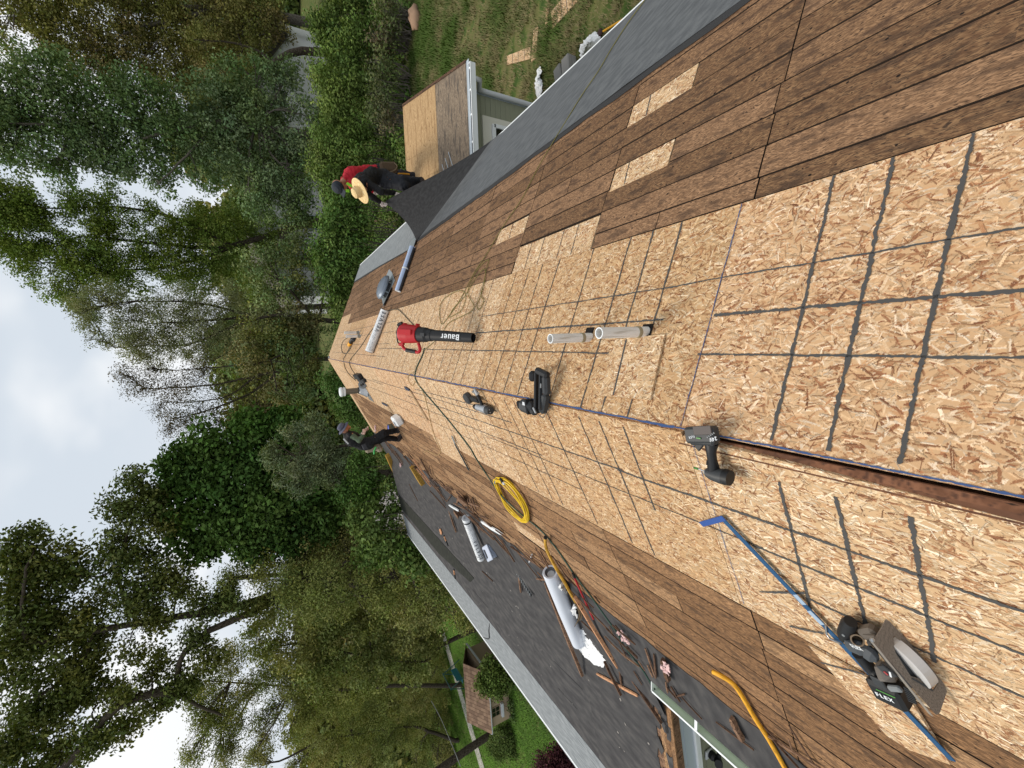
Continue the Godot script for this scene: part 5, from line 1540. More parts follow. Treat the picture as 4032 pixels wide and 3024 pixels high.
	put("core", lathe_mesh([Vector2(0.0, 0.012), Vector2(0.03, 0.01), Vector2(0.03, -0.003), Vector2(0.06, -0.003)], 18), M.white, mr)
	var cr := begin()
	box(cr, lay3(Vector3(2.475, -0.983, -8.937), Vector3(2.495, -0.981, -8.54), NR) * at(Vector3(0.22, 0.02, 0)), Vector3(0.5, 0.01, 0.22), 0.003)
	tag(put("flashing_scrap", cr.commit(), M.galv), "crumpled weathered metal flashing at the roll's upper end", "flashing")
	# --- domed roof vent
	var dc: Vector2 = Vector2(9.783, 1.819)
	var vf := lay(true, dc, dc + Vector2(1.0, 0.55))
	var rv := thing("roof_vent", "grey domed metal roof vent on its bent square flange", "vent", vf)
	put("flange", prism_mesh(PackedVector2Array([Vector2(-0.34, -0.30), Vector2(0.30, -0.34), Vector2(0.34, 0.30), Vector2(-0.30, 0.34)]), 0.004, 0.008), M.galv, rv)
	var fl := begin()
	box(fl, Transform3D(Basis(Vector3(0, 0, 1), 0.35), Vector3(0.42, 0.03, 0.1)), Vector3(0.22, 0.004, 0.4))
	box(fl, Transform3D(Basis(Vector3(0, 0, 1), -0.25), Vector3(-0.40, 0.03, -0.05)), Vector3(0.2, 0.004, 0.45))
	put("flange_lip", fl.commit(), M.galv, rv)
	put("collar", lathe_mesh([Vector2(0.20, 0.0), Vector2(0.185, 0.05), Vector2(0.185, 0.11)], 28), M.charcoal, rv)
	put("dome", lathe_mesh([Vector2(0.215, 0.085), Vector2(0.275, 0.085), Vector2(0.285, 0.10), Vector2(0.28, 0.125), Vector2(0.25, 0.165), Vector2(0.19, 0.20), Vector2(0.10, 0.222), Vector2(0.0, 0.228)], 32), mat(Color8(112, 122, 134), 0.42, 0.35), rv)
	for k in 6:
		var an := TAU * k / 6.0
		put("leg", box_mesh(Vector3(0.03, 0.1, 0.006), 0.0), M.galv, rv, Transform3D(Basis(Vector3.UP, -an + PI / 2), Vector3(cos(an) * 0.22, 0.05, sin(an) * 0.22)))
	# --- plug and socket by the far pipes
	var pg := thing("cord_connector", "black plug joined to a yellow cord end beside the far pipes", "connector", lay(true, Vector2(11.883, 0.654), Vector2(12.201, 0.494)))
	put("socket", lathe_mesh([Vector2(0, 0), Vector2(0.075, 0.0), Vector2(0.085, 0.03), Vector2(0.07, 0.08), Vector2(0.03, 0.10), Vector2(0, 0.1)], 16), M.black, pg)
	put("plug", tube_mesh(PackedVector3Array([Vector3(0.0, 0.07, 0), Vector3(0.12, 0.07, 0), Vector3(0.24, 0.06, 0)]), 0.05, 10), M.black, pg)
	put("yellow_end", tube_mesh(PackedVector3Array([Vector3(0.24, 0.06, 0), Vector3(0.40, 0.05, 0)]), 0.055, 10), mat(Color8(226, 160, 40), 0.5), pg)
	# --- cords
	var olive := mat(Color8(104, 98, 44), 0.6)
	var dgreen := mat(Color8(46, 74, 62), 0.55)
	var dull := mat(Color8(82, 76, 62), 0.6)
	cord("yellow_green_cord", "thin olive cord trailing from the right eave into loose loops by the blower", "cord",
		[Vector3(3.354, -1.324, -2.805), Vector3(3.242, -1.278, -2.986), Vector3(3.1, -1.222, -3.134), Vector3(2.957, -1.164, -3.243), Vector3(2.825, -1.111, -3.411), Vector3(2.687, -1.058, -3.545), Vector3(2.317, -0.918, -3.89), Vector3(1.993, -0.79, -4.077), Vector3(1.784, -0.706, -4.326), Vector3(1.466, -0.578, -4.593),
		Vector3(1.318, -0.519, -4.763), Vector3(1.153, -0.452, -4.863), Vector3(0.956, -0.373, -4.994), Vector3(0.777, -0.301, -5.206), Vector3(0.705, -0.272, -5.367), Vector3(0.909, -0.354, -5.634), Vector3(1.047, -0.41, -5.63), Vector3(1.115, -0.437, -5.289), Vector3(1.092, -0.428, -4.958), Vector3(0.994, -0.388, -4.79), Vector3(0.845, -0.326, -4.796), Vector3(0.804, -0.31, -4.959), Vector3(0.783, -0.302, -5.151), Vector3(0.905, -0.348, -5.067), Vector3(1.017, -0.394, -4.838), Vector3(1.235, -0.481, -4.646), Vector3(1.292, -0.506, -4.482), Vector3(1.143, -0.446, -4.372), Vector3(0.984, -0.382, -4.355), Vector3(0.902, -0.349, -4.214), Vector3(0.813, -0.314, -4.266), Vector3(0.873, -0.338, -4.373), Vector3(1.0, -0.388, -4.344), Vector3(1.273, -0.496, -4.423), Vector3(1.395, -0.547, -4.455), Vector3(1.363, -0.535, -4.639), Vector3(1.215, -0.473, -4.764), Vector3(1.047, -0.406, -4.768), Vector3(0.872, -0.337, -4.456), Vector3(0.804, -0.31, -4.488), Vector3(0.753, -0.29, -4.815), Vector3(0.694, -0.266, -5.124), Vector3(0.541, -0.204, -5.263), Vector3(0.402, -0.149, -5.622), Vector3(0.349, -0.127, -5.769)], 0.0042, olive, 6)
	cord("grey_green_lead", "grey-green lead running from the printed roll down to the blower", "cord", [Vector3(1.283, -0.502, -9.968), Vector3(1.174, -0.439, -9.34), Vector3(1.152, -0.45, -8.897), Vector3(1.114, -0.435, -8.184), Vector3(0.999, -0.388, -7.645), Vector3(0.844, -0.326, -7.062), Vector3(0.746, -0.287, -6.672)], 0.007, dull)
	cord("looped_lead", "thin dark lead looping from the yellow connector over the ridge", "cord", [Vector3(0.434, -0.153, -12.012), Vector3(0.305, -0.112, -12.205), Vector3(0.228, -0.081, -12.564), Vector3(0.245, -0.088, -13.299), Vector3(0.402, -0.151, -13.935), Vector3(0.586, -0.224, -13.997), Vector3(0.675, -0.26, -13.358)], 0.009, dull)
	cord("ridge_lead", "dark lead crossing the ridge near the gable and running to the black adapter", "cord", [Vector3(0.435, -0.153, -12.162), Vector3(0.271, -0.096, -12.429), Vector3(0.137, -0.042, -12.614), Vector3(0.092, -0.024, -12.676), Vector3(-0.04, -0.006, -12.575), Vector3(-0.219, -0.093, -12.991), Vector3(-0.402, -0.182, -12.91), Vector3(-0.537, -0.248, -12.324)], 0.009, dull)
	cord("second_ridge_lead", "dark lead from under the printed roll over the ridge beside the first one", "cord", [Vector3(0.831, -0.321, -9.922), Vector3(0.651, -0.249, -10.299), Vector3(0.43, -0.16, -10.646), Vector3(0.169, -0.055, -11.314), Vector3(0.102, -0.028, -11.444), Vector3(0.017, 0.021, -11.432), Vector3(-0.143, -0.056, -11.734), Vector3(-0.34, -0.152, -11.715)], 0.009, dull)
	cord("green_hose", "long dark green hose running from the blower over the ridge down the left slope", "hose", [Vector3(0.39, -0.144, -5.746), Vector3(0.291, -0.104, -5.733), Vector3(0.14, -0.043, -5.803), Vector3(0.042, -0.004, -5.79), Vector3(-0.034, -0.003, -5.789), Vector3(-0.129, -0.049, -5.808), Vector3(-0.202, -0.085, -5.727), Vector3(-0.236, -0.101, -5.709), Vector3(-0.361, -0.162, -5.555), Vector3(-0.551, -0.254, -5.318), Vector3(-0.688, -0.321, -5.179), Vector3(-0.923, -0.435, -4.983), Vector3(-1.077, -0.511, -4.968), Vector3(-1.326, -0.631, -4.864), Vector3(-1.461, -0.655, -4.646), Vector3(-1.543, -0.684, -4.431), Vector3(-1.605, -0.714, -4.233), Vector3(-1.7, -0.804, -4.147), Vector3(-1.741, -0.833, -3.998), Vector3(-1.807, -0.865, -3.848), Vector3(-1.962, -0.94, -3.715), Vector3(-2.178, -1.046, -3.617), Vector3(-2.423, -1.165, -3.441), Vector3(-2.621, -1.261, -3.326), Vector3(-2.794, -1.345, -3.222), Vector3(-2.986, -1.439, -3.206), Vector3(-3.174, -1.53, -3.04), Vector3(-3.439, -1.659, -2.961), Vector3(-3.526, -1.701, -2.847), Vector3(-3.429, -1.634, -2.699), Vector3(-3.464, -1.662, -2.61)], 0.009, dgreen)
	cord("thin_tie_cord", "pale thin cord straggling from the second looped lead on the left slope", "cord", [Vector3(0.078, 0.049, -5.649), Vector3(0.002, 0.012, -6.065), Vector3(-0.079, -0.027, -6.244), Vector3(-0.176, -0.074, -6.212), Vector3(-0.083, -0.029, -5.834), Vector3(-0.312, -0.141, -5.843), Vector3(-0.824, -0.39, -6.384), Vector3(-1.163, -0.554, -6.674), Vector3(-1.374, -0.657, -6.752), Vector3(-1.587, -0.76, -7.21), Vector3(-1.642, -0.787, -7.642), Vector3(-1.712, -0.821, -8.09), Vector3(-1.858, -0.892, -8.469)], 0.005, mat(Color8(170, 142, 98), 0.8))
	build_ridge_tools()
	build_underlayment()

func printed_roll(called: String, label: String, a: Vector3, b: Vector3, r: float, up: Vector3, where: float) -> void:
	var f := axis_frame(a, b - a)
	var o := thing(called, label, "roll", f)
	var l := a.distance_to(b)
	var m := tmat(print_roll_image(), 0.5, 1.0)
	m.uv1_scale = Vector3(2, 1.0 / l, 1)
	put("wrap", lathe_mesh([Vector2(r * 0.5, -0.004), Vector2(r * 0.96, 0.0), Vector2(r, 0.006), Vector2(r, l - 0.006), Vector2(r * 0.96, l), Vector2(r * 0.5, l)], 26), m, o)
	put("core", lathe_mesh([Vector2(0.0, 0.02), Vector2(r * 0.5, 0.02), Vector2(r * 0.5, -0.008), Vector2(r * 0.95, -0.008)], 18), M.white_dirty, o)
	# big letters along the roll on the side that faces up and towards the ridge
	var view := (f.basis.inverse() * (Vector3(0.47, 1.714, 0.0) - (a + b) * 0.5))
	view.y = 0.0
	view = view.normalized()
	var word := "VELVSE"
	for i in word.length():
		var t := l * (where + 0.42 * (i / 5.0)) - 0.0
		words(word[i], r * 0.9, mat(Color8(86, 90, 96), 0.6), o, Transform3D(Basis(Vector3(0, 1, 0), view.cross(Vector3(0, 1, 0)), view), view.rotated(Vector3.UP, 0.55) * (r + 0.003) * 0.0 + view * (r + 0.002) + Vector3(0, t, 0)))

# ------------------------------------------------------------------ tools on the ridge
func build_ridge_tools() -> void:
	var UP := Vector3.UP
	# framing nailer
	var o := thing("framing_nailer", "big black cordless framing nailer lying across the ridge", "nailer", at(Vector3(0.058, 0.0, -2.645)))
	local(o, bar_mesh(Vector3(-0.079, 0.05, -2.581), Vector3(0.219, 0.0, -2.638), UP, 0.026, 0.05, 0.006), "magazine", M.black)
	local(o, bar_mesh(Vector3(-0.038, 0.075, -2.494), Vector3(0.215, 0.025, -2.552), UP, 0.012, 0.03, 0.003), "magazine_rail", M.charcoal)
	local(o, bar_mesh(Vector3(0.123, 0.09, -2.461), Vector3(0.155, 0.09, -2.457), UP, 0.012, 0.008, 0.002), "gauge", M.grey)
	var st := begin()
	bar(st, Vector3(-0.071, 0.04, -2.518), Vector3(0.07, 0.03, -2.481), UP, 0.055, 0.06, 0.014)
	bar(st, Vector3(0.064, 0.03, -2.475), Vector3(0.203, 0.01, -2.51), UP, 0.06, 0.055, 0.016)
	local(o, st.commit(), "housing", M.charcoal)
	st = begin()
	bar(st, Vector3(0.226, -0.0, -2.7), Vector3(0.146, 0.0, -2.71), UP, 0.055, 0.06, 0.018)
	bar(st, Vector3(0.238, 0.02, -2.618), Vector3(0.203, 0.02, -2.467), UP, 0.05, 0.05, 0.014)
	local(o, st.commit(), "battery", M.black)
	st = begin()
	bar(st, Vector3(-0.045, 0.04, -2.823), Vector3(-0.055, 0.04, -2.651), UP, 0.10, 0.075, 0.026)
	local(o, st.commit(), "motor_housing", M.charcoal)
	st = begin()
	bar(st, Vector3(-0.015, 0.04, -2.849), Vector3(-0.078, 0.04, -2.825), UP, 0.03, 0.06, 0.012)
	local(o, st.commit(), "head_cap", M.black)
	local(o, bar_mesh(Vector3(0.015, 0.045, -2.704), Vector3(-0.099, 0.045, -2.671), UP, 0.02, 0.08, 0.008), "collar", M.black)
	local(o, bar_mesh(Vector3(-0.019, 0.082, -2.731), Vector3(-0.02, 0.082, -2.695), UP, 0.025, 0.003, 0.0), "label", M.white_dirty)
	st = begin()
	bar(st, Vector3(-0.054, 0.07, -2.617), Vector3(-0.074, 0.07, -2.562), UP, 0.05, 0.05, 0.012)
	local(o, st.commit(), "nose", M.black)
	local(o, tube_mesh(PackedVector3Array([Vector3(-0.029, 0.1, -2.55), Vector3(-0.064, 0.1, -2.516)]), 0.008, 8), "nose_bolt", M.steel)
	local(o, tube_mesh(smooth_path([Vector3(-0.093, 0.03, -2.594), Vector3(-0.117, 0.0, -2.58), Vector3(-0.108, -0.02, -2.585), Vector3(-0.07, -0.02, -2.554), Vector3(-0.031, 0.0, -2.483)], 4), 0.003, 6), "rafter_hook", M.grey)
	# coil nailer
	o = thing("coil_nailer", "small silver and black coil nailer lying just left of the ridge", "nailer", at(Vector3(-0.139, -0.068, -3.865)))
	var NL := frame_l().basis.y
	local(o, lathe_mesh([Vector2(0, 0.0), Vector2(0.055, 0.0), Vector2(0.062, 0.012), Vector2(0.062, 0.05), Vector2(0.05, 0.062), Vector2(0, 0.062)], 22, Transform3D(Basis(frame_l().basis.x, NL, frame_l().basis.z), Vector3(-0.113, -0.055, -4.024))), "nail_canister", M.charcoal)
	st = begin()
	bar(st, Vector3(-0.106, -0.007, -3.873), Vector3(-0.114, 0.0, -3.697), NL, 0.05, 0.05, 0.01)
	bar(st, Vector3(-0.208, -0.068, -3.972), Vector3(-0.228, -0.077, -3.894), NL, 0.05, 0.04, 0.01)
	local(o, st.commit(), "magazine_door", M.black)
	local(o, tube_mesh(PackedVector3Array([Vector3(-0.044, 0.034, -3.653), Vector3(-0.152, -0.018, -3.668)]), 0.017, 12), "handle", M.black)
	local(o, tube_mesh(PackedVector3Array([Vector3(0.015, 0.063, -3.653), Vector3(-0.044, 0.034, -3.648)]), PackedFloat32Array([0.014, 0.022]), 12), "driver_nose", M.steel)
	st = begin()
	bar(st, Vector3(-0.023, 0.033, -3.75), Vector3(-0.036, 0.038, -3.62), NL, 0.022, 0.03, 0.004)
	bar(st, Vector3(0.028, 0.081, -3.513), Vector3(0.039, 0.086, -3.462), NL, 0.006, 0.006, 0.0)
	local(o, st.commit(), "safety_tip", M.steel)
	local(o, tube_mesh(PackedVector3Array([Vector3(-0.194, -0.039, -3.809), Vector3(-0.194, -0.039, -3.664), Vector3(-0.198, -0.04, -3.589)]), PackedFloat32Array([0.036, 0.044, 0.043]), 16), "cylinder", mat(Color8(176, 180, 186), 0.35, 0.6))
	local(o, tube_mesh(PackedVector3Array([Vector3(-0.197, -0.04, -3.598), Vector3(-0.198, -0.041, -3.528)]), PackedFloat32Array([0.044, 0.036]), 16), "end_cap", M.charcoal)
	for q: Vector3 in [Vector3(-0.172, 0.003, -3.465), Vector3(-0.207, -0.023, -3.501)]:
		local(o, lathe_mesh([Vector2(0.006, 0), Vector2(0.006, 0.004), Vector2(0, 0.004)], 8, Transform3D(Basis(frame_l().basis.x, NL, frame_l().basis.z), q)), "bolt", M.steel)
	# impact driver
	o = thing("impact_driver", "grey cordless impact driver with 24V battery lying over the ridge", "driver", at(Vector3(-0.095, 0.0, -1.204)))
	st = begin()
	var b0: Vector3 = Vector3(0.01, 0.06, -1.256)
	var b1: Vector3 = Vector3(0.032, 0.06, -1.134)
	bar(st, Vector3(-0.002, 0.05, -1.281), Vector3(0.027, 0.05, -1.132), UP, 0.075, 0.055, 0.010)
	bar(st, Vector3(-0.015, 0.04, -1.271), Vector3(0.006, 0.04, -1.142), UP, 0.065, 0.05, 0.010)
	local(o, st.commit(), "battery", M.charcoal)
	local(o, bar_mesh(Vector3(0.031, 0.08, -1.227), Vector3(0.05, 0.08, -1.137), UP, 0.04, 0.008, 0.002), "battery_label", mat(Color8(70, 62, 60), 0.5))
	for k in 5:
		local(o, bar_mesh(Vector3(0.017, 0.083, -1.156).lerp(Vector3(0.041, 0.083, -1.126), k / 4.0), Vector3(0.013, 0.083, -1.15).lerp(Vector3(0.038, 0.083, -1.12), k / 4.0), UP, 0.004, 0.004, 0.0), "battery_rib", M.grey)
	var wx := lay3(Vector3(0.017, 0.082, -1.116), Vector3(0.006, 0.082, -1.141), UP)
	words("24V", 0.017, M.white_dirty, o, Transform3D(Basis(wx.basis.x, Vector3.UP.cross(wx.basis.x).normalized(), Vector3.UP), Vector3(0.012, 0.084, -1.126) - o.position))
	words("FLEX", 0.011, M.white_dirty, o, Transform3D(Basis(wx.basis.x, Vector3.UP.cross(wx.basis.x).normalized(), Vector3.UP), Vector3(-0.0, 0.08, -1.236) - o.position))
	local(o, bar_mesh(Vector3(0.001, 0.081, -1.21), Vector3(0.002, 0.081, -1.189), UP, 0.006, 0.004, 0.0), "indicator", mat(Color8(90, 140, 80), 0.5))
	local(o, bar_mesh(Vector3(-0.033, 0.05, -1.232), Vector3(-0.053, 0.05, -1.206), UP, 0.04, 0.012, 0.004), "belt_clip", M.black)
	local(o, tube_mesh(PackedVector3Array([Vector3(-0.028, 0.03, -1.171), Vector3(-0.062, 0.03, -1.172), Vector3(-0.108, 0.01, -1.179), Vector3(-0.156, -0.01, -1.185)]), PackedFloat32Array([0.030, 0.022, 0.021, 0.028]), 14), "handle", M.black)
	local(o, bar_mesh(Vector3(-0.108, 0.02, -1.193), Vector3(-0.135, 0.01, -1.202), UP, 0.012, 0.018, 0.005), "trigger", M.black)
	local(o, tube_mesh(PackedVector3Array([Vector3(-0.179, -0.01, -1.217), Vector3(-0.178, -0.01, -1.196), Vector3(-0.178, -0.01, -1.155), Vector3(-0.176, -0.01, -1.125)]), PackedFloat32Array([0.022, 0.030, 0.034, 0.036]), 18), "motor_housing", M.charcoal)
	local(o, tube_mesh(PackedVector3Array([Vector3(-0.175, -0.01, -1.131), Vector3(-0.175, -0.01, -1.103)]), PackedFloat32Array([0.037, 0.034]), 18), "end_cap", M.black)
	local(o, tube_mesh(PackedVector3Array([Vector3(-0.177, -0.01, -1.229), Vector3(-0.179, -0.01, -1.215)]), PackedFloat32Array([0.012, 0.020]), 12), "chuck", M.grey)
	local(o, tube_mesh(PackedVector3Array([Vector3(-0.175, -0.015, -1.271), Vector3(-0.177, -0.012, -1.229)]), 0.0035, 8), "bit", M.steel)
	local(o, tube_mesh(PackedVector3Array([Vector3(-0.177, -0.017, -1.292), Vector3(-0.176, -0.015, -1.268)]), 0.0055, 8), "bit_tip", mat(Color8(58, 120, 52), 0.5))
	# blue snapped edge strip that shows left of the driver
	# power adapter and flue near the gable
	o = thing("power_adapter", "black boxy adapter with a dangling lead beside the steel flue", "adapter", at(Vector3(-0.456, -0.222, -11.606)))
	st = begin()
	bar(st, Vector3(-0.342, -0.099, -11.343), Vector3(-0.314, -0.086, -10.624), NL, 0.14, 0.12, 0.02)
	bar(st, Vector3(-0.432, -0.155, -11.306), Vector3(-0.398, -0.149, -10.43), NL, 0.10, 0.08, 0.02)
	local(o, st.commit(), "body", M.black)
	var base: Vector3 = Vector3(-0.744, -0.362, -11.615)
	o = thing("flue_pipe", "steel flue pipe with white cap and flared flashing on the left slope", "flue", Transform3D(Basis(), base))
	var stain := mat(Color8(120, 112, 100), 0.4, 0.5)
	put("flashing_plate", prism_mesh(PackedVector2Array([Vector2(-0.3, -0.34), Vector2(0.3, -0.34), Vector2(0.3, 0.34), Vector2(-0.3, 0.34)]), 0.005, 0.010, 1.0, Vector2(), Transform3D(frame_l().basis, Vector3.ZERO)), M.steel, o)
	put("flashing_cone", lathe_mesh([Vector2(0.20, -0.02), Vector2(0.14, 0.07), Vector2(0.10, 0.16), Vector2(0.085, 0.17)], 24), M.steel, o)
	put("storm_collar", lathe_mesh([Vector2(0.095, 0.14), Vector2(0.10, 0.15), Vector2(0.085, 0.19)], 20), M.charcoal, o)
	put("pipe", lathe_mesh([Vector2(0.075, 0.1), Vector2(0.075, 0.56)], 22), stain, o)
	put("cap_skirt", lathe_mesh([Vector2(0.085, 0.50), Vector2(0.115, 0.51), Vector2(0.115, 0.56), Vector2(0.095, 0.565), Vector2(0.095, 0.585)], 24), M.white, o)
	put("cap", lathe_mesh([Vector2(0.09, 0.58), Vector2(0.125, 0.585), Vector2(0.125, 0.62), Vector2(0.10, 0.65), Vector2(0.0, 0.66)], 24), M.white, o)
	o = thing("elbow_fitting", "round grey metal fitting lying against the flue flashing", "fitting", at(Vector3(-0.534, -0.193, -10.989)))
	put("ring", lathe_mesh([Vector2(0.05, -0.05), Vector2(0.10, -0.04), Vector2(0.11, 0.0), Vector2(0.10, 0.05), Vector2(0.05, 0.055), Vector2(0.045, 0.0), Vector2(0.05, -0.05)], 20, Transform3D(Basis(Vector3(1, 0, 0), 1.2), Vector3.ZERO)), M.grey, o)
	put("hub", lathe_mesh([Vector2(0.0, 0.03), Vector2(0.03, 0.035), Vector2(0.035, -0.04), Vector2(0, -0.04)], 14, Transform3D(Basis(Vector3(1, 0, 0), 1.2), Vector3.ZERO)), M.charcoal, o)

# ------------------------------------------------------------------ the sheet the workers unroll
func build_underlayment() -> void:
	var o := thing("underlayment_sheet", "long dark grey underlayment sheet laid along the right eave, far end lifted by workers", "roofing sheet")
	# flat run up to a slanting fold, then the free end rises to the hands
	var st := begin()
	var g := []
	var e0: Vector3 = Vector3(2.497, -0.971, -8.447)
	var hand_l: Vector3 = Vector3(3.05, -0.289, -8.05)
	for i in 44:
		var row := []
		for k in 13:
			var v := k / 12.0
			var s := lerpf(2.725, 3.632, v)
			var tf := lerpf(8.35, 5.45, v)
			if i < 32:
				var t := lerpf(-2.6, tf, i / 31.0)
				var h := 0.012 + 0.006 * noi.get_noise_2d(t * 1.5, s * 3.0) + 0.004 * sin(t * 0.9 + s * 2.0)
				row.append(rp(Vector2(t, s), maxf(h, 0.008)))
			else:
				var w := (i - 31) / 12.0
				var flat0 := rp(Vector2(tf, s), 0.012)
				var free := e0.lerp(hand_l, v) - Vector3(0, 0.10 * sin(v * PI), 0)
				var p := flat0.lerp(free, w)
				p -= frame_r().basis.y * 0.10 * v * sin(w * PI) * (1.0 - w)
				if (frame_r().basis.y).dot(p) < 0.012 and p.x < 3.36:
					p += frame_r().basis.y * (0.012 - frame_r().basis.y.dot(p))
				row.append(p)
		g.append(row)
	sheet(st, g.slice(0, 33), Vector2(0.08, 0.26))
	local(o, st.commit(), "sheet", M.under)
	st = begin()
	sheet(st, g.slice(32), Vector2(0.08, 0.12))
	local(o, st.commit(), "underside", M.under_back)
	# dark selvage along its upper edge
	st = begin()
	g = []
	for i in 60:
		var t := -2.6 + 11.1 * i / 59.0
		var w := 0.07 + 0.035 * noi.get_noise_1d(t * 1.3)
		g.append([rp(Vector2(t, 2.735 - w), 0.006), rp(Vector2(t, 2.735), 0.0105)])
	sheet(st, g)
	local(o, st.commit(), "selvage", M.under_dark)

# ------------------------------------------------------------------ left slope
func strip(called: String, label: String, cat: String, a: Vector3, b: Vector3, w: float, h: float, m: Material, up := Vector3(-0.3, 0.95, 0), group := "") -> void:
	var st := begin()
	var xf := lay3(a, b, up)
	var l := a.distance_to(b)
	# a splintered stick: box with ragged pointed ends and a slight bow
	var n := 6
	var pts: Array = []
	for i in n + 1:
		var t := float(i) / n
		var ww := w * (1.0 if i > 0 and i < n else 0.55) * rng.randf_range(0.85, 1.1)
		var y := h * 0.2 * sin(t * PI) * rng.randf_range(0.2, 1.0)
		var z := rng.randf_range(-0.06, 0.06) * w
		pts.append([Vector3(l * t, y, z - ww / 2), Vector3(l * t, y, z + ww / 2), Vector3(l * t, y + h, z + ww * 0.42), Vector3(l * t, y + h, z - ww * 0.42)])
	for i in n:
		for k in 4:
			var q := (k + 1) % 4
			var p0: Vector3 = pts[i][k]
			var p1: Vector3 = pts[i][q]
			var p2: Vector3 = pts[i + 1][q]
			var p3: Vector3 = pts[i + 1][k]
			var nn := (p1 - p0).cross(p3 - p0).normalized()
			var cc := (pts[i][0] + pts[i][2]) * 0.5 as Vector3
			if nn.dot((p0 + p1) * 0.5 - cc) < 0:
				nn = -nn
			quad(st, p0, p1, p2, p3, nn, [Vector2(p0.x, k * 0.1), Vector2(p1.x, k * 0.1 + 0.06), Vector2(p2.x, k * 0.1 + 0.06), Vector2(p3.x, k * 0.1)])
	for i: int in [0, n]:
		quad(st, pts[i][0], pts[i][1], pts[i][2], pts[i][3], Vector3(-1 if i == 0 else 1, 0, 0))
	tag(put(called, st.commit(), m, self, xf), label, cat, group)

func tuft(c: Vector3, r: float, label: String, seed_: int) -> void:
	var rr := RandomNumberGenerator.new()
	rr.seed = seed_
	var st := begin()
	var n := FastNoiseLite.new()
	n.seed = seed_
	n.frequency = 3.4
	for j in 8:
		var off := Vector3(rr.randfn(), absf(rr.randfn()) * 0.3, rr.randfn()) * r * 0.45
		var g := []
		for i in 9:
			var row := []
			var ph := PI * i / 8.0
			for k in 13:
				var th := TAU * k / 12.0
				var d := Vector3(sin(ph) * cos(th), cos(ph), sin(ph) * sin(th))
				row.append(off + d * Vector3(1.0, 0.5, 1.0) * r * 0.85 * (0.42 + 0.75 * n.get_noise_3dv(d * 1.3 + off * 20.0)))
			g.append(row)
		sheet(st, g)
	tag(put("insulation_tuft", st.commit(), mat(Color8(226, 192, 190), 0.95), self, at(c)), label, "insulation", "pink insulation tufts")

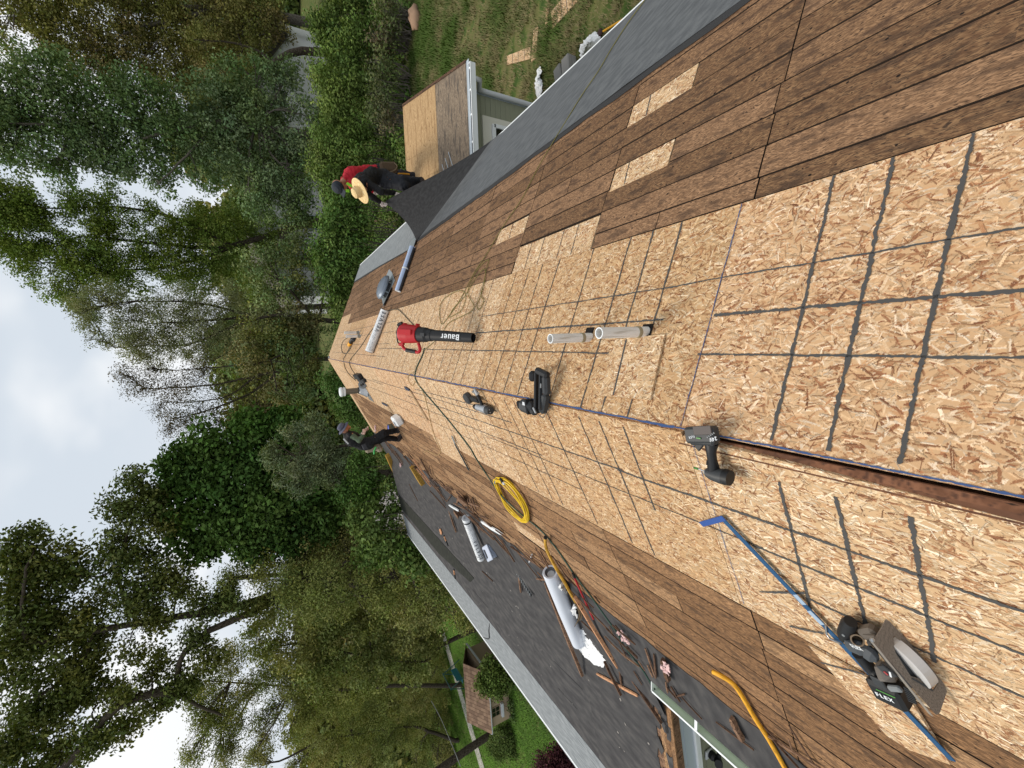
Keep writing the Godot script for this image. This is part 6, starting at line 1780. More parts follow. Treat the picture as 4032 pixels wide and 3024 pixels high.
func build_left_slope_objects() -> void:
	var NL := frame_l().basis.y
	var NW := Vector3(-0.163, 0.987, 0).normalized()
	NW = Vector3(-sin(atan(0.165)), cos(atan(0.165)), 0)
	var st: SurfaceTool
	var o: Node3D
	# --- long blue straightedge with its short bent end
	var blue := mat(Color8(40, 82, 120), 0.45, 0.2)
	o = thing("blue_straightedge", "long blue L-shaped metal straightedge lying under the circular saw", "straightedge", at(Vector3(-0.485, -0.236, -1.281)))
	st = begin()
	bar(st, Vector3(-0.473, -0.208, -1.265), Vector3(-1.347, -0.628, -0.489), NL, 0.030, 0.006, 0.002)
	local(o, st.commit(), "blade", blue)
	st = begin()
	bar(st, Vector3(-0.462, -0.2, -1.253), Vector3(-0.572, -0.254, -1.421), NL, 0.032, 0.006, 0.002)
	local(o, st.commit(), "short_leg", mat(Color8(52, 84, 150), 0.4, 0.2))
	local(o, tube_mesh(PackedVector3Array([Vector3(-0.883, -0.396, -0.873), Vector3(-0.943, -0.425, -0.879), Vector3(-0.963, -0.435, -0.867), Vector3(-0.936, -0.399, -0.811)]), 0.005, 6), "hanging_wire", M.steel)
	for q: Array in [[Vector3(-0.779, -0.351, -0.985), Vector3(-0.818, -0.37, -0.952)], [Vector3(-0.846, -0.383, -0.938), Vector3(-0.895, -0.407, -0.889)]]:
		local(o, bar_mesh(q[0], q[1], NL, 0.026, 0.003, 0.0), "chalk_smear", mat(Color8(150, 170, 190), 0.9))
	# --- smaller straight flashings further along
	var tan := mat(Color8(176, 150, 116), 0.5)
	var dkb := mat(Color8(48, 60, 84), 0.5)
	for q: Array in [
		["tan L-shaped flashing strip with dark bent end nearest the hose", Vector3(-0.28, -0.114, -6.513), Vector3(-0.78, -0.357, -6.449), Vector3(-0.247, -0.098, -6.726)],
		["tan L-shaped flashing strip with dark bent end by the white box", Vector3(-0.918, -0.424, -9.458), Vector3(-1.093, -0.509, -9.321), Vector3(-0.915, -0.422, -9.993)]]:
		o = thing("flashing_strip", q[0], "flashing", at(q[1]))
		local(o, bar_mesh(q[1], q[2], NL, 0.05, 0.012, 0.002), "long_leg", tan)
		local(o, bar_mesh(q[1], q[3], NL, 0.05, 0.012, 0.002), "short_leg", dkb)
	o = thing("dark_straightedge", "dark teal straightedge with worn pale end pointing at the yellow cord", "straightedge", at(Vector3(-1.048, -0.509, -5.632)))
	local(o, bar_mesh(Vector3(-0.999, -0.463, -5.579), Vector3(-1.44, -0.678, -5.609), NL, 0.035, 0.012, 0.002), "bar", mat(Color8(36, 62, 72), 0.4, 0.3))
	local(o, bar_mesh(Vector3(-0.858, -0.389, -5.485), Vector3(-0.988, -0.453, -5.542), NL, 0.037, 0.012, 0.002), "worn_end", M.galv)
	build_saw()
	# --- yellow bent tube handle in the near corner
	var yel := tmat(noise_image(131, [Color8(150, 104, 40), Color8(222, 160, 42), Color8(232, 172, 56), Color8(228, 164, 46)], 256, 0.05, 0.05, 0.16), 0.5, 1.0)
	o = thing("yellow_bent_tube", "bright yellow bent metal tube lying over the near boards", "tube", at(Vector3(-2.079, -1.011, -1.683)))
	local(o, tube_mesh(smooth_path([Vector3(-2.021, -0.927, -1.788), Vector3(-2.002, -0.923, -1.718), Vector3(-2.018, -0.948, -1.67), Vector3(-2.052, -0.969, -1.631), Vector3(-2.15, -1.017, -1.597), Vector3(-2.304, -1.093, -1.559), Vector3(-2.449, -1.164, -1.506), Vector3(-2.707, -1.289, -1.445), Vector3(-2.814, -1.342, -1.426)], 5), 0.0165, 12), "tube", yel)
	local(o, tube_mesh(PackedVector3Array([Vector3(-2.023, -0.928, -1.795), Vector3(-2.019, -0.926, -1.784)]), 0.012, 10), "open_end", M.dark)
	# --- long yellow wrecking bar with forked claw beside the white roll
	o = thing("yellow_wrecking_bar", "worn yellow wrecking bar with forked claw lying along the white roll", "pry bar", at(Vector3(-2.415, -1.174, -4.109)))
	local(o, tube_mesh(smooth_path([Vector3(-1.767, -0.792, -3.778), Vector3(-1.946, -0.879, -3.909), Vector3(-2.045, -0.906, -3.888), Vector3(-2.148, -0.911, -3.761), Vector3(-2.325, -0.997, -3.725), Vector3(-2.526, -1.117, -3.77), Vector3(-2.762, -1.276, -3.874)], 5), 0.018, 10), "shaft", tmat(noise_image(132, [Color8(110, 84, 40), Color8(196, 150, 54), Color8(214, 168, 66)], 128, 0.06, 0.06, 0.16), 0.55, 1.0))
	local(o, tube_mesh(PackedVector3Array([Vector3(-1.751, -0.784, -3.767), Vector3(-1.769, -0.793, -3.778)]), 0.02, 10), "end_plug", M.black)
	local(o, tube_mesh(smooth_path([Vector3(-2.762, -1.276, -3.874), Vector3(-2.93, -1.369, -3.934), Vector3(-3.086, -1.422, -3.99), Vector3(-3.532, -1.606, -4.35)], 4), PackedFloat32Array([0.018, 0.018, 0.017, 0.016, 0.015, 0.014, 0.013, 0.012, 0.010, 0.008, 0.006, 0.003, 0.002]), 8), "claw", mat(Color8(96, 78, 52), 0.5, 0.4))
	local(o, tube_mesh(smooth_path([Vector3(-2.788, -1.289, -3.863), Vector3(-2.994, -1.4, -3.912), Vector3(-3.15, -1.465, -4.024), Vector3(-3.303, -1.517, -4.164)], 4), PackedFloat32Array([0.014, 0.014, 0.014, 0.013, 0.012, 0.011, 0.010, 0.009, 0.008, 0.006, 0.004, 0.003, 0.002]), 8), "claw", mat(Color8(96, 78, 52), 0.5, 0.4))
	# --- red bar
	o = thing("red_pry_bar", "red metal bar with black tip beside the green hose", "pry bar", at(Vector3(-2.359, -1.147, -3.661)))
	local(o, tube_mesh(PackedVector3Array([Vector3(-2.229, -1.05, -3.599), Vector3(-2.562, -1.213, -3.634), Vector3(-2.898, -1.376, -3.661)]), 0.012, 8), "shaft", mat(Color8(168, 36, 40), 0.5))
	local(o, tube_mesh(PackedVector3Array([Vector3(-2.168, -1.021, -3.587), Vector3(-2.235, -1.053, -3.597)]), 0.013, 8), "tip", M.black)
	# --- big plain white roll with torn plastic tail
	var wa: Vector3 = Vector3(-2.418, -1.065, -4.102)
	var wb: Vector3 = Vector3(-3.965, -1.839, -4.551)
	o = thing("white_roll", "fat plain white roll with a torn plastic tail across the eave valley", "roll", axis_frame(wa, wb - wa))
	var wl := wa.distance_to(wb)
	put("wrap", lathe_mesh([Vector2(0.07, 0.0), Vector2(0.092, -0.004), Vector2(0.098, 0.004), Vector2(0.10, 0.02), Vector2(0.104, wl * 0.5), Vector2(0.10, wl), Vector2(0.06, wl + 0.01)], 28), mat(Color8(206, 212, 222), 0.42), o)
	put("core", lathe_mesh([Vector2(0.0, 0.05), Vector2(0.05, 0.045), Vector2(0.074, 0.02), Vector2(0.085, 0.0)], 22), mat(Color8(96, 98, 102), 0.6), o)
	put("core_label", lathe_mesh([Vector2(0.0, 0.044), Vector2(0.048, 0.0435)], 18), M.white_dirty, o)
	crumple(o, Vector3(-3.957, -1.879, -4.632), [Vector3(-4.153, -1.952, -4.821), Vector3(-4.274, -1.971, -4.585), Vector3(-4.156, -1.952, -4.197), Vector3(-3.992, -1.915, -4.062), Vector3(-3.848, -1.871, -4.06), Vector3(-3.738, -1.822, -4.199), Vector3(-3.566, -1.753, -4.245), Vector3(-3.578, -1.735, -4.342)], 201, "plastic_tail")
	crumple(o, Vector3(-2.53, -1.119, -3.908), [Vector3(-2.574, -1.118, -3.994), Vector3(-2.769, -1.291, -4.06), Vector3(-2.587, -1.213, -4.009), Vector3(-2.465, -1.087, -3.905)], 202, "plastic_flap")
	crumple(o, Vector3(-3.046, -1.426, -4.099), [Vector3(-2.93, -1.358, -4.038), Vector3(-3.144, -1.496, -4.191), Vector3(-3.292, -1.567, -4.212), Vector3(-2.965, -1.375, -3.99), Vector3(-2.877, -1.332, -3.962)], 203, "plastic_flap")
	# --- second printed roll and its clear box
	printed_roll("printed_roll", "white roll with grey print and black tape lying in the felt valley", Vector3(-3.063, -1.395, -7.555), Vector3(-4.297, -1.909, -8.039), 0.085, NW, 0.50)
	var tape := begin()
	var ta: Vector3 = Vector3(-3.063, -1.395, -7.555)
	var tb: Vector3 = Vector3(-4.297, -1.909, -8.039)
	for q: float in [0.06, 0.875]:
		lathe(tape, axis_frame(ta.lerp(tb, q), tb - ta), [Vector2(0.0865, 0.0), Vector2(0.0865, 0.035 if q < 0.5 else 0.012)], 22)
	tag(put("black_tape", tape.commit(), M.black), "black tape bands around the second printed roll", "tape")
	var ba: Vector3 = Vector3(-3.955, -1.848, -7.56)
	var bb: Vector3 = Vector3(-3.624, -1.793, -7.078)
	o = thing("clear_box", "clear plastic lidded box with dark parts beside the second printed roll", "plastic box", lay3((ba + bb) * 0.5, bb, NW))
	var clear := mat(Color(0.72, 0.77, 0.86, 0.55), 0.15)
	clear.transparency = BaseMaterial3D.TRANSPARENCY_ALPHA
	put("tub", box_mesh(Vector3(0.34, 0.16, 0.28), 0.03), clear, o)
	put("lid", box_mesh(Vector3(0.37, 0.025, 0.31), 0.012), mat(Color8(188, 196, 212), 0.3), o, at(Vector3(0, 0.09, 0)))
	put("contents", box_mesh(Vector3(0.05, 0.01, 0.17), 0.003), M.black, o, at(Vector3(-0.06, 0.107, 0.0)))
	put("contents", box_mesh(Vector3(0.07, 0.01, 0.20), 0.003), mat(Color8(96, 104, 120), 0.5), o, at(Vector3(-0.13, 0.107, 0.0)))
	# --- ridge vent strip
	var ca: Vector3 = Vector3(-3.698, -1.866, -6.487)
	var cb: Vector3 = Vector3(-4.012, -1.918, -5.918)
	var rf := lay3(ca, cb, NW)
	o = thing("ribbed_vent_strip", "curved black ribbed plastic vent strip lying on the felt", "vent strip", rf)
	var cl := ca.distance_to(cb)
	st = begin()
	var g := []
	for i in 25:
		var t := float(i) / 24
		var row := []
		for k in 7:
			var v := k / 6.0
			row.append(Vector3(cl * t, 0.012 + 0.035 * sin(v * PI) * (0.4 + sin(t * PI)), -0.03 + (0.06 - v) * (0.05 + 0.15 * sin(t * PI))))
		g.append(row)
	sheet(st, g)
	put("web", st.commit(), M.black, o)
	for i in 24:
		var t := (i + 0.5) / 24.0
		put("rib", box_mesh(Vector3(0.014, 0.03, 0.05 + 0.03 * sin(t * PI)), 0.003), M.grey if i % 2 == 0 else M.charcoal, o, Transform3D(Basis(Vector3.UP, 0.2), Vector3(cl * t, 0.03, -0.01 + 0.01 * sin(t * PI))))
	# --- yellow extension cord coil
	var yc := mat(Color8(226, 190, 40), 0.45)
	var c0: Vector3 = Vector3(-1.242, -0.582, -4.564)
	var c1: Vector3 = Vector3(-1.64, -0.775, -4.097)
	var side: Vector3 = Vector3(-1.263, -0.592, -3.99) - Vector3(-1.665, -0.787, -4.756)
	o = thing("extension_cord", "coiled bright yellow extension cord lying on the left boards", "extension cord", lay3((c0 + c1) * 0.5, c1, NL))
	var half := c0.distance_to(c1) * 0.5
	var sh2 := side.length() * 0.5
	var lr := RandomNumberGenerator.new()
	lr.seed = 5
	for k in 9:
		var pts := []
		var aa := half * lr.randf_range(0.88, 1.0)
		var bb2 := sh2 * lr.randf_range(0.55, 1.05)
		var dx := lr.randf_range(-0.02, 0.03)
		var dz := lr.randf_range(-0.03, 0.03)
		for i in 25:
			var an := TAU * i / 24.0
			var pinch := 1.0 - 0.45 * smoothstep(0.3, 1.0, -cos(an))
			pts.append(Vector3(cos(an) * aa + dx, 0.006 + 0.012 * (k % 4) + 0.008 * sin(an * 3.0 + k), sin(an) * bb2 * pinch + dz))
		put("loop", tube_mesh(smooth_path(pts, 2), 0.0075, 6, false), yc, o)
	put("tie", tube_mesh(PackedVector3Array([Vector3(-half * 0.82, 0.02, -0.09), Vector3(-half * 0.84, 0.05, 0.0), Vector3(-half * 0.82, 0.02, 0.09)]), 0.012, 6), M.grey, o)
	put("plug", box_mesh(Vector3(0.09, 0.03, 0.035), 0.01), M.black, o, Transform3D(Basis(Vector3.UP, -0.4), Vector3(-half * 0.42, 0.05, -sh2 * 0.72)))
	put("plug_face", box_mesh(Vector3(0.035, 0.034, 0.038), 0.008), M.white_dirty, o, Transform3D(Basis(Vector3.UP, -0.4), Vector3(-half * 0.31, 0.05, -sh2 * 0.74)))
	# --- white box and blue bottle at the left worker's foot
	o = thing("white_carton", "small crumpled white carton on the boards by the worker's boots", "box", lay3(Vector3(-1.143, -0.456, -8.789), Vector3(-1.158, -0.463, -8.492), NL))
	put("carton", box_mesh(Vector3(0.30, 0.17, 0.20), 0.03), M.white, o)
	put("dent", box_mesh(Vector3(0.20, 0.02, 0.10), 0.01), M.white_dirty, o, Transform3D(Basis(Vector3(0, 0, 1), 0.2), Vector3(0.0, 0.085, 0.02)))
	o = thing("blue_pail", "clear bucket of blue fasteners at the left worker's front boot", "bucket", Transform3D(Basis(), Vector3(-1.639, -0.797, -10.582)))
	put("pail", lathe_mesh([Vector2(0.0, 0.005), Vector2(0.085, 0.005), Vector2(0.10, 0.14), Vector2(0.094, 0.14), Vector2(0.08, 0.015)], 20), mat(Color8(120, 124, 110), 0.3), o)
	put("fasteners", lathe_mesh([Vector2(0.093, 0.11), Vector2(0.06, 0.135), Vector2(0.0, 0.15)], 14), mat(Color8(62, 84, 190), 0.5), o)
	# --- thick blocks: foam wedges and wood chunk
	var foam := tmat(noise_image(133, [Color8(120, 92, 40), Color8(166, 130, 60), Color8(184, 146, 74)], 128, 0.08, 0.08, 0.2), 0.95, 2.0)
	o = thing("foam_plank", "ochre foam plank standing along the gable edge beside the debris", "foam board", lay3(Vector3(-3.626, -1.674, -15.53), Vector3(-4.797, -2.265, -17.051), NL))
	put("plank", box_mesh(Vector3(Vector3(-3.626, -1.674, -15.53).distance_to(Vector3(-4.797, -2.265, -17.051)), 0.16, 0.14), 0.01), foam, o, at(Vector3(Vector3(-3.626, -1.674, -15.53).distance_to(Vector3(-4.797, -2.265, -17.051)) * 0.5, 0, -0.02)))
	o = thing("foam_wedge", "ochre foam wedge poking from the debris at the felt's torn edge", "foam board", lay3(Vector3(-2.758, -1.286, -10.763), Vector3(-3.418, -1.64, -11.102), NL))
	var wlen := Vector3(-2.758, -1.286, -10.763).distance_to(Vector3(-3.418, -1.64, -11.102))
	put("wedge", prism_mesh(PackedVector2Array([Vector2(0, -0.05), Vector2(wlen * 0.9, -0.13), Vector2(wlen, 0.02), Vector2(wlen * 0.8, 0.13), Vector2(0.05, 0.08)]), -0.04, 0.10, 1.0), foam, o)
	o = thing("board_chunk", "short brown board chunk propped up on the debris pile", "board", lay3(Vector3(-2.465, -1.087, -7.052), Vector3(-1.747, -0.672, -5.705), NL))
	put("chunk", box_mesh(Vector3(0.42, 0.03, 0.2), 0.004), M.wood, o, Transform3D(Basis(Vector3(1, 0, 0), 0.25), Vector3(0.16, 0.0, 0.05)))
	put("splinter", box_mesh(Vector3(0.12, 0.022, 0.16), 0.004), M.wood_orange, o, Transform3D(Basis(Vector3(0, 1, 0), 0.3), Vector3(-0.06, -0.05, 0.03)))
	o = thing("shingle_stack", "bundle of dark splintered shingle butts against the printed roll's end", "shingles", lay3(Vector3(-3.302, -1.539, -8.388), Vector3(-2.84, -1.314, -7.362), NL))
	for k in 6:
		put("shingle", box_mesh(Vector3(0.30 - 0.02 * k, 0.014, 0.16), 0.003), M.wood_dark if k % 2 == 0 else M.wood, o, Transform3D(Basis(Vector3.UP, 0.15 * k - 0.4), Vector3(0.08, -0.05 + k * 0.02, 0.0)))
	# --- white trim lengths
	strip("white_trim_piece", "short straight white trim length by the felt's torn edge", "trim", Vector3(-3.286, -1.564, -8.907), Vector3(-3.071, -1.438, -8.0), 0.06, 0.025, M.white)
	strip("white_trim_piece", "pointed white trim length between the rolls and the boards", "trim", Vector3(-2.786, -1.321, -6.669), Vector3(-2.588, -1.225, -5.628), 0.07, 0.02, M.white)
	strip("white_dowel", "thin white dowel leaning under the pale batten", "dowel", Vector3(-2.46, -1.163, -4.665), Vector3(-3.598, -1.85, -5.992), 0.022, 0.02, M.white_dirty)
	# --- battens worth telling apart
	strip("orange_batten", "long fresh orange-brown batten lying past the white roll", "batten", Vector3(-2.586, -1.191, -3.755), Vector3(-3.783, -1.86, -3.746), 0.05, 0.04, M.wood_orange)
	strip("pale_batten", "pale tan batten tipped with pink insulation", "batten", Vector3(-3.335, -1.776, -6.16), Vector3(-3.533, -1.819, -5.631), 0.06, 0.035, M.wood)
	strip("brown_batten", "long brown batten along the left side of the white roll", "batten", Vector3(-2.938, -1.384, -4.675), Vector3(-4.676, -2.028, -4.687), 0.055, 0.04, M.wood)
	strip("split_lath", "curved orange lath lying alone on the felt", "lath", Vector3(-4.36, -1.986, -4.319), Vector3(-4.025, -1.93, -3.482), 0.045, 0.018, M.wood_orange)
	strip("dark_batten", "thin dark batten crossing the orange lath on the felt", "batten", Vector3(-3.93, -1.894, -4.046), Vector3(-4.267, -1.95, -3.786), 0.035, 0.03, M.wood_dark)
	strip("long_dark_batten", "longest dark batten reaching to the torn near edge of the felt", "batten", Vector3(-3.628, -1.855, -3.777), Vector3(-4.068, -1.927, -3.093), 0.04, 0.035, M.wood_dark)
	strip("red_end_lath", "reddish lath lying on the felt left of the printed roll", "lath", Vector3(-3.74, -1.873, -9.817), Vector3(-4.325, -1.97, -9.585), 0.06, 0.035, M.wood)
	strip("copper_batten", "pale thin batten crossing above the foam wedge", "batten", Vector3(-2.164, -0.896, -9.279), Vector3(-2.709, -1.184, -9.082), 0.035, 0.03, M.wood_orange)
	strip("copper_batten", "pale thin batten laid over the foam wedge lower down", "batten", Vector3(-2.463, -1.02, -9.475), Vector3(-2.944, -1.32, -9.422), 0.035, 0.03, M.wood_orange)
	# --- the loose rest: one group of splinters nothing tells apart
	var sticks := [
		[Vector3(-2.771, -1.314, -14.178), Vector3(-2.959, -1.405, -13.345)], [Vector3(-2.727, -1.281, -13.804), Vector3(-3.103, -1.475, -13.33)], [Vector3(-2.672, -1.266, -13.372), Vector3(-3.226, -1.535, -14.14)], [Vector3(-2.863, -1.359, -12.942), Vector3(-3.173, -1.509, -12.613)], [Vector3(-3.221, -1.544, -13.495), Vector3(-3.486, -1.662, -13.365)],
		[Vector3(-2.9, -1.377, -14.117), Vector3(-3.225, -1.535, -13.464)], [Vector3(-2.722, -1.279, -13.104), Vector3(-3.334, -1.588, -12.94)], [Vector3(-2.957, -1.405, -12.98), Vector3(-3.178, -1.512, -12.627)], [Vector3(-2.663, -1.262, -11.597), Vector3(-2.982, -1.427, -11.555)], [Vector3(-2.116, -0.995, -9.174), Vector3(-2.618, -1.24, -9.306)], [Vector3(-2.1, -0.965, -8.923), Vector3(-2.715, -1.287, -9.264)],
		[Vector3(-2.738, -1.287, -9.467), Vector3(-3.049, -1.449, -9.154)], [Vector3(-2.679, -1.247, -9.046), Vector3(-3.248, -1.546, -9.031)], [Vector3(-2.958, -1.394, -9.222), Vector3(-3.528, -1.682, -9.518)], [Vector3(-3.512, -1.685, -10.666), Vector3(-3.695, -1.774, -9.736)], [Vector3(-2.699, -1.29, -8.539), Vector3(-2.427, -1.158, -7.53)], [Vector3(-2.699, -1.279, -8.34), Vector3(-2.612, -1.237, -7.939)], [Vector3(-2.455, -1.171, -8.309), Vector3(-2.543, -1.214, -8.068)],
		[Vector3(-2.745, -1.301, -8.082), Vector3(-3.248, -1.546, -9.031)], [Vector3(-2.475, -1.17, -7.319), Vector3(-2.891, -1.372, -7.932)], [Vector3(-2.162, -0.996, -6.375), Vector3(-2.66, -1.249, -6.781)], [Vector3(-2.135, -0.994, -6.255), Vector3(-2.487, -1.165, -6.494)], [Vector3(-2.226, -1.016, -6.486), Vector3(-2.721, -1.256, -7.1)], [Vector3(-2.718, -1.277, -7.397), Vector3(-2.782, -1.308, -6.685)], [Vector3(-2.952, -1.38, -7.356), Vector3(-3.071, -1.46, -6.429)], [Vector3(-2.689, -1.241, -7.175), Vector3(-2.665, -1.24, -6.587)], [Vector3(-3.028, -1.439, -7.106), Vector3(-3.336, -1.589, -7.328)], [Vector3(-2.795, -1.337, -6.462), Vector3(-3.044, -1.458, -6.397)], [Vector3(-3.007, -1.44, -6.412), Vector3(-3.156, -1.512, -5.953)],
		[Vector3(-2.903, -1.378, -6.032), Vector3(-3.134, -1.49, -6.01)], [Vector3(-2.832, -1.344, -5.914), Vector3(-3.228, -1.536, -5.837)], [Vector3(-2.673, -1.255, -5.056), Vector3(-2.659, -1.248, -4.506)], [Vector3(-2.201, -1.026, -4.362), Vector3(-2.433, -1.116, -4.301)], [Vector3(-2.194, -1.0, -4.259), Vector3(-2.373, -1.065, -4.131)], [Vector3(-2.177, -1.014, -4.232), Vector3(-2.412, -1.128, -4.209)], [Vector3(-3.753, -1.875, -6.317), Vector3(-4.208, -1.95, -6.371)], [Vector3(-3.169, -1.508, -5.134), Vector3(-2.891, -1.372, -4.63)], [Vector3(-3.418, -1.82, -5.333), Vector3(-3.846, -1.901, -5.479)], [Vector3(-3.526, -1.848, -5.55), Vector3(-3.988, -1.924, -5.13)],
		[Vector3(-2.124, -1.011, -3.956), Vector3(-2.448, -1.168, -3.821)], [Vector3(-2.32, -1.111, -3.331), Vector3(-2.382, -1.142, -3.267)],
		[Vector3(-3.246, -1.545, -4.1), Vector3(-3.263, -1.553, -3.786)], [Vector3(-3.085, -1.467, -3.562), Vector3(-3.165, -1.506, -3.242)], [Vector3(-3.778, -1.879, -3.754), Vector3(-4.11, -1.944, -3.779)], [Vector3(-3.646, -1.848, -3.807), Vector3(-3.885, -1.897, -3.625)], [Vector3(-3.489, -1.832, -3.466), Vector3(-3.862, -1.893, -3.61)], [Vector3(-2.761, -1.32, -3.328), Vector3(-2.928, -1.401, -3.317)], [Vector3(-2.581, -1.222, -3.125), Vector3(-2.627, -1.244, -3.047)], [Vector3(-2.844, -1.349, -3.084), Vector3(-2.903, -1.378, -2.954)], [Vector3(-2.582, -1.233, -2.717), Vector3(-3.06, -1.466, -2.793)], [Vector3(-2.915, -1.395, -2.839), Vector3(-3.102, -1.486, -2.847)], [Vector3(-3.389, -1.626, -3.254), Vector3(-3.574, -1.715, -3.213)], [Vector3(-2.86, -1.357, -3.227), Vector3(-3.207, -1.526, -3.241)], [Vector3(-2.973, -1.412, -2.977), Vector3(-3.081, -1.465, -2.94)],
		[Vector3(-2.943, -1.409, -2.618), Vector3(-3.161, -1.515, -2.68)], [Vector3(-3.044, -1.458, -2.642), Vector3(-3.107, -1.489, -2.55)], [Vector3(-2.947, -1.41, -2.553), Vector3(-3.118, -1.494, -2.514)], [Vector3(-2.981, -1.427, -2.447), Vector3(-3.098, -1.489, -2.267)], [Vector3(-3.046, -1.459, -2.519), Vector3(-2.858, -1.367, -2.363)], [Vector3(-2.909, -1.398, -2.068), Vector3(-2.836, -1.362, -1.716)], [Vector3(-2.371, -1.119, -1.446), Vector3(-2.497, -1.181, -1.307)], [Vector3(-2.205, -1.039, -1.316), Vector3(-2.322, -1.095, -1.315)], [Vector3(-2.31, -1.101, -1.504), Vector3(-2.351, -1.121, -1.429)], [Vector3(-2.556, -1.221, -2.6), Vector3(-3.039, -1.456, -2.779)],
		[Vector3(-4.335, -1.992, -13.902), Vector3(-4.717, -2.055, -13.199)], [Vector3(-4.787, -2.064, -8.345), Vector3(-4.747, -2.058, -7.788)], [Vector3(-3.805, -1.894, -9.673), Vector3(-3.777, -1.889, -9.38)],
		[Vector3(-2.404, -1.146, -1.496), Vector3(-2.287, -1.09, -1.145)], [Vector3(-2.047, -0.973, -1.286), Vector3(-2.311, -1.101, -1.184)]]
	var first_count := sticks.size()
	for i in 46:
		var t := rng.randf_range(2.9, 12.5)
		var s := 2.95 + rng.randfn(0.0, 0.22)
		var an := rng.randfn(0.15, 0.30)
		var l := rng.randf_range(0.2, 0.75)
		sticks.append([lp(Vector2(t, s), 0.02 + rng.randf() * 0.05), lp(Vector2(t - cos(an) * l, minf(s + sin(an) * l, 3.7)), 0.02 + rng.randf() * 0.03)])
	var places := [[5, "by the boots at the gable"], [11, "near the foam plank"], [18, "below the foam wedge"], [29, "around the printed roll's shingle bundle"], [39, "at the near end of the vent strip"], [41, "on the boards by the yellow bar"], [54, "beside the white roll's torn tail"], [64, "near the gutter's white end"], [67, "on the upper felt"], [first_count, "by the yellow tube"], [999, "in the heap along the torn felt edge"]]
	var used := {}
	var ranks := ["", "second ", "third ", "fourth ", "fifth ", "sixth ", "seventh ", "eighth ", "ninth ", "tenth ", "eleventh ", "twelfth ", "thirteenth ", "fourteenth ", "fifteenth ", "sixteenth ", "seventeenth ", "eighteenth "]
	for i in sticks.size():
		var q: Array = sticks[i]
		var near := clampf((q[0] as Vector3).distance_to(Vector3(0.47, 1.714, 0.0)) / 8.0, 0.3, 1.0)
		var k := rng.randi() % 5
		var place := ""
		for pl: Array in places:
			if i < pl[0]:
				place = pl[1]
				break
		var l: float = (q[0] as Vector3).distance_to(q[1])
		var look: String = ("tiny " if l < 0.15 else ("short " if l < 0.3 else ("long " if l > 0.6 else "medium "))) + ["brown", "dark", "dark", "dark", "brown"][k]
		var key := look + place
		var rk: int = used.get(key, 0)
		used[key] = rk + 1
		strip("wood_splinter", ranks[mini(rk, 17)] + look + " wood splinter lying " + place, "splinter", q[0], q[1], rng.randf_range(0.020, 0.042) * near, rng.randf_range(0.010, 0.024) * near, [M.wood, M.wood_dark, M.wood_dark, M.wood_dark, M.wood][k], NL, "wood splinters from the torn-off roofing")
	strip("split_block", "small split wood block lying on the felt above the near gutter", "wood block", Vector3(-2.543, -1.214, -1.81), Vector3(-2.786, -1.332, -1.784), 0.05, 0.035, M.wood)
	o = thing("brown_shard", "flat brown shard lying beside the striped stick on the felt", "shard", lay3(Vector3(-4.982, -2.088, -11.198), Vector3(-4.821, -2.062, -10.766), NW))
	put("shard", prism_mesh(PackedVector2Array([Vector2(0, -0.07), Vector2(0.16, -0.1), Vector2(0.18, 0.03), Vector2(0.05, 0.09), Vector2(-0.03, 0.05)]), 0, 0.02), M.wood_orange, o)
	for q: Array in [["striped_stick", "pale stick with black ends lying on the upper felt", Vector3(-4.981, -2.088, -10.93), Vector3(-5.237, -2.13, -10.733)], ["striped_stick", "pale stick with black ends lying on the grey band by the dark strip", Vector3(-5.921, -2.243, -10.667), Vector3(-6.276, -2.302, -10.766)]]:
		o = thing(q[0], q[1], "stick", at(q[2]))
		var pa: Vector3 = q[2]
		var pb: Vector3 = q[3]
		local(o, bar_mesh(pa, pa.lerp(pb, 0.12), NW, 0.035, 0.03), "black_end", M.black)
		local(o, bar_mesh(pa.lerp(pb, 0.12), pa.lerp(pb, 0.55), NW, 0.04, 0.035), "grip", M.wood_orange)
		local(o, bar_mesh(pa.lerp(pb, 0.55), pb, NW, 0.03, 0.025), "black_end", M.black)
	# dark wood under the pink tuft
	strip("dark_block", "dark split block topped with pink fluff near the gutter end", "wood block", Vector3(-2.461, -1.163, -2.437), Vector3(-2.807, -1.332, -2.513), 0.06, 0.035, M.wood_dark)
	tuft(Vector3(-3.215, -1.716, -6.074), 0.12, "pink insulation tuft on the end of the pale batten", 301)
	tuft(Vector3(-2.524, -1.149, -2.387), 0.055, "pink insulation tuft on the dark block near the gutter", 302)
	tuft(Vector3(-2.646, -1.231, -3.023), 0.05, "small pink insulation tuft snagged beside the green hose", 303)
	tuft(Vector3(-2.706, -1.271, -2.995), 0.04, "pink insulation wisp trailing below the snagged tuft", 304)
	tuft(Vector3(-2.314, -1.059, -14.191), 0.10, "pink insulation tuft by the gable left of the boots", 305)
	tuft(Vector3(-3.533, -1.651, -13.506), 0.10, "pink insulation tuft at the foot of the foam plank", 306)
	# pink twine loop
	cord("pink_loop", "pink looped twine beside the orange batten", "twine", [Vector3(-3.608, -1.831, -4.026), Vector3(-3.664, -1.851, -4.132), Vector3(-3.643, -1.847, -4.148), Vector3(-3.572, -1.825, -4.06), Vector3(-3.545, -1.811, -3.988)], 0.008, mat(Color8(196, 70, 96), 0.6), 4)
	# flakes of old felt and paint scattered on the felt
	var fr := RandomNumberGenerator.new()
	fr.seed = 88
	st = begin()
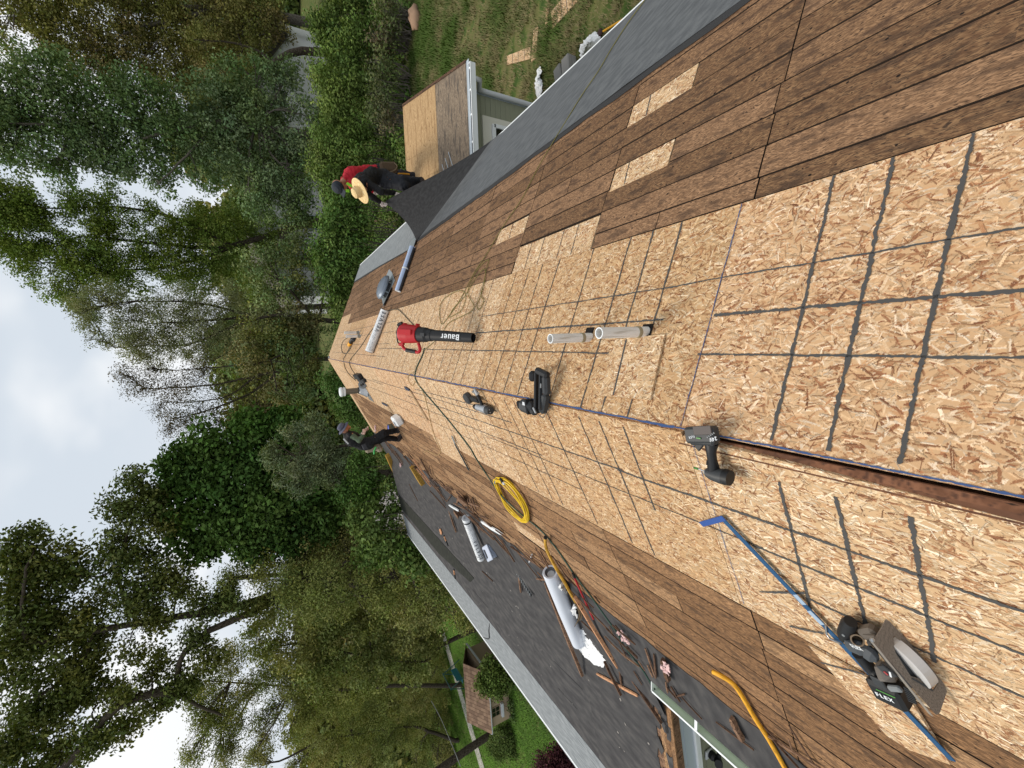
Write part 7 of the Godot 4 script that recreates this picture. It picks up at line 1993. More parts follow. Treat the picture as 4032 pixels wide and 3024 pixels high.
	for i in 90:
		var x := fr.randf_range(-6.1, -3.4)
		var z := fr.randf_range(-15.5, -3.2)
		if x > -3.9:
			continue
		var c := Vector3(x, wy(x) + 0.012, z)
		var an := fr.randf() * TAU
		var u := Vector3(cos(an), cos(an) * 0.165, sin(an)) * fr.randf_range(0.008, 0.035)
		var v := NW.cross(u).normalized() * fr.randf_range(0.006, 0.02)
		quad(st, c - u, c - v, c + u, c + v, NW)
	var fk := put("felt_flakes", st.commit(), mat(Color8(140, 136, 131), 0.9))
	fk.set_meta("kind", "stuff")
	tag(fk, "pale flakes and chips scattered over the dark felt", "debris")

func crumple(o: Node3D, c: Vector3, ring: Array, seed_: int, called: String) -> void:
	var n := FastNoiseLite.new()
	n.seed = seed_
	n.frequency = 9.0
	n.fractal_octaves = 3
	var path := smooth_path(ring + [ring[0]], 8)
	var g := []
	for i in 12:
		var t := i / 11.0
		var row := []
		for p in path:
			var q := c.lerp(p, t)
			q += Vector3(0, 1, 0) * (0.05 * (1.0 - t) + 0.05 * n.get_noise_3dv(q * 1.4)) + Vector3(n.get_noise_3dv(q + Vector3(5, 0, 0)), 0, n.get_noise_3dv(q + Vector3(0, 7, 0))) * 0.025
			row.append(q)
		g.append(row)
	var st := begin()
	sheet(st, g)
	local(o, st.commit(), called, mat(Color8(226, 228, 230), 0.3))

func build_saw() -> void:
	# the saw lies on its motor side with the shoe plate turned to the camera
	var a: Vector3 = Vector3(-0.682, -0.318, -0.634)
	var b: Vector3 = Vector3(-0.937, -0.442, -0.483)
	var c: Vector3 = Vector3(-0.763, -0.254, -0.653)
	var x := (b - a)
	var y := (c - a)
	var sw := thing("circular_saw", "dusty cordless circular saw lying on its side over the blue straightedge", "saw", at(a))
	var n := x.cross(y).normalized()
	if n.dot(Vector3(0.47, 1.714, 0.0) - a) < 0:
		n = -n
	var dust := tmat(noise_image(141, [Color8(88, 78, 70), Color8(112, 102, 92), Color8(128, 116, 104)], 128, 0.06, 0.06, 0.15), 0.7, 3.0)
	# shoe plate with two openings, made as strips round the openings
	var uv := func(u: Vector2, h: float) -> Vector3:
		return x * u.x + y * u.y + n * h
	var outer := [Vector2(-0.012, 0.017), Vector2(0.032, -0.034), Vector2(0.3, -0.096), Vector2(0.835, -0.22), Vector2(1.002, -0.033), Vector2(1.059, 0.701), Vector2(1.039, 0.871), Vector2(0.0, 1.0), Vector2(0.0, 0.502)]
	var hole := [Vector2(0.155, 0.204), Vector2(0.435, 0.003), Vector2(0.743, 0.025), Vector2(0.875, 0.028), Vector2(0.871, 0.341), Vector2(0.712, 0.397), Vector2(0.572, 0.693), Vector2(0.279, 0.567)]
	# bridge the ring into one polygon
	var ring := PackedVector2Array()
	for v: Vector2 in outer:
		ring.append(v)
	var key := 7
	var poly := PackedVector2Array()
	for i in outer.size():
		poly.append(outer[i])
		if i == key:
			for k in hole.size() + 1:
				poly.append(hole[posmod(7 - k if Geometry2D.is_polygon_clockwise(PackedVector2Array(hole)) == Geometry2D.is_polygon_clockwise(ring) else 7 + k, hole.size())])
			poly.append((outer[i] as Vector2) + Vector2(0.0004, 0.0004))
	var st := begin()
	var idx := Geometry2D.triangulate_polygon(poly)
	for i in range(0, idx.size(), 3):
		var p: Array[Vector2] = [poly[idx[i]], poly[idx[i + 1]], poly[idx[i + 2]]]
		tri(st, uv.call(p[0], 0.002), uv.call(p[1], 0.002), uv.call(p[2], 0.002), n, n, n, p[0], p[1], p[2])
		tri(st, uv.call(p[0], -0.002), uv.call(p[1], -0.002), uv.call(p[2], -0.002), -n, -n, -n, p[0], p[1], p[2])
	for pl: Array in [outer, hole]:
		for i in pl.size():
			var q0: Vector2 = pl[i]
			var q1: Vector2 = pl[(i + 1) % pl.size()]
			var e: Vector3 = uv.call(q1, 0.0) - uv.call(q0, 0.0)
			quad(st, uv.call(q0, -0.002), uv.call(q1, -0.002), uv.call(q1, 0.002), uv.call(q0, 0.002), e.cross(n).normalized())
	put("shoe_plate", st.commit(), dust, sw)
	# raised left edge of the shoe
	st = begin()
	var yn := y.normalized()
	bar(st, uv.call(Vector2(0.0, 1.0), -0.008), uv.call(Vector2(1.02, 1.0), -0.008), n, 0.003, 0.018, 0.0)
	put("plate_lip", st.commit(), mat(Color8(176, 168, 158), 0.4, 0.5), sw)
	# blade guard: half drum bulging through the slot, and the blade edge
	var gc: Vector3 = uv.call(Vector2(0.533, 0.28), -0.02)
	var xn := x.normalized()
	var zn := xn.cross(n).normalized()
	st = begin()
	var half := 0.098
	for s: float in [-1.0, 1.0]:
		for i in 20:
			var a0 := PI * i / 20.0
			var a1 := PI * (i + 1) / 20.0
			var p0 := gc + xn * cos(a0) * half + n * sin(a0) * 0.075 + zn * 0.018 * s
			var p1 := gc + xn * cos(a1) * half + n * sin(a1) * 0.075 + zn * 0.018 * s
			tri(st, gc + zn * 0.02 * s, p0, p1, zn * s, (zn * s + n * 0.4).normalized(), (zn * s + n * 0.4).normalized())
			if s > 0:
				quad(st, p0, p1, p1 - zn * 0.036, p0 - zn * 0.036, ((xn * cos((a0 + a1) * 0.5) + n * sin((a0 + a1) * 0.5))).normalized())
	put("lower_guard", st.commit(), mat(Color8(192, 190, 188), 0.4, 0.2), sw)
	st = begin()
	bar(st, uv.call(Vector2(0.264, 0.506), -0.03), uv.call(Vector2(0.444, 0.082), 0.012), n, 0.012, 0.02, 0.004)
	bar(st, uv.call(Vector2(0.594, 0.701), 0.006), uv.call(Vector2(0.859, 0.378), 0.002), n, 0.006, 0.006, 0.0)
	put("guard_lever", st.commit(), M.charcoal, sw)
	put("upper_guard", bar_mesh(uv.call(Vector2(0.2, 0.55), -0.06), uv.call(Vector2(0.85, 0.55), -0.06), n, 0.06, 0.09, 0.02), M.charcoal, sw)
	# body behind the shoe: motor, handle, battery; positions on and above the slope
	var NL := frame_l().basis.y
	st = begin()
	bar(st, Vector3(-0.933, -0.387, -0.675), Vector3(-0.975, -0.407, -0.623), NL, 0.085, 0.09, 0.03)
	local(sw, st.commit(), "motor_housing", mat(Color8(104, 98, 92), 0.6))
	st = begin()
	bar(st, Vector3(-0.876, -0.301, -0.636), Vector3(-0.907, -0.317, -0.606), NL, 0.05, 0.008, 0.003)
	local(sw, st.commit(), "rating_plate", M.charcoal)
	for k in 4:
		local(sw, bar_mesh(Vector3(-0.856, -0.287, -0.628).lerp(Vector3(-0.868, -0.293, -0.609), k / 3.0), Vector3(-0.866, -0.292, -0.628).lerp(Vector3(-0.878, -0.298, -0.608), k / 3.0), NL, 0.006, 0.003, 0.0), "vent_slot", M.black)
	local(sw, bar_mesh(Vector3(-0.895, -0.304, -0.628), Vector3(-0.904, -0.308, -0.616), NL, 0.009, 0.003, 0.0), "red_print", mat(Color8(150, 60, 60), 0.6))
	local(sw, bar_mesh(Vector3(-0.879, -0.296, -0.608), Vector3(-0.906, -0.31, -0.607), NL, 0.006, 0.003, 0.0), "white_print", M.white)
	# rear handle and frame with the maker's word
	local(sw, tube_mesh(smooth_path([Vector3(-0.939, -0.401, -0.747), Vector3(-0.974, -0.424, -0.734), Vector3(-1.006, -0.439, -0.713), Vector3(-1.017, -0.439, -0.689)], 4), 0.026, 12), "handle", M.black)
	st = begin()
	bar(st, Vector3(-0.885, -0.352, -0.767), Vector3(-0.854, -0.315, -0.699), NL, 0.055, 0.05, 0.014)
	bar(st, Vector3(-0.851, -0.313, -0.703), Vector3(-0.859, -0.307, -0.65), NL, 0.06, 0.05, 0.016)
	local(sw, st.commit(), "frame", mat(Color8(74, 78, 82), 0.55))
	var fx := lay3(Vector3(-0.864, -0.311, -0.741), Vector3(-0.839, -0.286, -0.699), NL)
	words("FLEX", 0.020, M.white, sw, Transform3D(Basis(fx.basis.x, -fx.basis.z, fx.basis.y), Vector3(-0.824, -0.258, -0.705) - sw.position))
	# front knob and dust port
	local(sw, tube_mesh(PackedVector3Array([Vector3(-0.896, -0.38, -0.798), Vector3(-0.84, -0.342, -0.778), Vector3(-0.773, -0.309, -0.753), Vector3(-0.749, -0.298, -0.744)]), PackedFloat32Array([0.016, 0.028, 0.030, 0.024]), 16), "front_knob", M.black)
	local(sw, lathe_mesh([Vector2(0.006, 0), Vector2(0.006, 0.003), Vector2(0, 0.003)], 8, axis_frame(Vector3(-0.829, -0.305, -0.768), NL)), "knob_screw", M.grey)
	var dp: Vector3 = Vector3(-0.831, -0.338, -0.733)
	var dd := (Vector3(0.47, 1.714, 0.0) - dp).normalized()
	local(sw, lathe_mesh([Vector2(0.024, -0.06), Vector2(0.024, 0.035), Vector2(0.019, 0.035), Vector2(0.018, -0.02), Vector2(0, -0.03)], 20, axis_frame(dp, (dd + Vector3(-0.3, 0.1, 0.1)).normalized())), "dust_port", mat(Color8(122, 106, 88), 0.6))
	st = begin()
	bar(st, Vector3(-0.797, -0.332, -0.716), Vector3(-0.747, -0.319, -0.662), NL, 0.05, 0.05, 0.012)
	bar(st, Vector3(-0.785, -0.304, -0.698), Vector3(-0.757, -0.29, -0.655), NL, 0.012, 0.012, 0.002)
	local(sw, st.commit(), "gear_case", mat(Color8(96, 88, 80), 0.6))
	local(sw, lathe_mesh([Vector2(0.009, 0), Vector2(0.009, 0.006), Vector2(0, 0.008)], 8, axis_frame(Vector3(-0.758, -0.257, -0.657), n)), "pivot_bolt", M.steel)
	# battery
	st = begin()
	bar(st, Vector3(-1.098, -0.484, -0.721), Vector3(-1.07, -0.465, -0.598), NL, 0.11, 0.075, 0.014)
	local(sw, st.commit(), "battery", M.black)
	st = begin()
	bar(st, Vector3(-1.028, -0.406, -0.696), Vector3(-1.016, -0.396, -0.648), NL, 0.05, 0.012, 0.004)
	local(sw, st.commit(), "battery_cover", M.charcoal)
	local(sw, bar_mesh(Vector3(-1.075, -0.423, -0.687), Vector3(-1.056, -0.411, -0.62), NL, 0.004, 0.002, 0.0), "green_line", mat(Color8(86, 150, 70), 0.5))
	var bx := lay3(Vector3(-1.101, -0.437, -0.679), Vector3(-1.092, -0.433, -0.645), NL)
	words("FLEX", 0.022, M.white, sw, Transform3D(Basis(bx.basis.x, -bx.basis.z, bx.basis.y), Vector3(-1.098, -0.434, -0.662) - sw.position))
	for k in 7:
		local(sw, bar_mesh(Vector3(-0.96, -0.369, -0.585).lerp(Vector3(-1.028, -0.402, -0.577), k / 6.0), Vector3(-0.962, -0.37, -0.553).lerp(Vector3(-1.021, -0.399, -0.551), k / 6.0), NL, 0.004, 0.006, 0.0), "battery_rib", M.charcoal)
	st = begin()
	bar(st, Vector3(-1.014, -0.391, -0.635), Vector3(-0.979, -0.374, -0.593), NL, 0.025, 0.02, 0.006)
	local(sw, st.commit(), "release_catch", M.grey)

# ------------------------------------------------------------------ yard
func build_yard_objects() -> void:
	var G := -4.3
	# grass: one stuff object of tufts, denser and greener in patches
	var r := RandomNumberGenerator.new()
	r.seed = 61
	var st := begin()
	for i in 9:
		var an := r.randf() * TAU
		var b := Vector3(r.randfn() * 0.03, 0, r.randfn() * 0.03)
		var d := Vector3(cos(an), 0, sin(an))
		var tip := b + d * r.randf_range(0.02, 0.07) + Vector3(0, r.randf_range(0.05, 0.11), 0)
		var sd := Vector3(-d.z, 0, d.x) * 0.005
		tri(st, b - sd, b + sd, tip, Vector3.UP, Vector3.UP, Vector3.UP)
	var blade := st.commit()
	var xs: Array[Transform3D] = []
	var cs: Array[Color] = []
	var gn := FastNoiseLite.new()
	gn.seed = 9
	gn.frequency = 0.55
	gn.fractal_octaves = 3
	for i in 60000:
		var x := r.randf_range(3.8, 17.0)
		var z := r.randf_range(-22.0, 1.0)
		var lush := gn.get_noise_2d(x, z * 0.8) + smoothstep(-10.0, -16.0, z) * 0.5
		if lush < -0.12 and r.randf() < 0.80:
			continue
		var s := r.randf_range(0.6, 1.5) * (0.8 + 0.5 * clampf(lush + 0.2, 0.0, 1.0))
		xs.append(Transform3D(Basis(Vector3.UP, r.randf() * TAU).scaled(Vector3(s * 1.3, s, s * 1.3)), Vector3(x, G + 0.03, z)))
		var dry := clampf(0.62 - lush * 1.2 + r.randfn() * 0.2, 0.0, 1.0)
		cs.append(Color(0.062, 0.105, 0.024).lerp(Color(0.24, 0.19, 0.11), dry) * r.randf_range(0.7, 1.25))
	for i in 90000:
		var x := r.randf_range(-26.0, -7.6) if i < 40000 else r.randf_range(-46.0, -22.0)
		var z := r.randf_range(-26.0, 2.0) if i < 40000 else r.randf_range(-42.0, -12.0)
		var s := r.randf_range(0.8, 1.7)
		xs.append(Transform3D(Basis(Vector3.UP, r.randf() * TAU).scaled(Vector3(s * 1.6, s, s * 1.6)), Vector3(x, gy(x) + 0.02, z)))
		cs.append((Color(0.065, 0.13, 0.025) if i < 40000 else Color(0.10, 0.20, 0.03)) * r.randf_range(0.75, 1.3))
	var mm := MultiMesh.new()
	mm.transform_format = MultiMesh.TRANSFORM_3D
	mm.use_colors = true
	mm.mesh = blade
	mm.instance_count = xs.size()
	for i in xs.size():
		mm.set_instance_transform(i, xs[i])
		mm.set_instance_color(i, cs[i])
	var go := MultiMeshInstance3D.new()
	go.name = "grass"
	go.multimesh = mm
	go.material_override = M.foliage
	add_child(go)
	go.set_meta("kind", "stuff")
	tag(go, "patchy green and straw-coloured grass around the house", "grass")
	# offcuts of sheathing dropped on the lawn
	for q: Array in [
		["sheathing_offcut", "strand board strip lying on the lawn with chalk lines, end against another strip", Vector3(7.869, -4.27, -10.243), Vector3(7.657, -4.27, -10.258), Vector3(7.179, -4.27, -9.129), Vector3(7.44, -4.27, -9.116), 3],
		["sheathing_offcut", "narrow strand board strip on the lawn at right angles to the lined strip", Vector3(7.719, -4.27, -8.968), Vector3(7.682, -4.27, -8.779), Vector3(7.064, -4.27, -8.896), Vector3(7.099, -4.27, -9.106), 0],
		["sheathing_offcut", "thin pale strip standing off by itself beside the big lawn panel", Vector3(7.862, -4.27, -8.436), Vector3(7.803, -4.27, -8.344), Vector3(7.42, -4.27, -8.407), Vector3(7.482, -4.27, -8.5), 0],
		["sheathing_offcut", "largest strand board panel on the lawn at the frame's edge", Vector3(7.663, -4.27, -8.256), Vector3(7.3, -4.27, -8.206), Vector3(7.278, -4.27, -7.298), Vector3(7.326, -4.27, -7.071), 4]]:
		var a: Vector3 = q[2]
		var poly := PackedVector2Array()
		var o := thing(q[0], q[1], "board", at(Vector3(a.x, G + 0.03, a.z)))
		if q[6] == 4:
			poly = PackedVector2Array([Vector2(0, 0), Vector2(q[3].x - a.x, q[3].z - a.z), Vector2(q[4].x - a.x, q[4].z - a.z), Vector2(q[4].x - a.x - (q[3].x - a.x), q[4].z - a.z - (q[3].z - a.z))])
		else:
			for k in [2, 3, 4, 5]:
				poly.append(Vector2(q[k].x - a.x, q[k].z - a.z))
		put("board", prism_mesh(poly, 0.0, 0.018, 1.0, Vector2(r.randf() * 4, 1)), M.osb[0], o)
		for k in int(q[6]):
			var t: float = (k + 1.0) / (q[6] + 1.0)
			var e0 := poly[0].lerp(poly[3], t)
			var e1 := poly[1].lerp(poly[2], t)
			put("chalk_line", bar_mesh(Vector3(e0.x, 0.0195, e0.y), Vector3(e1.x, 0.0195, e1.y), Vector3.UP, 0.016, 0.002, 0.0), M.chalk, o)
	# concrete walk beside the house with the block stack on it
	st = begin()
	prism(st, at(Vector3(0, G, 0)), PackedVector2Array([Vector2(3.0, -9.2), Vector2(5.6, -9.2), Vector2(5.7, -7.2), Vector2(5.3, -6.4), Vector2(5.45, -5.4), Vector2(5.2, -3.0), Vector2(3.0, -3.0)]), 0.0, 0.06)
	struct("path", st.commit(), M.concrete)
	var bs: Vector3 = Vector3(6.049, -4.1, -7.594)
	var o2 := thing("block_stack", "short stack of grey paving blocks on the walk below the eave", "blocks", Transform3D(Basis(Vector3.UP, 0.15), Vector3(bs.x, G + 0.06, bs.z)))
	for k in 4:
		put("block", box_mesh(Vector3(0.36, 0.12, 0.24), 0.02), mat(Color8(104, 104, 102).lerp(Color8(136, 134, 130), r.randf()), 0.95), o2, Transform3D(Basis(Vector3.UP, r.randf_range(-0.1, 0.1)), Vector3(0, 0.06 + 0.12 * (k / 2), -0.14 + 0.27 * (k % 2))))
	# white tarps
	var t1 := thing("white_tarp", "twisted white tarp lying on the walk at the wing's corner", "tarp", at(Vector3(0, 0, 0)))
	crumple(t1, Vector3(6.385, -4.15, -8.641), [Vector3(6.8, -4.22, -8.703), Vector3(6.63, -4.2, -8.59), Vector3(6.512, -4.2, -8.661), Vector3(6.332, -4.2, -8.564), Vector3(6.13, -4.2, -8.628), Vector3(6.124, -4.2, -8.807), Vector3(6.417, -4.2, -8.887), Vector3(6.641, -4.2, -8.808)], 211, "cloth")
	var t2 := thing("white_tarp", "bunched white tarp on the grass close under the right eave", "tarp", at(Vector3(0, 0, 0)))
	crumple(t2, Vector3(6.019, -4.0, -6.667), [Vector3(6.345, -4.2, -6.739), Vector3(6.138, -4.2, -6.588), Vector3(6.028, -4.2, -6.692), Vector3(6.123, -4.2, -7.012), Vector3(6.118, -4.2, -7.162), Vector3(6.299, -4.2, -7.242), Vector3(6.363, -4.2, -7.044)], 212, "cloth")
	var yh := thing("yellow_handled_tool", "yellow-handled tool with dark head lying in the grass under the eave", "tool", at(Vector3(6.241, -4.25, -6.575)))
	local(yh, tube_mesh(PackedVector3Array([Vector3(6.231, -4.22, -6.592), Vector3(6.142, -4.22, -6.19), Vector3(6.068, -4.22, -5.864)]), 0.02, 8), "handle", mat(Color8(206, 150, 30), 0.5))
	local(yh, bar_mesh(Vector3(6.284, -4.2, -6.627), Vector3(6.159, -4.2, -6.588), Vector3.UP, 0.12, 0.06, 0.02), "head", mat(Color8(50, 26, 24), 0.7))
	# stones and pale rocks by the hedge
	var stone := mat(Color8(176, 172, 164), 0.9)
	var k2 := 0
	for q: Array in [["pale stone at the shrub's foot below the far workers", Vector3(7.022, -4.2, -24.109), 0.22], ["smaller pale stone just above the one at the shrub's foot", Vector3(7.363, -4.2, -24.228), 0.14], ["little pale stone nearest the lifted sheet", Vector3(7.199, -4.2, -23.235), 0.10], ["large tan rock at the hedge end of the lawn", Vector3(13.053, -4.1, -17.101), 0.42], ["pale pebble among the brambles beyond the wing", Vector3(11.639, -4.2, -20.652), 0.12]]:
		stf_stone(q[0], q[1], q[2], 400 + k2, stone if k2 != 3 else mat(Color8(150, 122, 100), 0.95))
		k2 += 1
	# pale path and lawn furniture beyond the shed
	var sp := begin()
	var e0: Vector3 = Vector3(-28.715, -10.39, -34.412)
	var e1: Vector3 = Vector3(-33.165, -10.516, -29.817)
	var dv := (e1 - e0).normalized()
	var nv := dv.cross(Vector3.UP).normalized() * 0.7
	var g := []
	for i in 12:
		var c := e0.lerp(e1, i / 11.0) + dv * (i - 5.5) * 0.4
		g.append([Vector3(c.x - nv.x, gy(c.x - nv.x) + 0.08, c.z - nv.z), Vector3(c.x + nv.x, gy(c.x + nv.x) + 0.08, c.z + nv.z)])
	sheet(sp, g)
	struct("garden_path", sp.commit(), M.concrete)
	# green metal swing frame by the shed
	var s0: Vector3 = Vector3(-27.801, -10.359, -31.194)
	var sw := thing("swing_frame", "green metal garden swing frame on the patio behind the shed", "garden swing", at(s0))
	var gm := mat(Color8(44, 82, 78), 0.5)
	var sc := 1.0
	for z: float in [-0.9, 0.9]:
		for s: float in [-1.0, 1.0]:
			put("leg", tube_mesh(PackedVector3Array([Vector3(s * 0.7, 0, z), Vector3(0, 1.6, z)]), 0.035, 6), gm, sw)
	put("top_rail", tube_mesh(PackedVector3Array([Vector3(0, 1.6, -1.0), Vector3(0, 1.6, 1.0)]), 0.04, 6), gm, sw)
	for q: Array in [[0.45, 0.0], [0.75, 0.25]]:
		put("slat", box_mesh(Vector3(0.4 if q[1] == 0.0 else 0.05, 0.05 if q[1] == 0.0 else 0.45, 1.4), 0.01), mat(Color8(40, 100, 110), 0.5), sw, at(Vector3(q[1], q[0], 0)))
	# utility cable crossing above the lower yard
	cord("overhead_cable", "thin grey cable strung above the lower left yard", "cable", [Vector3(-18.363, -4.103, -20.0), Vector3(-16.543, -3.6, -17.0), Vector3(-13.809, -2.721, -13.0), Vector3(-11.265, -1.904, -10.0)], 0.012, M.grey, 5)
	# the leaning weathered pole at the frame's edge
	put_pole()

func put_pole() -> void:
	var a: Vector3 = Vector3(-28.804, -10.388, -25.916)
	var b: Vector3 = Vector3(-28.715, -8.382, -25.7)
	var c: Vector3 = Vector3(-28.82, -3.897, -25.2)
	tag(put("tree_trunk", tube_mesh(smooth_path([a, b, c], 6), 0.25, 12), M.bark), "thick dark trunk rising past the left frame edge before the shed hedge", "tree trunk")

func stf_stone(label: String, p: Vector3, r: float, seed_: int, m: Material) -> void:
	var n := FastNoiseLite.new()
	n.seed = seed_
	n.frequency = 0.9
	var st := begin()
	var g := []
	for i in 9:
		var row := []
		var ph := PI * i / 8.0
		for k in 13:
			var th := TAU * (k % 12) / 12.0
			var d := Vector3(sin(ph) * cos(th), cos(ph), sin(ph) * sin(th))
			row.append(d * Vector3(1.2, 0.7, 0.9) * r * (0.85 + 0.4 * n.get_noise_3dv(d * 1.6)))
		g.append(row)
	sheet(st, g)
	tag(put("stone", st.commit(), m, self, at(Vector3(p.x, -4.3 + r * 0.3, p.z))), label, "stone")

# ------------------------------------------------------------------ people
# signed-distance body: tapered capsules joined by a smooth minimum, meshed with surface nets
func blob(caps: Array, cell: float, k: float, fold := 0.0) -> ArrayMesh:
	var lo := Vector3(1e9, 1e9, 1e9)
	var hi := -lo
	for c: Array in caps:
		var m: float = maxf(c[2], c[3]) + k + cell * 2.0
		lo = lo.min((c[0] as Vector3).min(c[1]) - Vector3.ONE * m)
		hi = hi.max((c[0] as Vector3).max(c[1]) + Vector3.ONE * m)
	var nx := int((hi.x - lo.x) / cell) + 2
	var ny := int((hi.y - lo.y) / cell) + 2
	var nz := int((hi.z - lo.z) / cell) + 2
	var f := PackedFloat32Array()
	f.resize(nx * ny * nz)
	f.fill(1.0)
	for c: Array in caps:
		var a: Vector3 = c[0]
		var b: Vector3 = c[1]
		var ra: float = c[2]
		var rb: float = c[3]
		var sq: Vector3 = c[4] if c.size() > 4 else Vector3.ONE
		var m := maxf(ra, rb) * maxf(sq.x, maxf(sq.y, sq.z)) + k + cell * 2.0
		var l := (a.min(b) - Vector3.ONE * m - lo) / cell
		var h := (a.max(b) + Vector3.ONE * m - lo) / cell
		var ab := b - a
		var dd := maxf(ab.length_squared(), 1e-8)
		for z in range(maxi(0, int(l.z)), mini(nz, int(h.z) + 1)):
			for y in range(maxi(0, int(l.y)), mini(ny, int(h.y) + 1)):
				for x in range(maxi(0, int(l.x)), mini(nx, int(h.x) + 1)):
					var p := lo + Vector3(x, y, z) * cell
					var t := clampf((p - a).dot(ab) / dd, 0.0, 1.0)
					var d := ((p - a - ab * t) / sq).length() - lerpf(ra, rb, t)
					var i := (z * ny + y) * nx + x
					var o := f[i]
					var hh := maxf(k - absf(o - d), 0.0) / k
					f[i] = minf(o, d) - hh * hh * k * 0.25
	if fold > 0.0:
		for z in nz:
			for y in ny:
				for x in nx:
					var i := (z * ny + y) * nx + x
					if absf(f[i]) < cell * 2.0:
						f[i] += fold * noi.get_noise_3d((lo.x + x * cell) * 9.0, (lo.y + y * cell) * 13.0, (lo.z + z * cell) * 9.0)
	var id := {}
	var vs := PackedVector3Array()
	var ns := PackedVector3Array()
	for z in nz - 1:
		for y in ny - 1:
			for x in nx - 1:
				var i := (z * ny + y) * nx + x
				var v0 := f[i]
				if v0 > cell * 2.0 or v0 < -cell * 2.0:
					continue
				var c := [v0, f[i + 1], f[i + nx], f[i + nx + 1], f[i + nx * ny], f[i + nx * ny + 1], f[i + nx * ny + nx], f[i + nx * ny + nx + 1]]
				var neg := 0
				for q: float in c:
					if q < 0.0:
						neg += 1
				if neg == 0 or neg == 8:
					continue
				var s := Vector3.ZERO
				var cnt := 0
				for e: Array in [[0, 1], [2, 3], [4, 5], [6, 7], [0, 2], [1, 3], [4, 6], [5, 7], [0, 4], [1, 5], [2, 6], [3, 7]]:
					var p: float = c[e[0]]
					var q: float = c[e[1]]
					if (p < 0.0) != (q < 0.0):
						var t := p / (p - q)
						var A := Vector3(e[0] & 1, (e[0] >> 1) & 1, (e[0] >> 2) & 1)
						var B := Vector3(e[1] & 1, (e[1] >> 1) & 1, (e[1] >> 2) & 1)
						s += A.lerp(B, t)
						cnt += 1
				id[i] = vs.size()
				vs.append(lo + (Vector3(x, y, z) + s / cnt) * cell)
				ns.append(Vector3(c[1] + c[3] + c[5] + c[7] - c[0] - c[2] - c[4] - c[6], c[2] + c[3] + c[6] + c[7] - c[0] - c[1] - c[4] - c[5], c[4] + c[5] + c[6] + c[7] - c[0] - c[1] - c[2] - c[3]).normalized())
	var st := begin()
	var sx := 1
	var sy := nx
	var sz := nx * ny
	for i: int in id:
		for ax: Array in [[sx, sy, sz], [sy, sz, sx], [sz, sx, sy]]:
			var j: int = i + ax[0]
			if (f[i] < 0.0) == (f[j] < 0.0):
				continue
			var q := [i, i - ax[1], i - ax[1] - ax[2], i - ax[2]]
			var ok := true
			for w: int in q:
				if not id.has(w):
					ok = false
			if ok:
				var a: int = id[q[0]]
				var b: int = id[q[1]]
				var c: int = id[q[2]]
				var d: int = id[q[3]]
				tri(st, vs[a], vs[b], vs[c], ns[a], ns[b], ns[c])
				tri(st, vs[a], vs[c], vs[d], ns[a], ns[c], ns[d])
	return st.commit()

# a hand at wrist w pointing along d, thumb towards th; fingers curled by bend
func hand(w: Vector3, d: Vector3, th: Vector3, bend: float) -> Array:
	var f := d.normalized()
	var s := (th - f * th.dot(f)).normalized()
	var n := f.cross(s)
	var out := [[w, w + f * 0.045, 0.026, 0.028], [w + f * 0.04 + s * 0.02, w + f * 0.085 + s * 0.025, 0.017, 0.014], [w + f * 0.04 - s * 0.02, w + f * 0.085 - s * 0.022, 0.017, 0.014]]
	for k in 4:
		var o := w + f * 0.085 + s * (0.030 - 0.020 * k)
		var l: float = [0.030, 0.034, 0.031, 0.024][k]
		var d1 := f.rotated(s, bend * 0.6)
		var d2 := f.rotated(s, bend * 1.4)
		out.append([o, o + d1 * l, 0.010, 0.009])
		out.append([o + d1 * l, o + d1 * l + d2 * l * 0.85, 0.009, 0.008])
	var t0 := w + f * 0.03 + s * 0.028
	out.append([t0, t0 + (f * 0.5 + s * 0.8).normalized() * 0.036, 0.012, 0.010])
	out.append([t0 + (f * 0.5 + s * 0.8).normalized() * 0.036, t0 + (f * 0.5 + s * 0.8).normalized() * 0.036 + (f + s * 0.2).normalized() * 0.03, 0.010, 0.008])
	return out

# head centre h, facing dir, up
func head_caps(h: Vector3, face: Vector3, up: Vector3) -> Array:
	var f := face.normalized()
	var u := (up - f * up.dot(f)).normalized()
	var s := f.cross(u)
	return [[h + u * 0.035, h + u * 0.03 - f * 0.02, 0.088, 0.088], [h - u * 0.045 + f * 0.03, h - u * 0.085 + f * 0.045, 0.062, 0.042],
		[h + f * 0.088 + u * 0.02, h + f * 0.108 - u * 0.015, 0.010, 0.015],
		[h + f * 0.083 - u * 0.048 - s * 0.018, h + f * 0.083 - u * 0.048 + s * 0.018, 0.010, 0.010],
		[h + s * 0.086 + u * 0.02, h + s * 0.088 - u * 0.015, 0.018, 0.014], [h - s * 0.086 + u * 0.02, h - s * 0.088 - u * 0.015, 0.018, 0.014],
		[h + f * 0.083 + u * 0.035 - s * 0.03, h + f * 0.083 + u * 0.035 + s * 0.03, 0.012, 0.012]]

func eyes(o: Node3D, h: Vector3, face: Vector3, up: Vector3) -> void:
	var f := face.normalized()
	var u := (up - f * up.dot(f)).normalized()
	var s := f.cross(u)
	var st := begin()
	for q: float in [-1.0, 1.0]:
		lathe(st, axis_frame(h + f * 0.086 + u * 0.014 + s * 0.032 * q, f), [Vector2(0.011, 0.0), Vector2(0.008, 0.006), Vector2(0, 0.008)], 8)
	local(o, st.commit(), "eyes", M.black)

func grow(caps: Array, by: float) -> Array:
	var out := []
	for c: Array in caps:
		var d := c.duplicate()
		d[2] = c[2] + by
		d[3] = c[3] + by
		out.append(d)
	return out

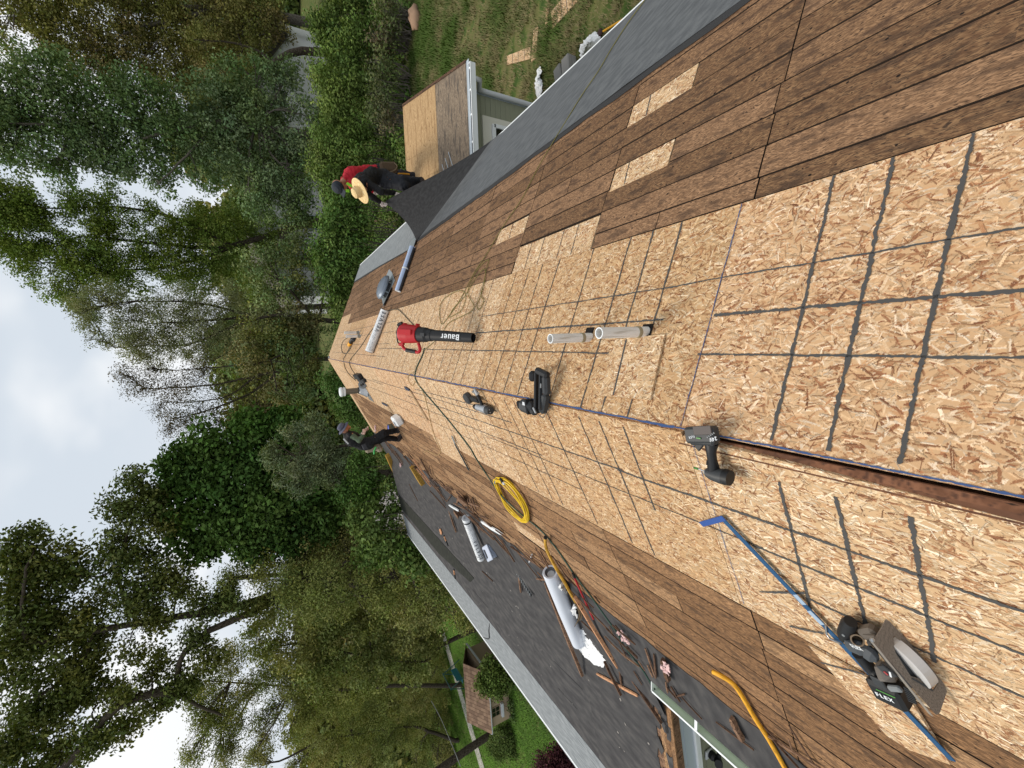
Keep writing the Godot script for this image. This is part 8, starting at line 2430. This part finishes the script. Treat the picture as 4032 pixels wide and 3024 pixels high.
# J: dictionary of joints in world space
func person(label: String, J: Dictionary, cols: Dictionary, feet_dir: Vector3) -> Node3D:
	var o := thing("person", label, "person", at((J.ankle_l + J.ankle_r) * 0.5))
	var arms := [[J.shoulder_l, J.elbow_l, 0.050, 0.040], [J.elbow_l, J.wrist_l, 0.040, 0.027], [J.shoulder_r, J.elbow_r, 0.050, 0.040], [J.elbow_r, J.wrist_r, 0.040, 0.027]]
	var torso := [[J.hip, J.waist, 0.135, 0.125], [J.waist, J.chest, 0.125, 0.150], [J.chest, J.neck, 0.14, 0.065], [J.shoulder_l, J.chest, 0.06, 0.10], [J.shoulder_r, J.chest, 0.06, 0.10]]
	var legs := [[J.hip_l, J.knee_l, 0.088, 0.060], [J.knee_l, J.ankle_l, 0.060, 0.042], [J.hip_r, J.knee_r, 0.088, 0.060], [J.knee_r, J.ankle_r, 0.060, 0.042]]
	var feet := []
	for a: Vector3 in [J.ankle_l, J.ankle_r]:
		feet.append([a, a + Vector3(0, -0.045, 0) + feet_dir * 0.02, 0.044, 0.045])
		feet.append([a + Vector3(0, -0.05, 0) - feet_dir * 0.035, a + Vector3(0, -0.055, 0) + feet_dir * 0.16, 0.042, 0.036])
	var body := torso + arms + legs + feet + [[J.neck, J.head + (J.neck - J.head) * 0.3, 0.055, 0.05], [J.hip_l, J.hip_r, 0.10, 0.10]]
	local(o, blob(body, 0.022, 0.05), "body", cols.skin)
	local(o, blob(head_caps(J.head, J.face, J.head - J.neck), 0.011, 0.03), "head", cols.skin)
	eyes(o, J.head, J.face, J.head - J.neck)
	local(o, blob(hand(J.wrist_l, J.hand_l, J.thumb_l, 0.7), 0.0055, 0.01), "hand", cols.hand)
	local(o, blob(hand(J.wrist_r, J.hand_r, J.thumb_r, 0.7), 0.0055, 0.01), "hand", cols.hand)
	local(o, blob(grow(torso, 0.016) + [[J.hip_l, J.hip_r, 0.115, 0.115]], 0.020, 0.06, 0.022), "shirt" if not cols.has("vest") else "vest", cols.shirt)
	local(o, blob(grow(arms, 0.014).map(func(c: Array) -> Array: return c), 0.016, 0.03, 0.018), "sleeves", cols.sleeve)
	local(o, blob(grow(legs, 0.020) + [[J.hip_l, J.hip_r, 0.128, 0.128], [J.hip, J.hip + (J.waist - J.hip) * 0.45, 0.15, 0.145]], 0.020, 0.05, 0.022), "trousers", cols.trousers)
	local(o, blob(grow(feet, 0.014), 0.014, 0.03), "boots", cols.boots)
	return o

func brim_hat(o: Node3D, c: Vector3, up: Vector3, brim: float, crown: float, h: float, m: Material, band: Material, called: String) -> void:
	var f := axis_frame(c, up)
	local(o, lathe_mesh([Vector2(crown, 0.0), Vector2(brim * 0.75, 0.0), Vector2(brim, -0.018), Vector2(brim, -0.010), Vector2(brim * 0.75, 0.008), Vector2(crown, 0.010), Vector2(crown * 0.97, h * 0.5), Vector2(crown * 0.86, h * 0.85), Vector2(crown * 0.5, h), Vector2(0, h * 1.02)], 28, f), called, m)
	local(o, lathe_mesh([Vector2(crown * 1.02, 0.008), Vector2(crown * 1.01, h * 0.32)], 28, f), "hat_band", band)

func build_people() -> void:
	var skin := mat(Color8(168, 116, 92), 0.55)
	skin.subsurf_scatter_enabled = true
	skin.subsurf_scatter_strength = 0.1
	var glove := mat(Color8(214, 200, 196), 0.7)
	var blackc := mat(Color8(26, 26, 28), 0.85)
	var navy := mat(Color8(34, 36, 42), 0.85)
	var redc := mat(Color8(176, 28, 44), 0.8)
	var green := mat(Color8(82, 96, 76), 0.85)
	var boot := mat(Color8(40, 32, 30), 0.7)
	var strawt := tmat(noise_image(151, [Color8(190, 158, 104), Color8(222, 194, 142), Color8(236, 212, 164)], 128, 0.02, 0.4, 0.15), 0.8, 1.0)
	strawt.uv1_scale = Vector3(6, 10, 1)
	# joints are given from the photograph's silhouette at the distance where each man stands
	# 1: straw hat, bent over, holding the sheet
	var J := {
		"ankle_l": Vector3(3.559, -0.994, -8.15), "ankle_r": Vector3(3.476, -0.94, -8.25), "knee_l": Vector3(3.481, -0.642, -8.05), "knee_r": Vector3(3.354, -0.646, -8.0), "hip_l": Vector3(3.599, -0.389, -8.35), "hip_r": Vector3(3.475, -0.375, -8.25), "hip": Vector3(3.564, -0.33, -8.32),
		"waist": Vector3(3.545, -0.151, -8.25), "chest": Vector3(3.313, 0.068, -8.05), "neck": Vector3(3.194, 0.141, -7.9), "head": Vector3(3.103, 0.183, -7.82), "shoulder_l": Vector3(3.298, 0.043, -7.9), "shoulder_r": Vector3(3.186, 0.038, -8.05), "elbow_l": Vector3(3.114, -0.159, -7.75), "wrist_l": Vector3(3.191, -0.441, -7.95),
		"elbow_r": Vector3(3.069, -0.059, -7.95), "wrist_r": Vector3(3.031, -0.196, -8.05), "hand_l": Vector3(-0.25, -0.95, 0.1), "hand_r": Vector3(-0.35, -0.9, 0.0), "thumb_l": Vector3(-1, 0, 0.5), "thumb_r": Vector3(-1, 0.1, 0.4), "face": Vector3(-0.35, -0.65, 0.5)}
	var o := person("worker in a wide straw hat and black clothes bending to lift the dark sheet", J, {"skin": skin, "hand": glove, "shirt": blackc, "sleeve": blackc, "trousers": navy, "boots": boot}, Vector3(-0.75, 0, 0.65).normalized())
	brim_hat(o, Vector3(3.088, 0.192, -7.8), (Vector3(3.012, 0.318, -7.8) - Vector3(3.088, 0.192, -7.8)).normalized() + Vector3(0, 0.0, 0.12), 0.215, 0.095, 0.13, strawt, strawt, "straw_hat")
	var st := begin()
	bar(st, Vector3(3.797, -0.34, -8.45), Vector3(3.851, -0.667, -8.45), Vector3(0, 0, 1), 0.20, 0.10, 0.04)
	local(o, st.commit(), "tool_bag", mat(Color8(84, 68, 52), 0.85))
	local(o, tube_mesh(PackedVector3Array([Vector3(3.639, -0.607, -8.2), Vector3(3.657, -0.719, -8.2), Vector3(3.665, -0.831, -8.2)]), 0.014, 8), "hammer_handle", mat(Color8(190, 130, 30), 0.5))
	local(o, tube_mesh(smooth_path([Vector3(3.905, -0.606, -8.4), Vector3(3.827, -0.64, -8.35), Vector3(3.713, -0.552, -8.3), Vector3(3.67, -0.382, -8.3)], 4), 0.010, 6), "tool_cord", mat(Color8(120, 104, 84), 0.8))
	# 2: red jacket and dark cap, behind him
	J = {"ankle_l": Vector3(3.867, -1.198, -8.75), "ankle_r": Vector3(3.793, -1.196, -8.85), "knee_l": Vector3(3.826, -0.82, -8.7), "knee_r": Vector3(3.72, -0.809, -8.75), "hip_l": Vector3(3.885, -0.433, -8.85), "hip_r": Vector3(3.79, -0.427, -8.85), "hip": Vector3(3.831, -0.36, -8.85),
		"waist": Vector3(3.776, -0.174, -8.8), "chest": Vector3(3.602, 0.136, -8.6), "neck": Vector3(3.463, 0.302, -8.45), "head": Vector3(3.319, 0.426, -8.35), "shoulder_l": Vector3(3.391, 0.198, -8.4), "shoulder_r": Vector3(3.711, 0.177, -8.7), "elbow_l": Vector3(3.332, 0.061, -8.3), "wrist_l": Vector3(3.297, -0.145, -8.3),
		"elbow_r": Vector3(3.763, -0.089, -8.8), "wrist_r": Vector3(3.656, -0.266, -8.7), "hand_l": Vector3(-0.3, -0.9, 0.2), "hand_r": Vector3(-0.2, -0.95, 0.1), "thumb_l": Vector3(-1, 0, 0.4), "thumb_r": Vector3(-1, 0, 0.4), "face": Vector3(-0.75, -0.45, 0.35)}
	o = person("worker in a red jacket and dark cap standing behind the straw-hatted man", J, {"skin": skin, "hand": glove, "shirt": redc, "sleeve": redc, "trousers": navy, "boots": boot}, Vector3(-0.8, 0, 0.55).normalized())
	var hf := (J.head - J.neck) as Vector3
	local(o, lathe_mesh([Vector2(0.104, -0.01), Vector2(0.108, 0.03), Vector2(0.095, 0.075), Vector2(0.055, 0.105), Vector2(0, 0.112)], 20, axis_frame(J.head + hf.normalized() * 0.035, hf)), "cap", mat(Color8(40, 46, 54), 0.8))
	local(o, bar_mesh(J.head + hf.normalized() * 0.045 + J.face.normalized() * 0.08, J.head + hf.normalized() * 0.035 + J.face.normalized() * 0.19, hf, 0.15, 0.008, 0.003), "cap_peak", mat(Color8(40, 46, 54), 0.8))
	for q: Array in [[Vector3(3.349, 0.316, -8.25), Vector3(3.284, 0.229, -8.2)], [Vector3(3.198, 0.346, -8.2), Vector3(3.203, 0.288, -8.2)]]:
		local(o, bar_mesh(q[0], q[1], Vector3(0, 0, 1), 0.05, 0.012, 0.003), "lime_stripe", mat(Color8(130, 190, 40), 0.6))
	# 3: dark bucket hat and vest, on the left slope
	J = {"ankle_l": Vector3(-1.618, -0.734, -10.05), "ankle_r": Vector3(-1.874, -0.788, -10.25), "knee_l": Vector3(-1.629, -0.398, -9.95), "knee_r": Vector3(-1.779, -0.446, -10.15), "hip_l": Vector3(-1.835, -0.084, -10.1), "hip_r": Vector3(-1.942, -0.11, -10.3), "hip": Vector3(-1.889, -0.065, -10.2),
		"waist": Vector3(-1.853, 0.051, -10.2), "chest": Vector3(-1.692, 0.278, -10.15), "neck": Vector3(-1.545, 0.388, -10.1), "head": Vector3(-1.424, 0.42, -10.05), "shoulder_l": Vector3(-1.55, 0.333, -9.95), "shoulder_r": Vector3(-1.698, 0.248, -10.35), "elbow_l": Vector3(-1.693, 0.164, -9.85), "wrist_l": Vector3(-1.581, 0.067, -9.85),
		"elbow_r": Vector3(-1.769, 0.039, -10.5), "wrist_r": Vector3(-1.612, -0.061, -10.4), "hand_l": Vector3(-1.468, 0.04, -9.8) - Vector3(-1.581, 0.067, -9.85), "hand_r": Vector3(0.4, -0.6, 0.0), "thumb_l": Vector3(0.2, 0.8, 0.5), "thumb_r": Vector3(0.2, 0.8, 0.5), "face": Vector3(0.85, -0.45, 0.1)}
	o = person("worker in grey brimmed hat and black vest stooping on the left slope", J, {"skin": skin, "hand": mat(Color8(222, 190, 176), 0.7), "shirt": blackc, "sleeve": green, "trousers": blackc, "boots": boot, "vest": true}, Vector3(0.75, -0.32, 0.35).normalized())
	brim_hat(o, Vector3(-1.397, 0.465, -10.03), (Vector3(-1.332, 0.548, -10.03) - Vector3(-1.397, 0.465, -10.03)), 0.165, 0.10, 0.11, mat(Color8(84, 86, 102), 0.85), mat(Color8(60, 62, 74), 0.85), "bucket_hat")
	st = begin()
	bar(st, Vector3(-2.018, 0.006, -10.15), Vector3(-1.977, -0.372, -10.15), Vector3(0, 0, 1), 0.16, 0.10, 0.045)
	bar(st, Vector3(-2.048, -0.248, -10.1), Vector3(-2.008, -0.396, -10.1), Vector3(0, 0, 1), 0.14, 0.10, 0.045)
	local(o, st.commit(), "tool_bag", mat(Color8(150, 138, 120), 0.9))
	local(o, bar_mesh(Vector3(-1.829, 0.052, -10.02), Vector3(-1.952, 0.009, -10.02), Vector3(0, 0, 1), 0.10, 0.06, 0.012), "belt", mat(Color8(58, 60, 66), 0.7))
	local(o, tube_mesh(PackedVector3Array([Vector3(-1.935, -0.223, -10.0), Vector3(-2.026, -0.17, -10.0), Vector3(-2.101, -0.171, -10.0)]), 0.022, 8), "green_handle", mat(Color8(70, 170, 90), 0.5))
	local(o, bar_mesh(Vector3(-1.637, 0.473, -9.98), Vector3(-1.764, 0.382, -9.98), Vector3(0, 0, 1), 0.03, 0.05, 0.004), "white_print", M.white_dirty)
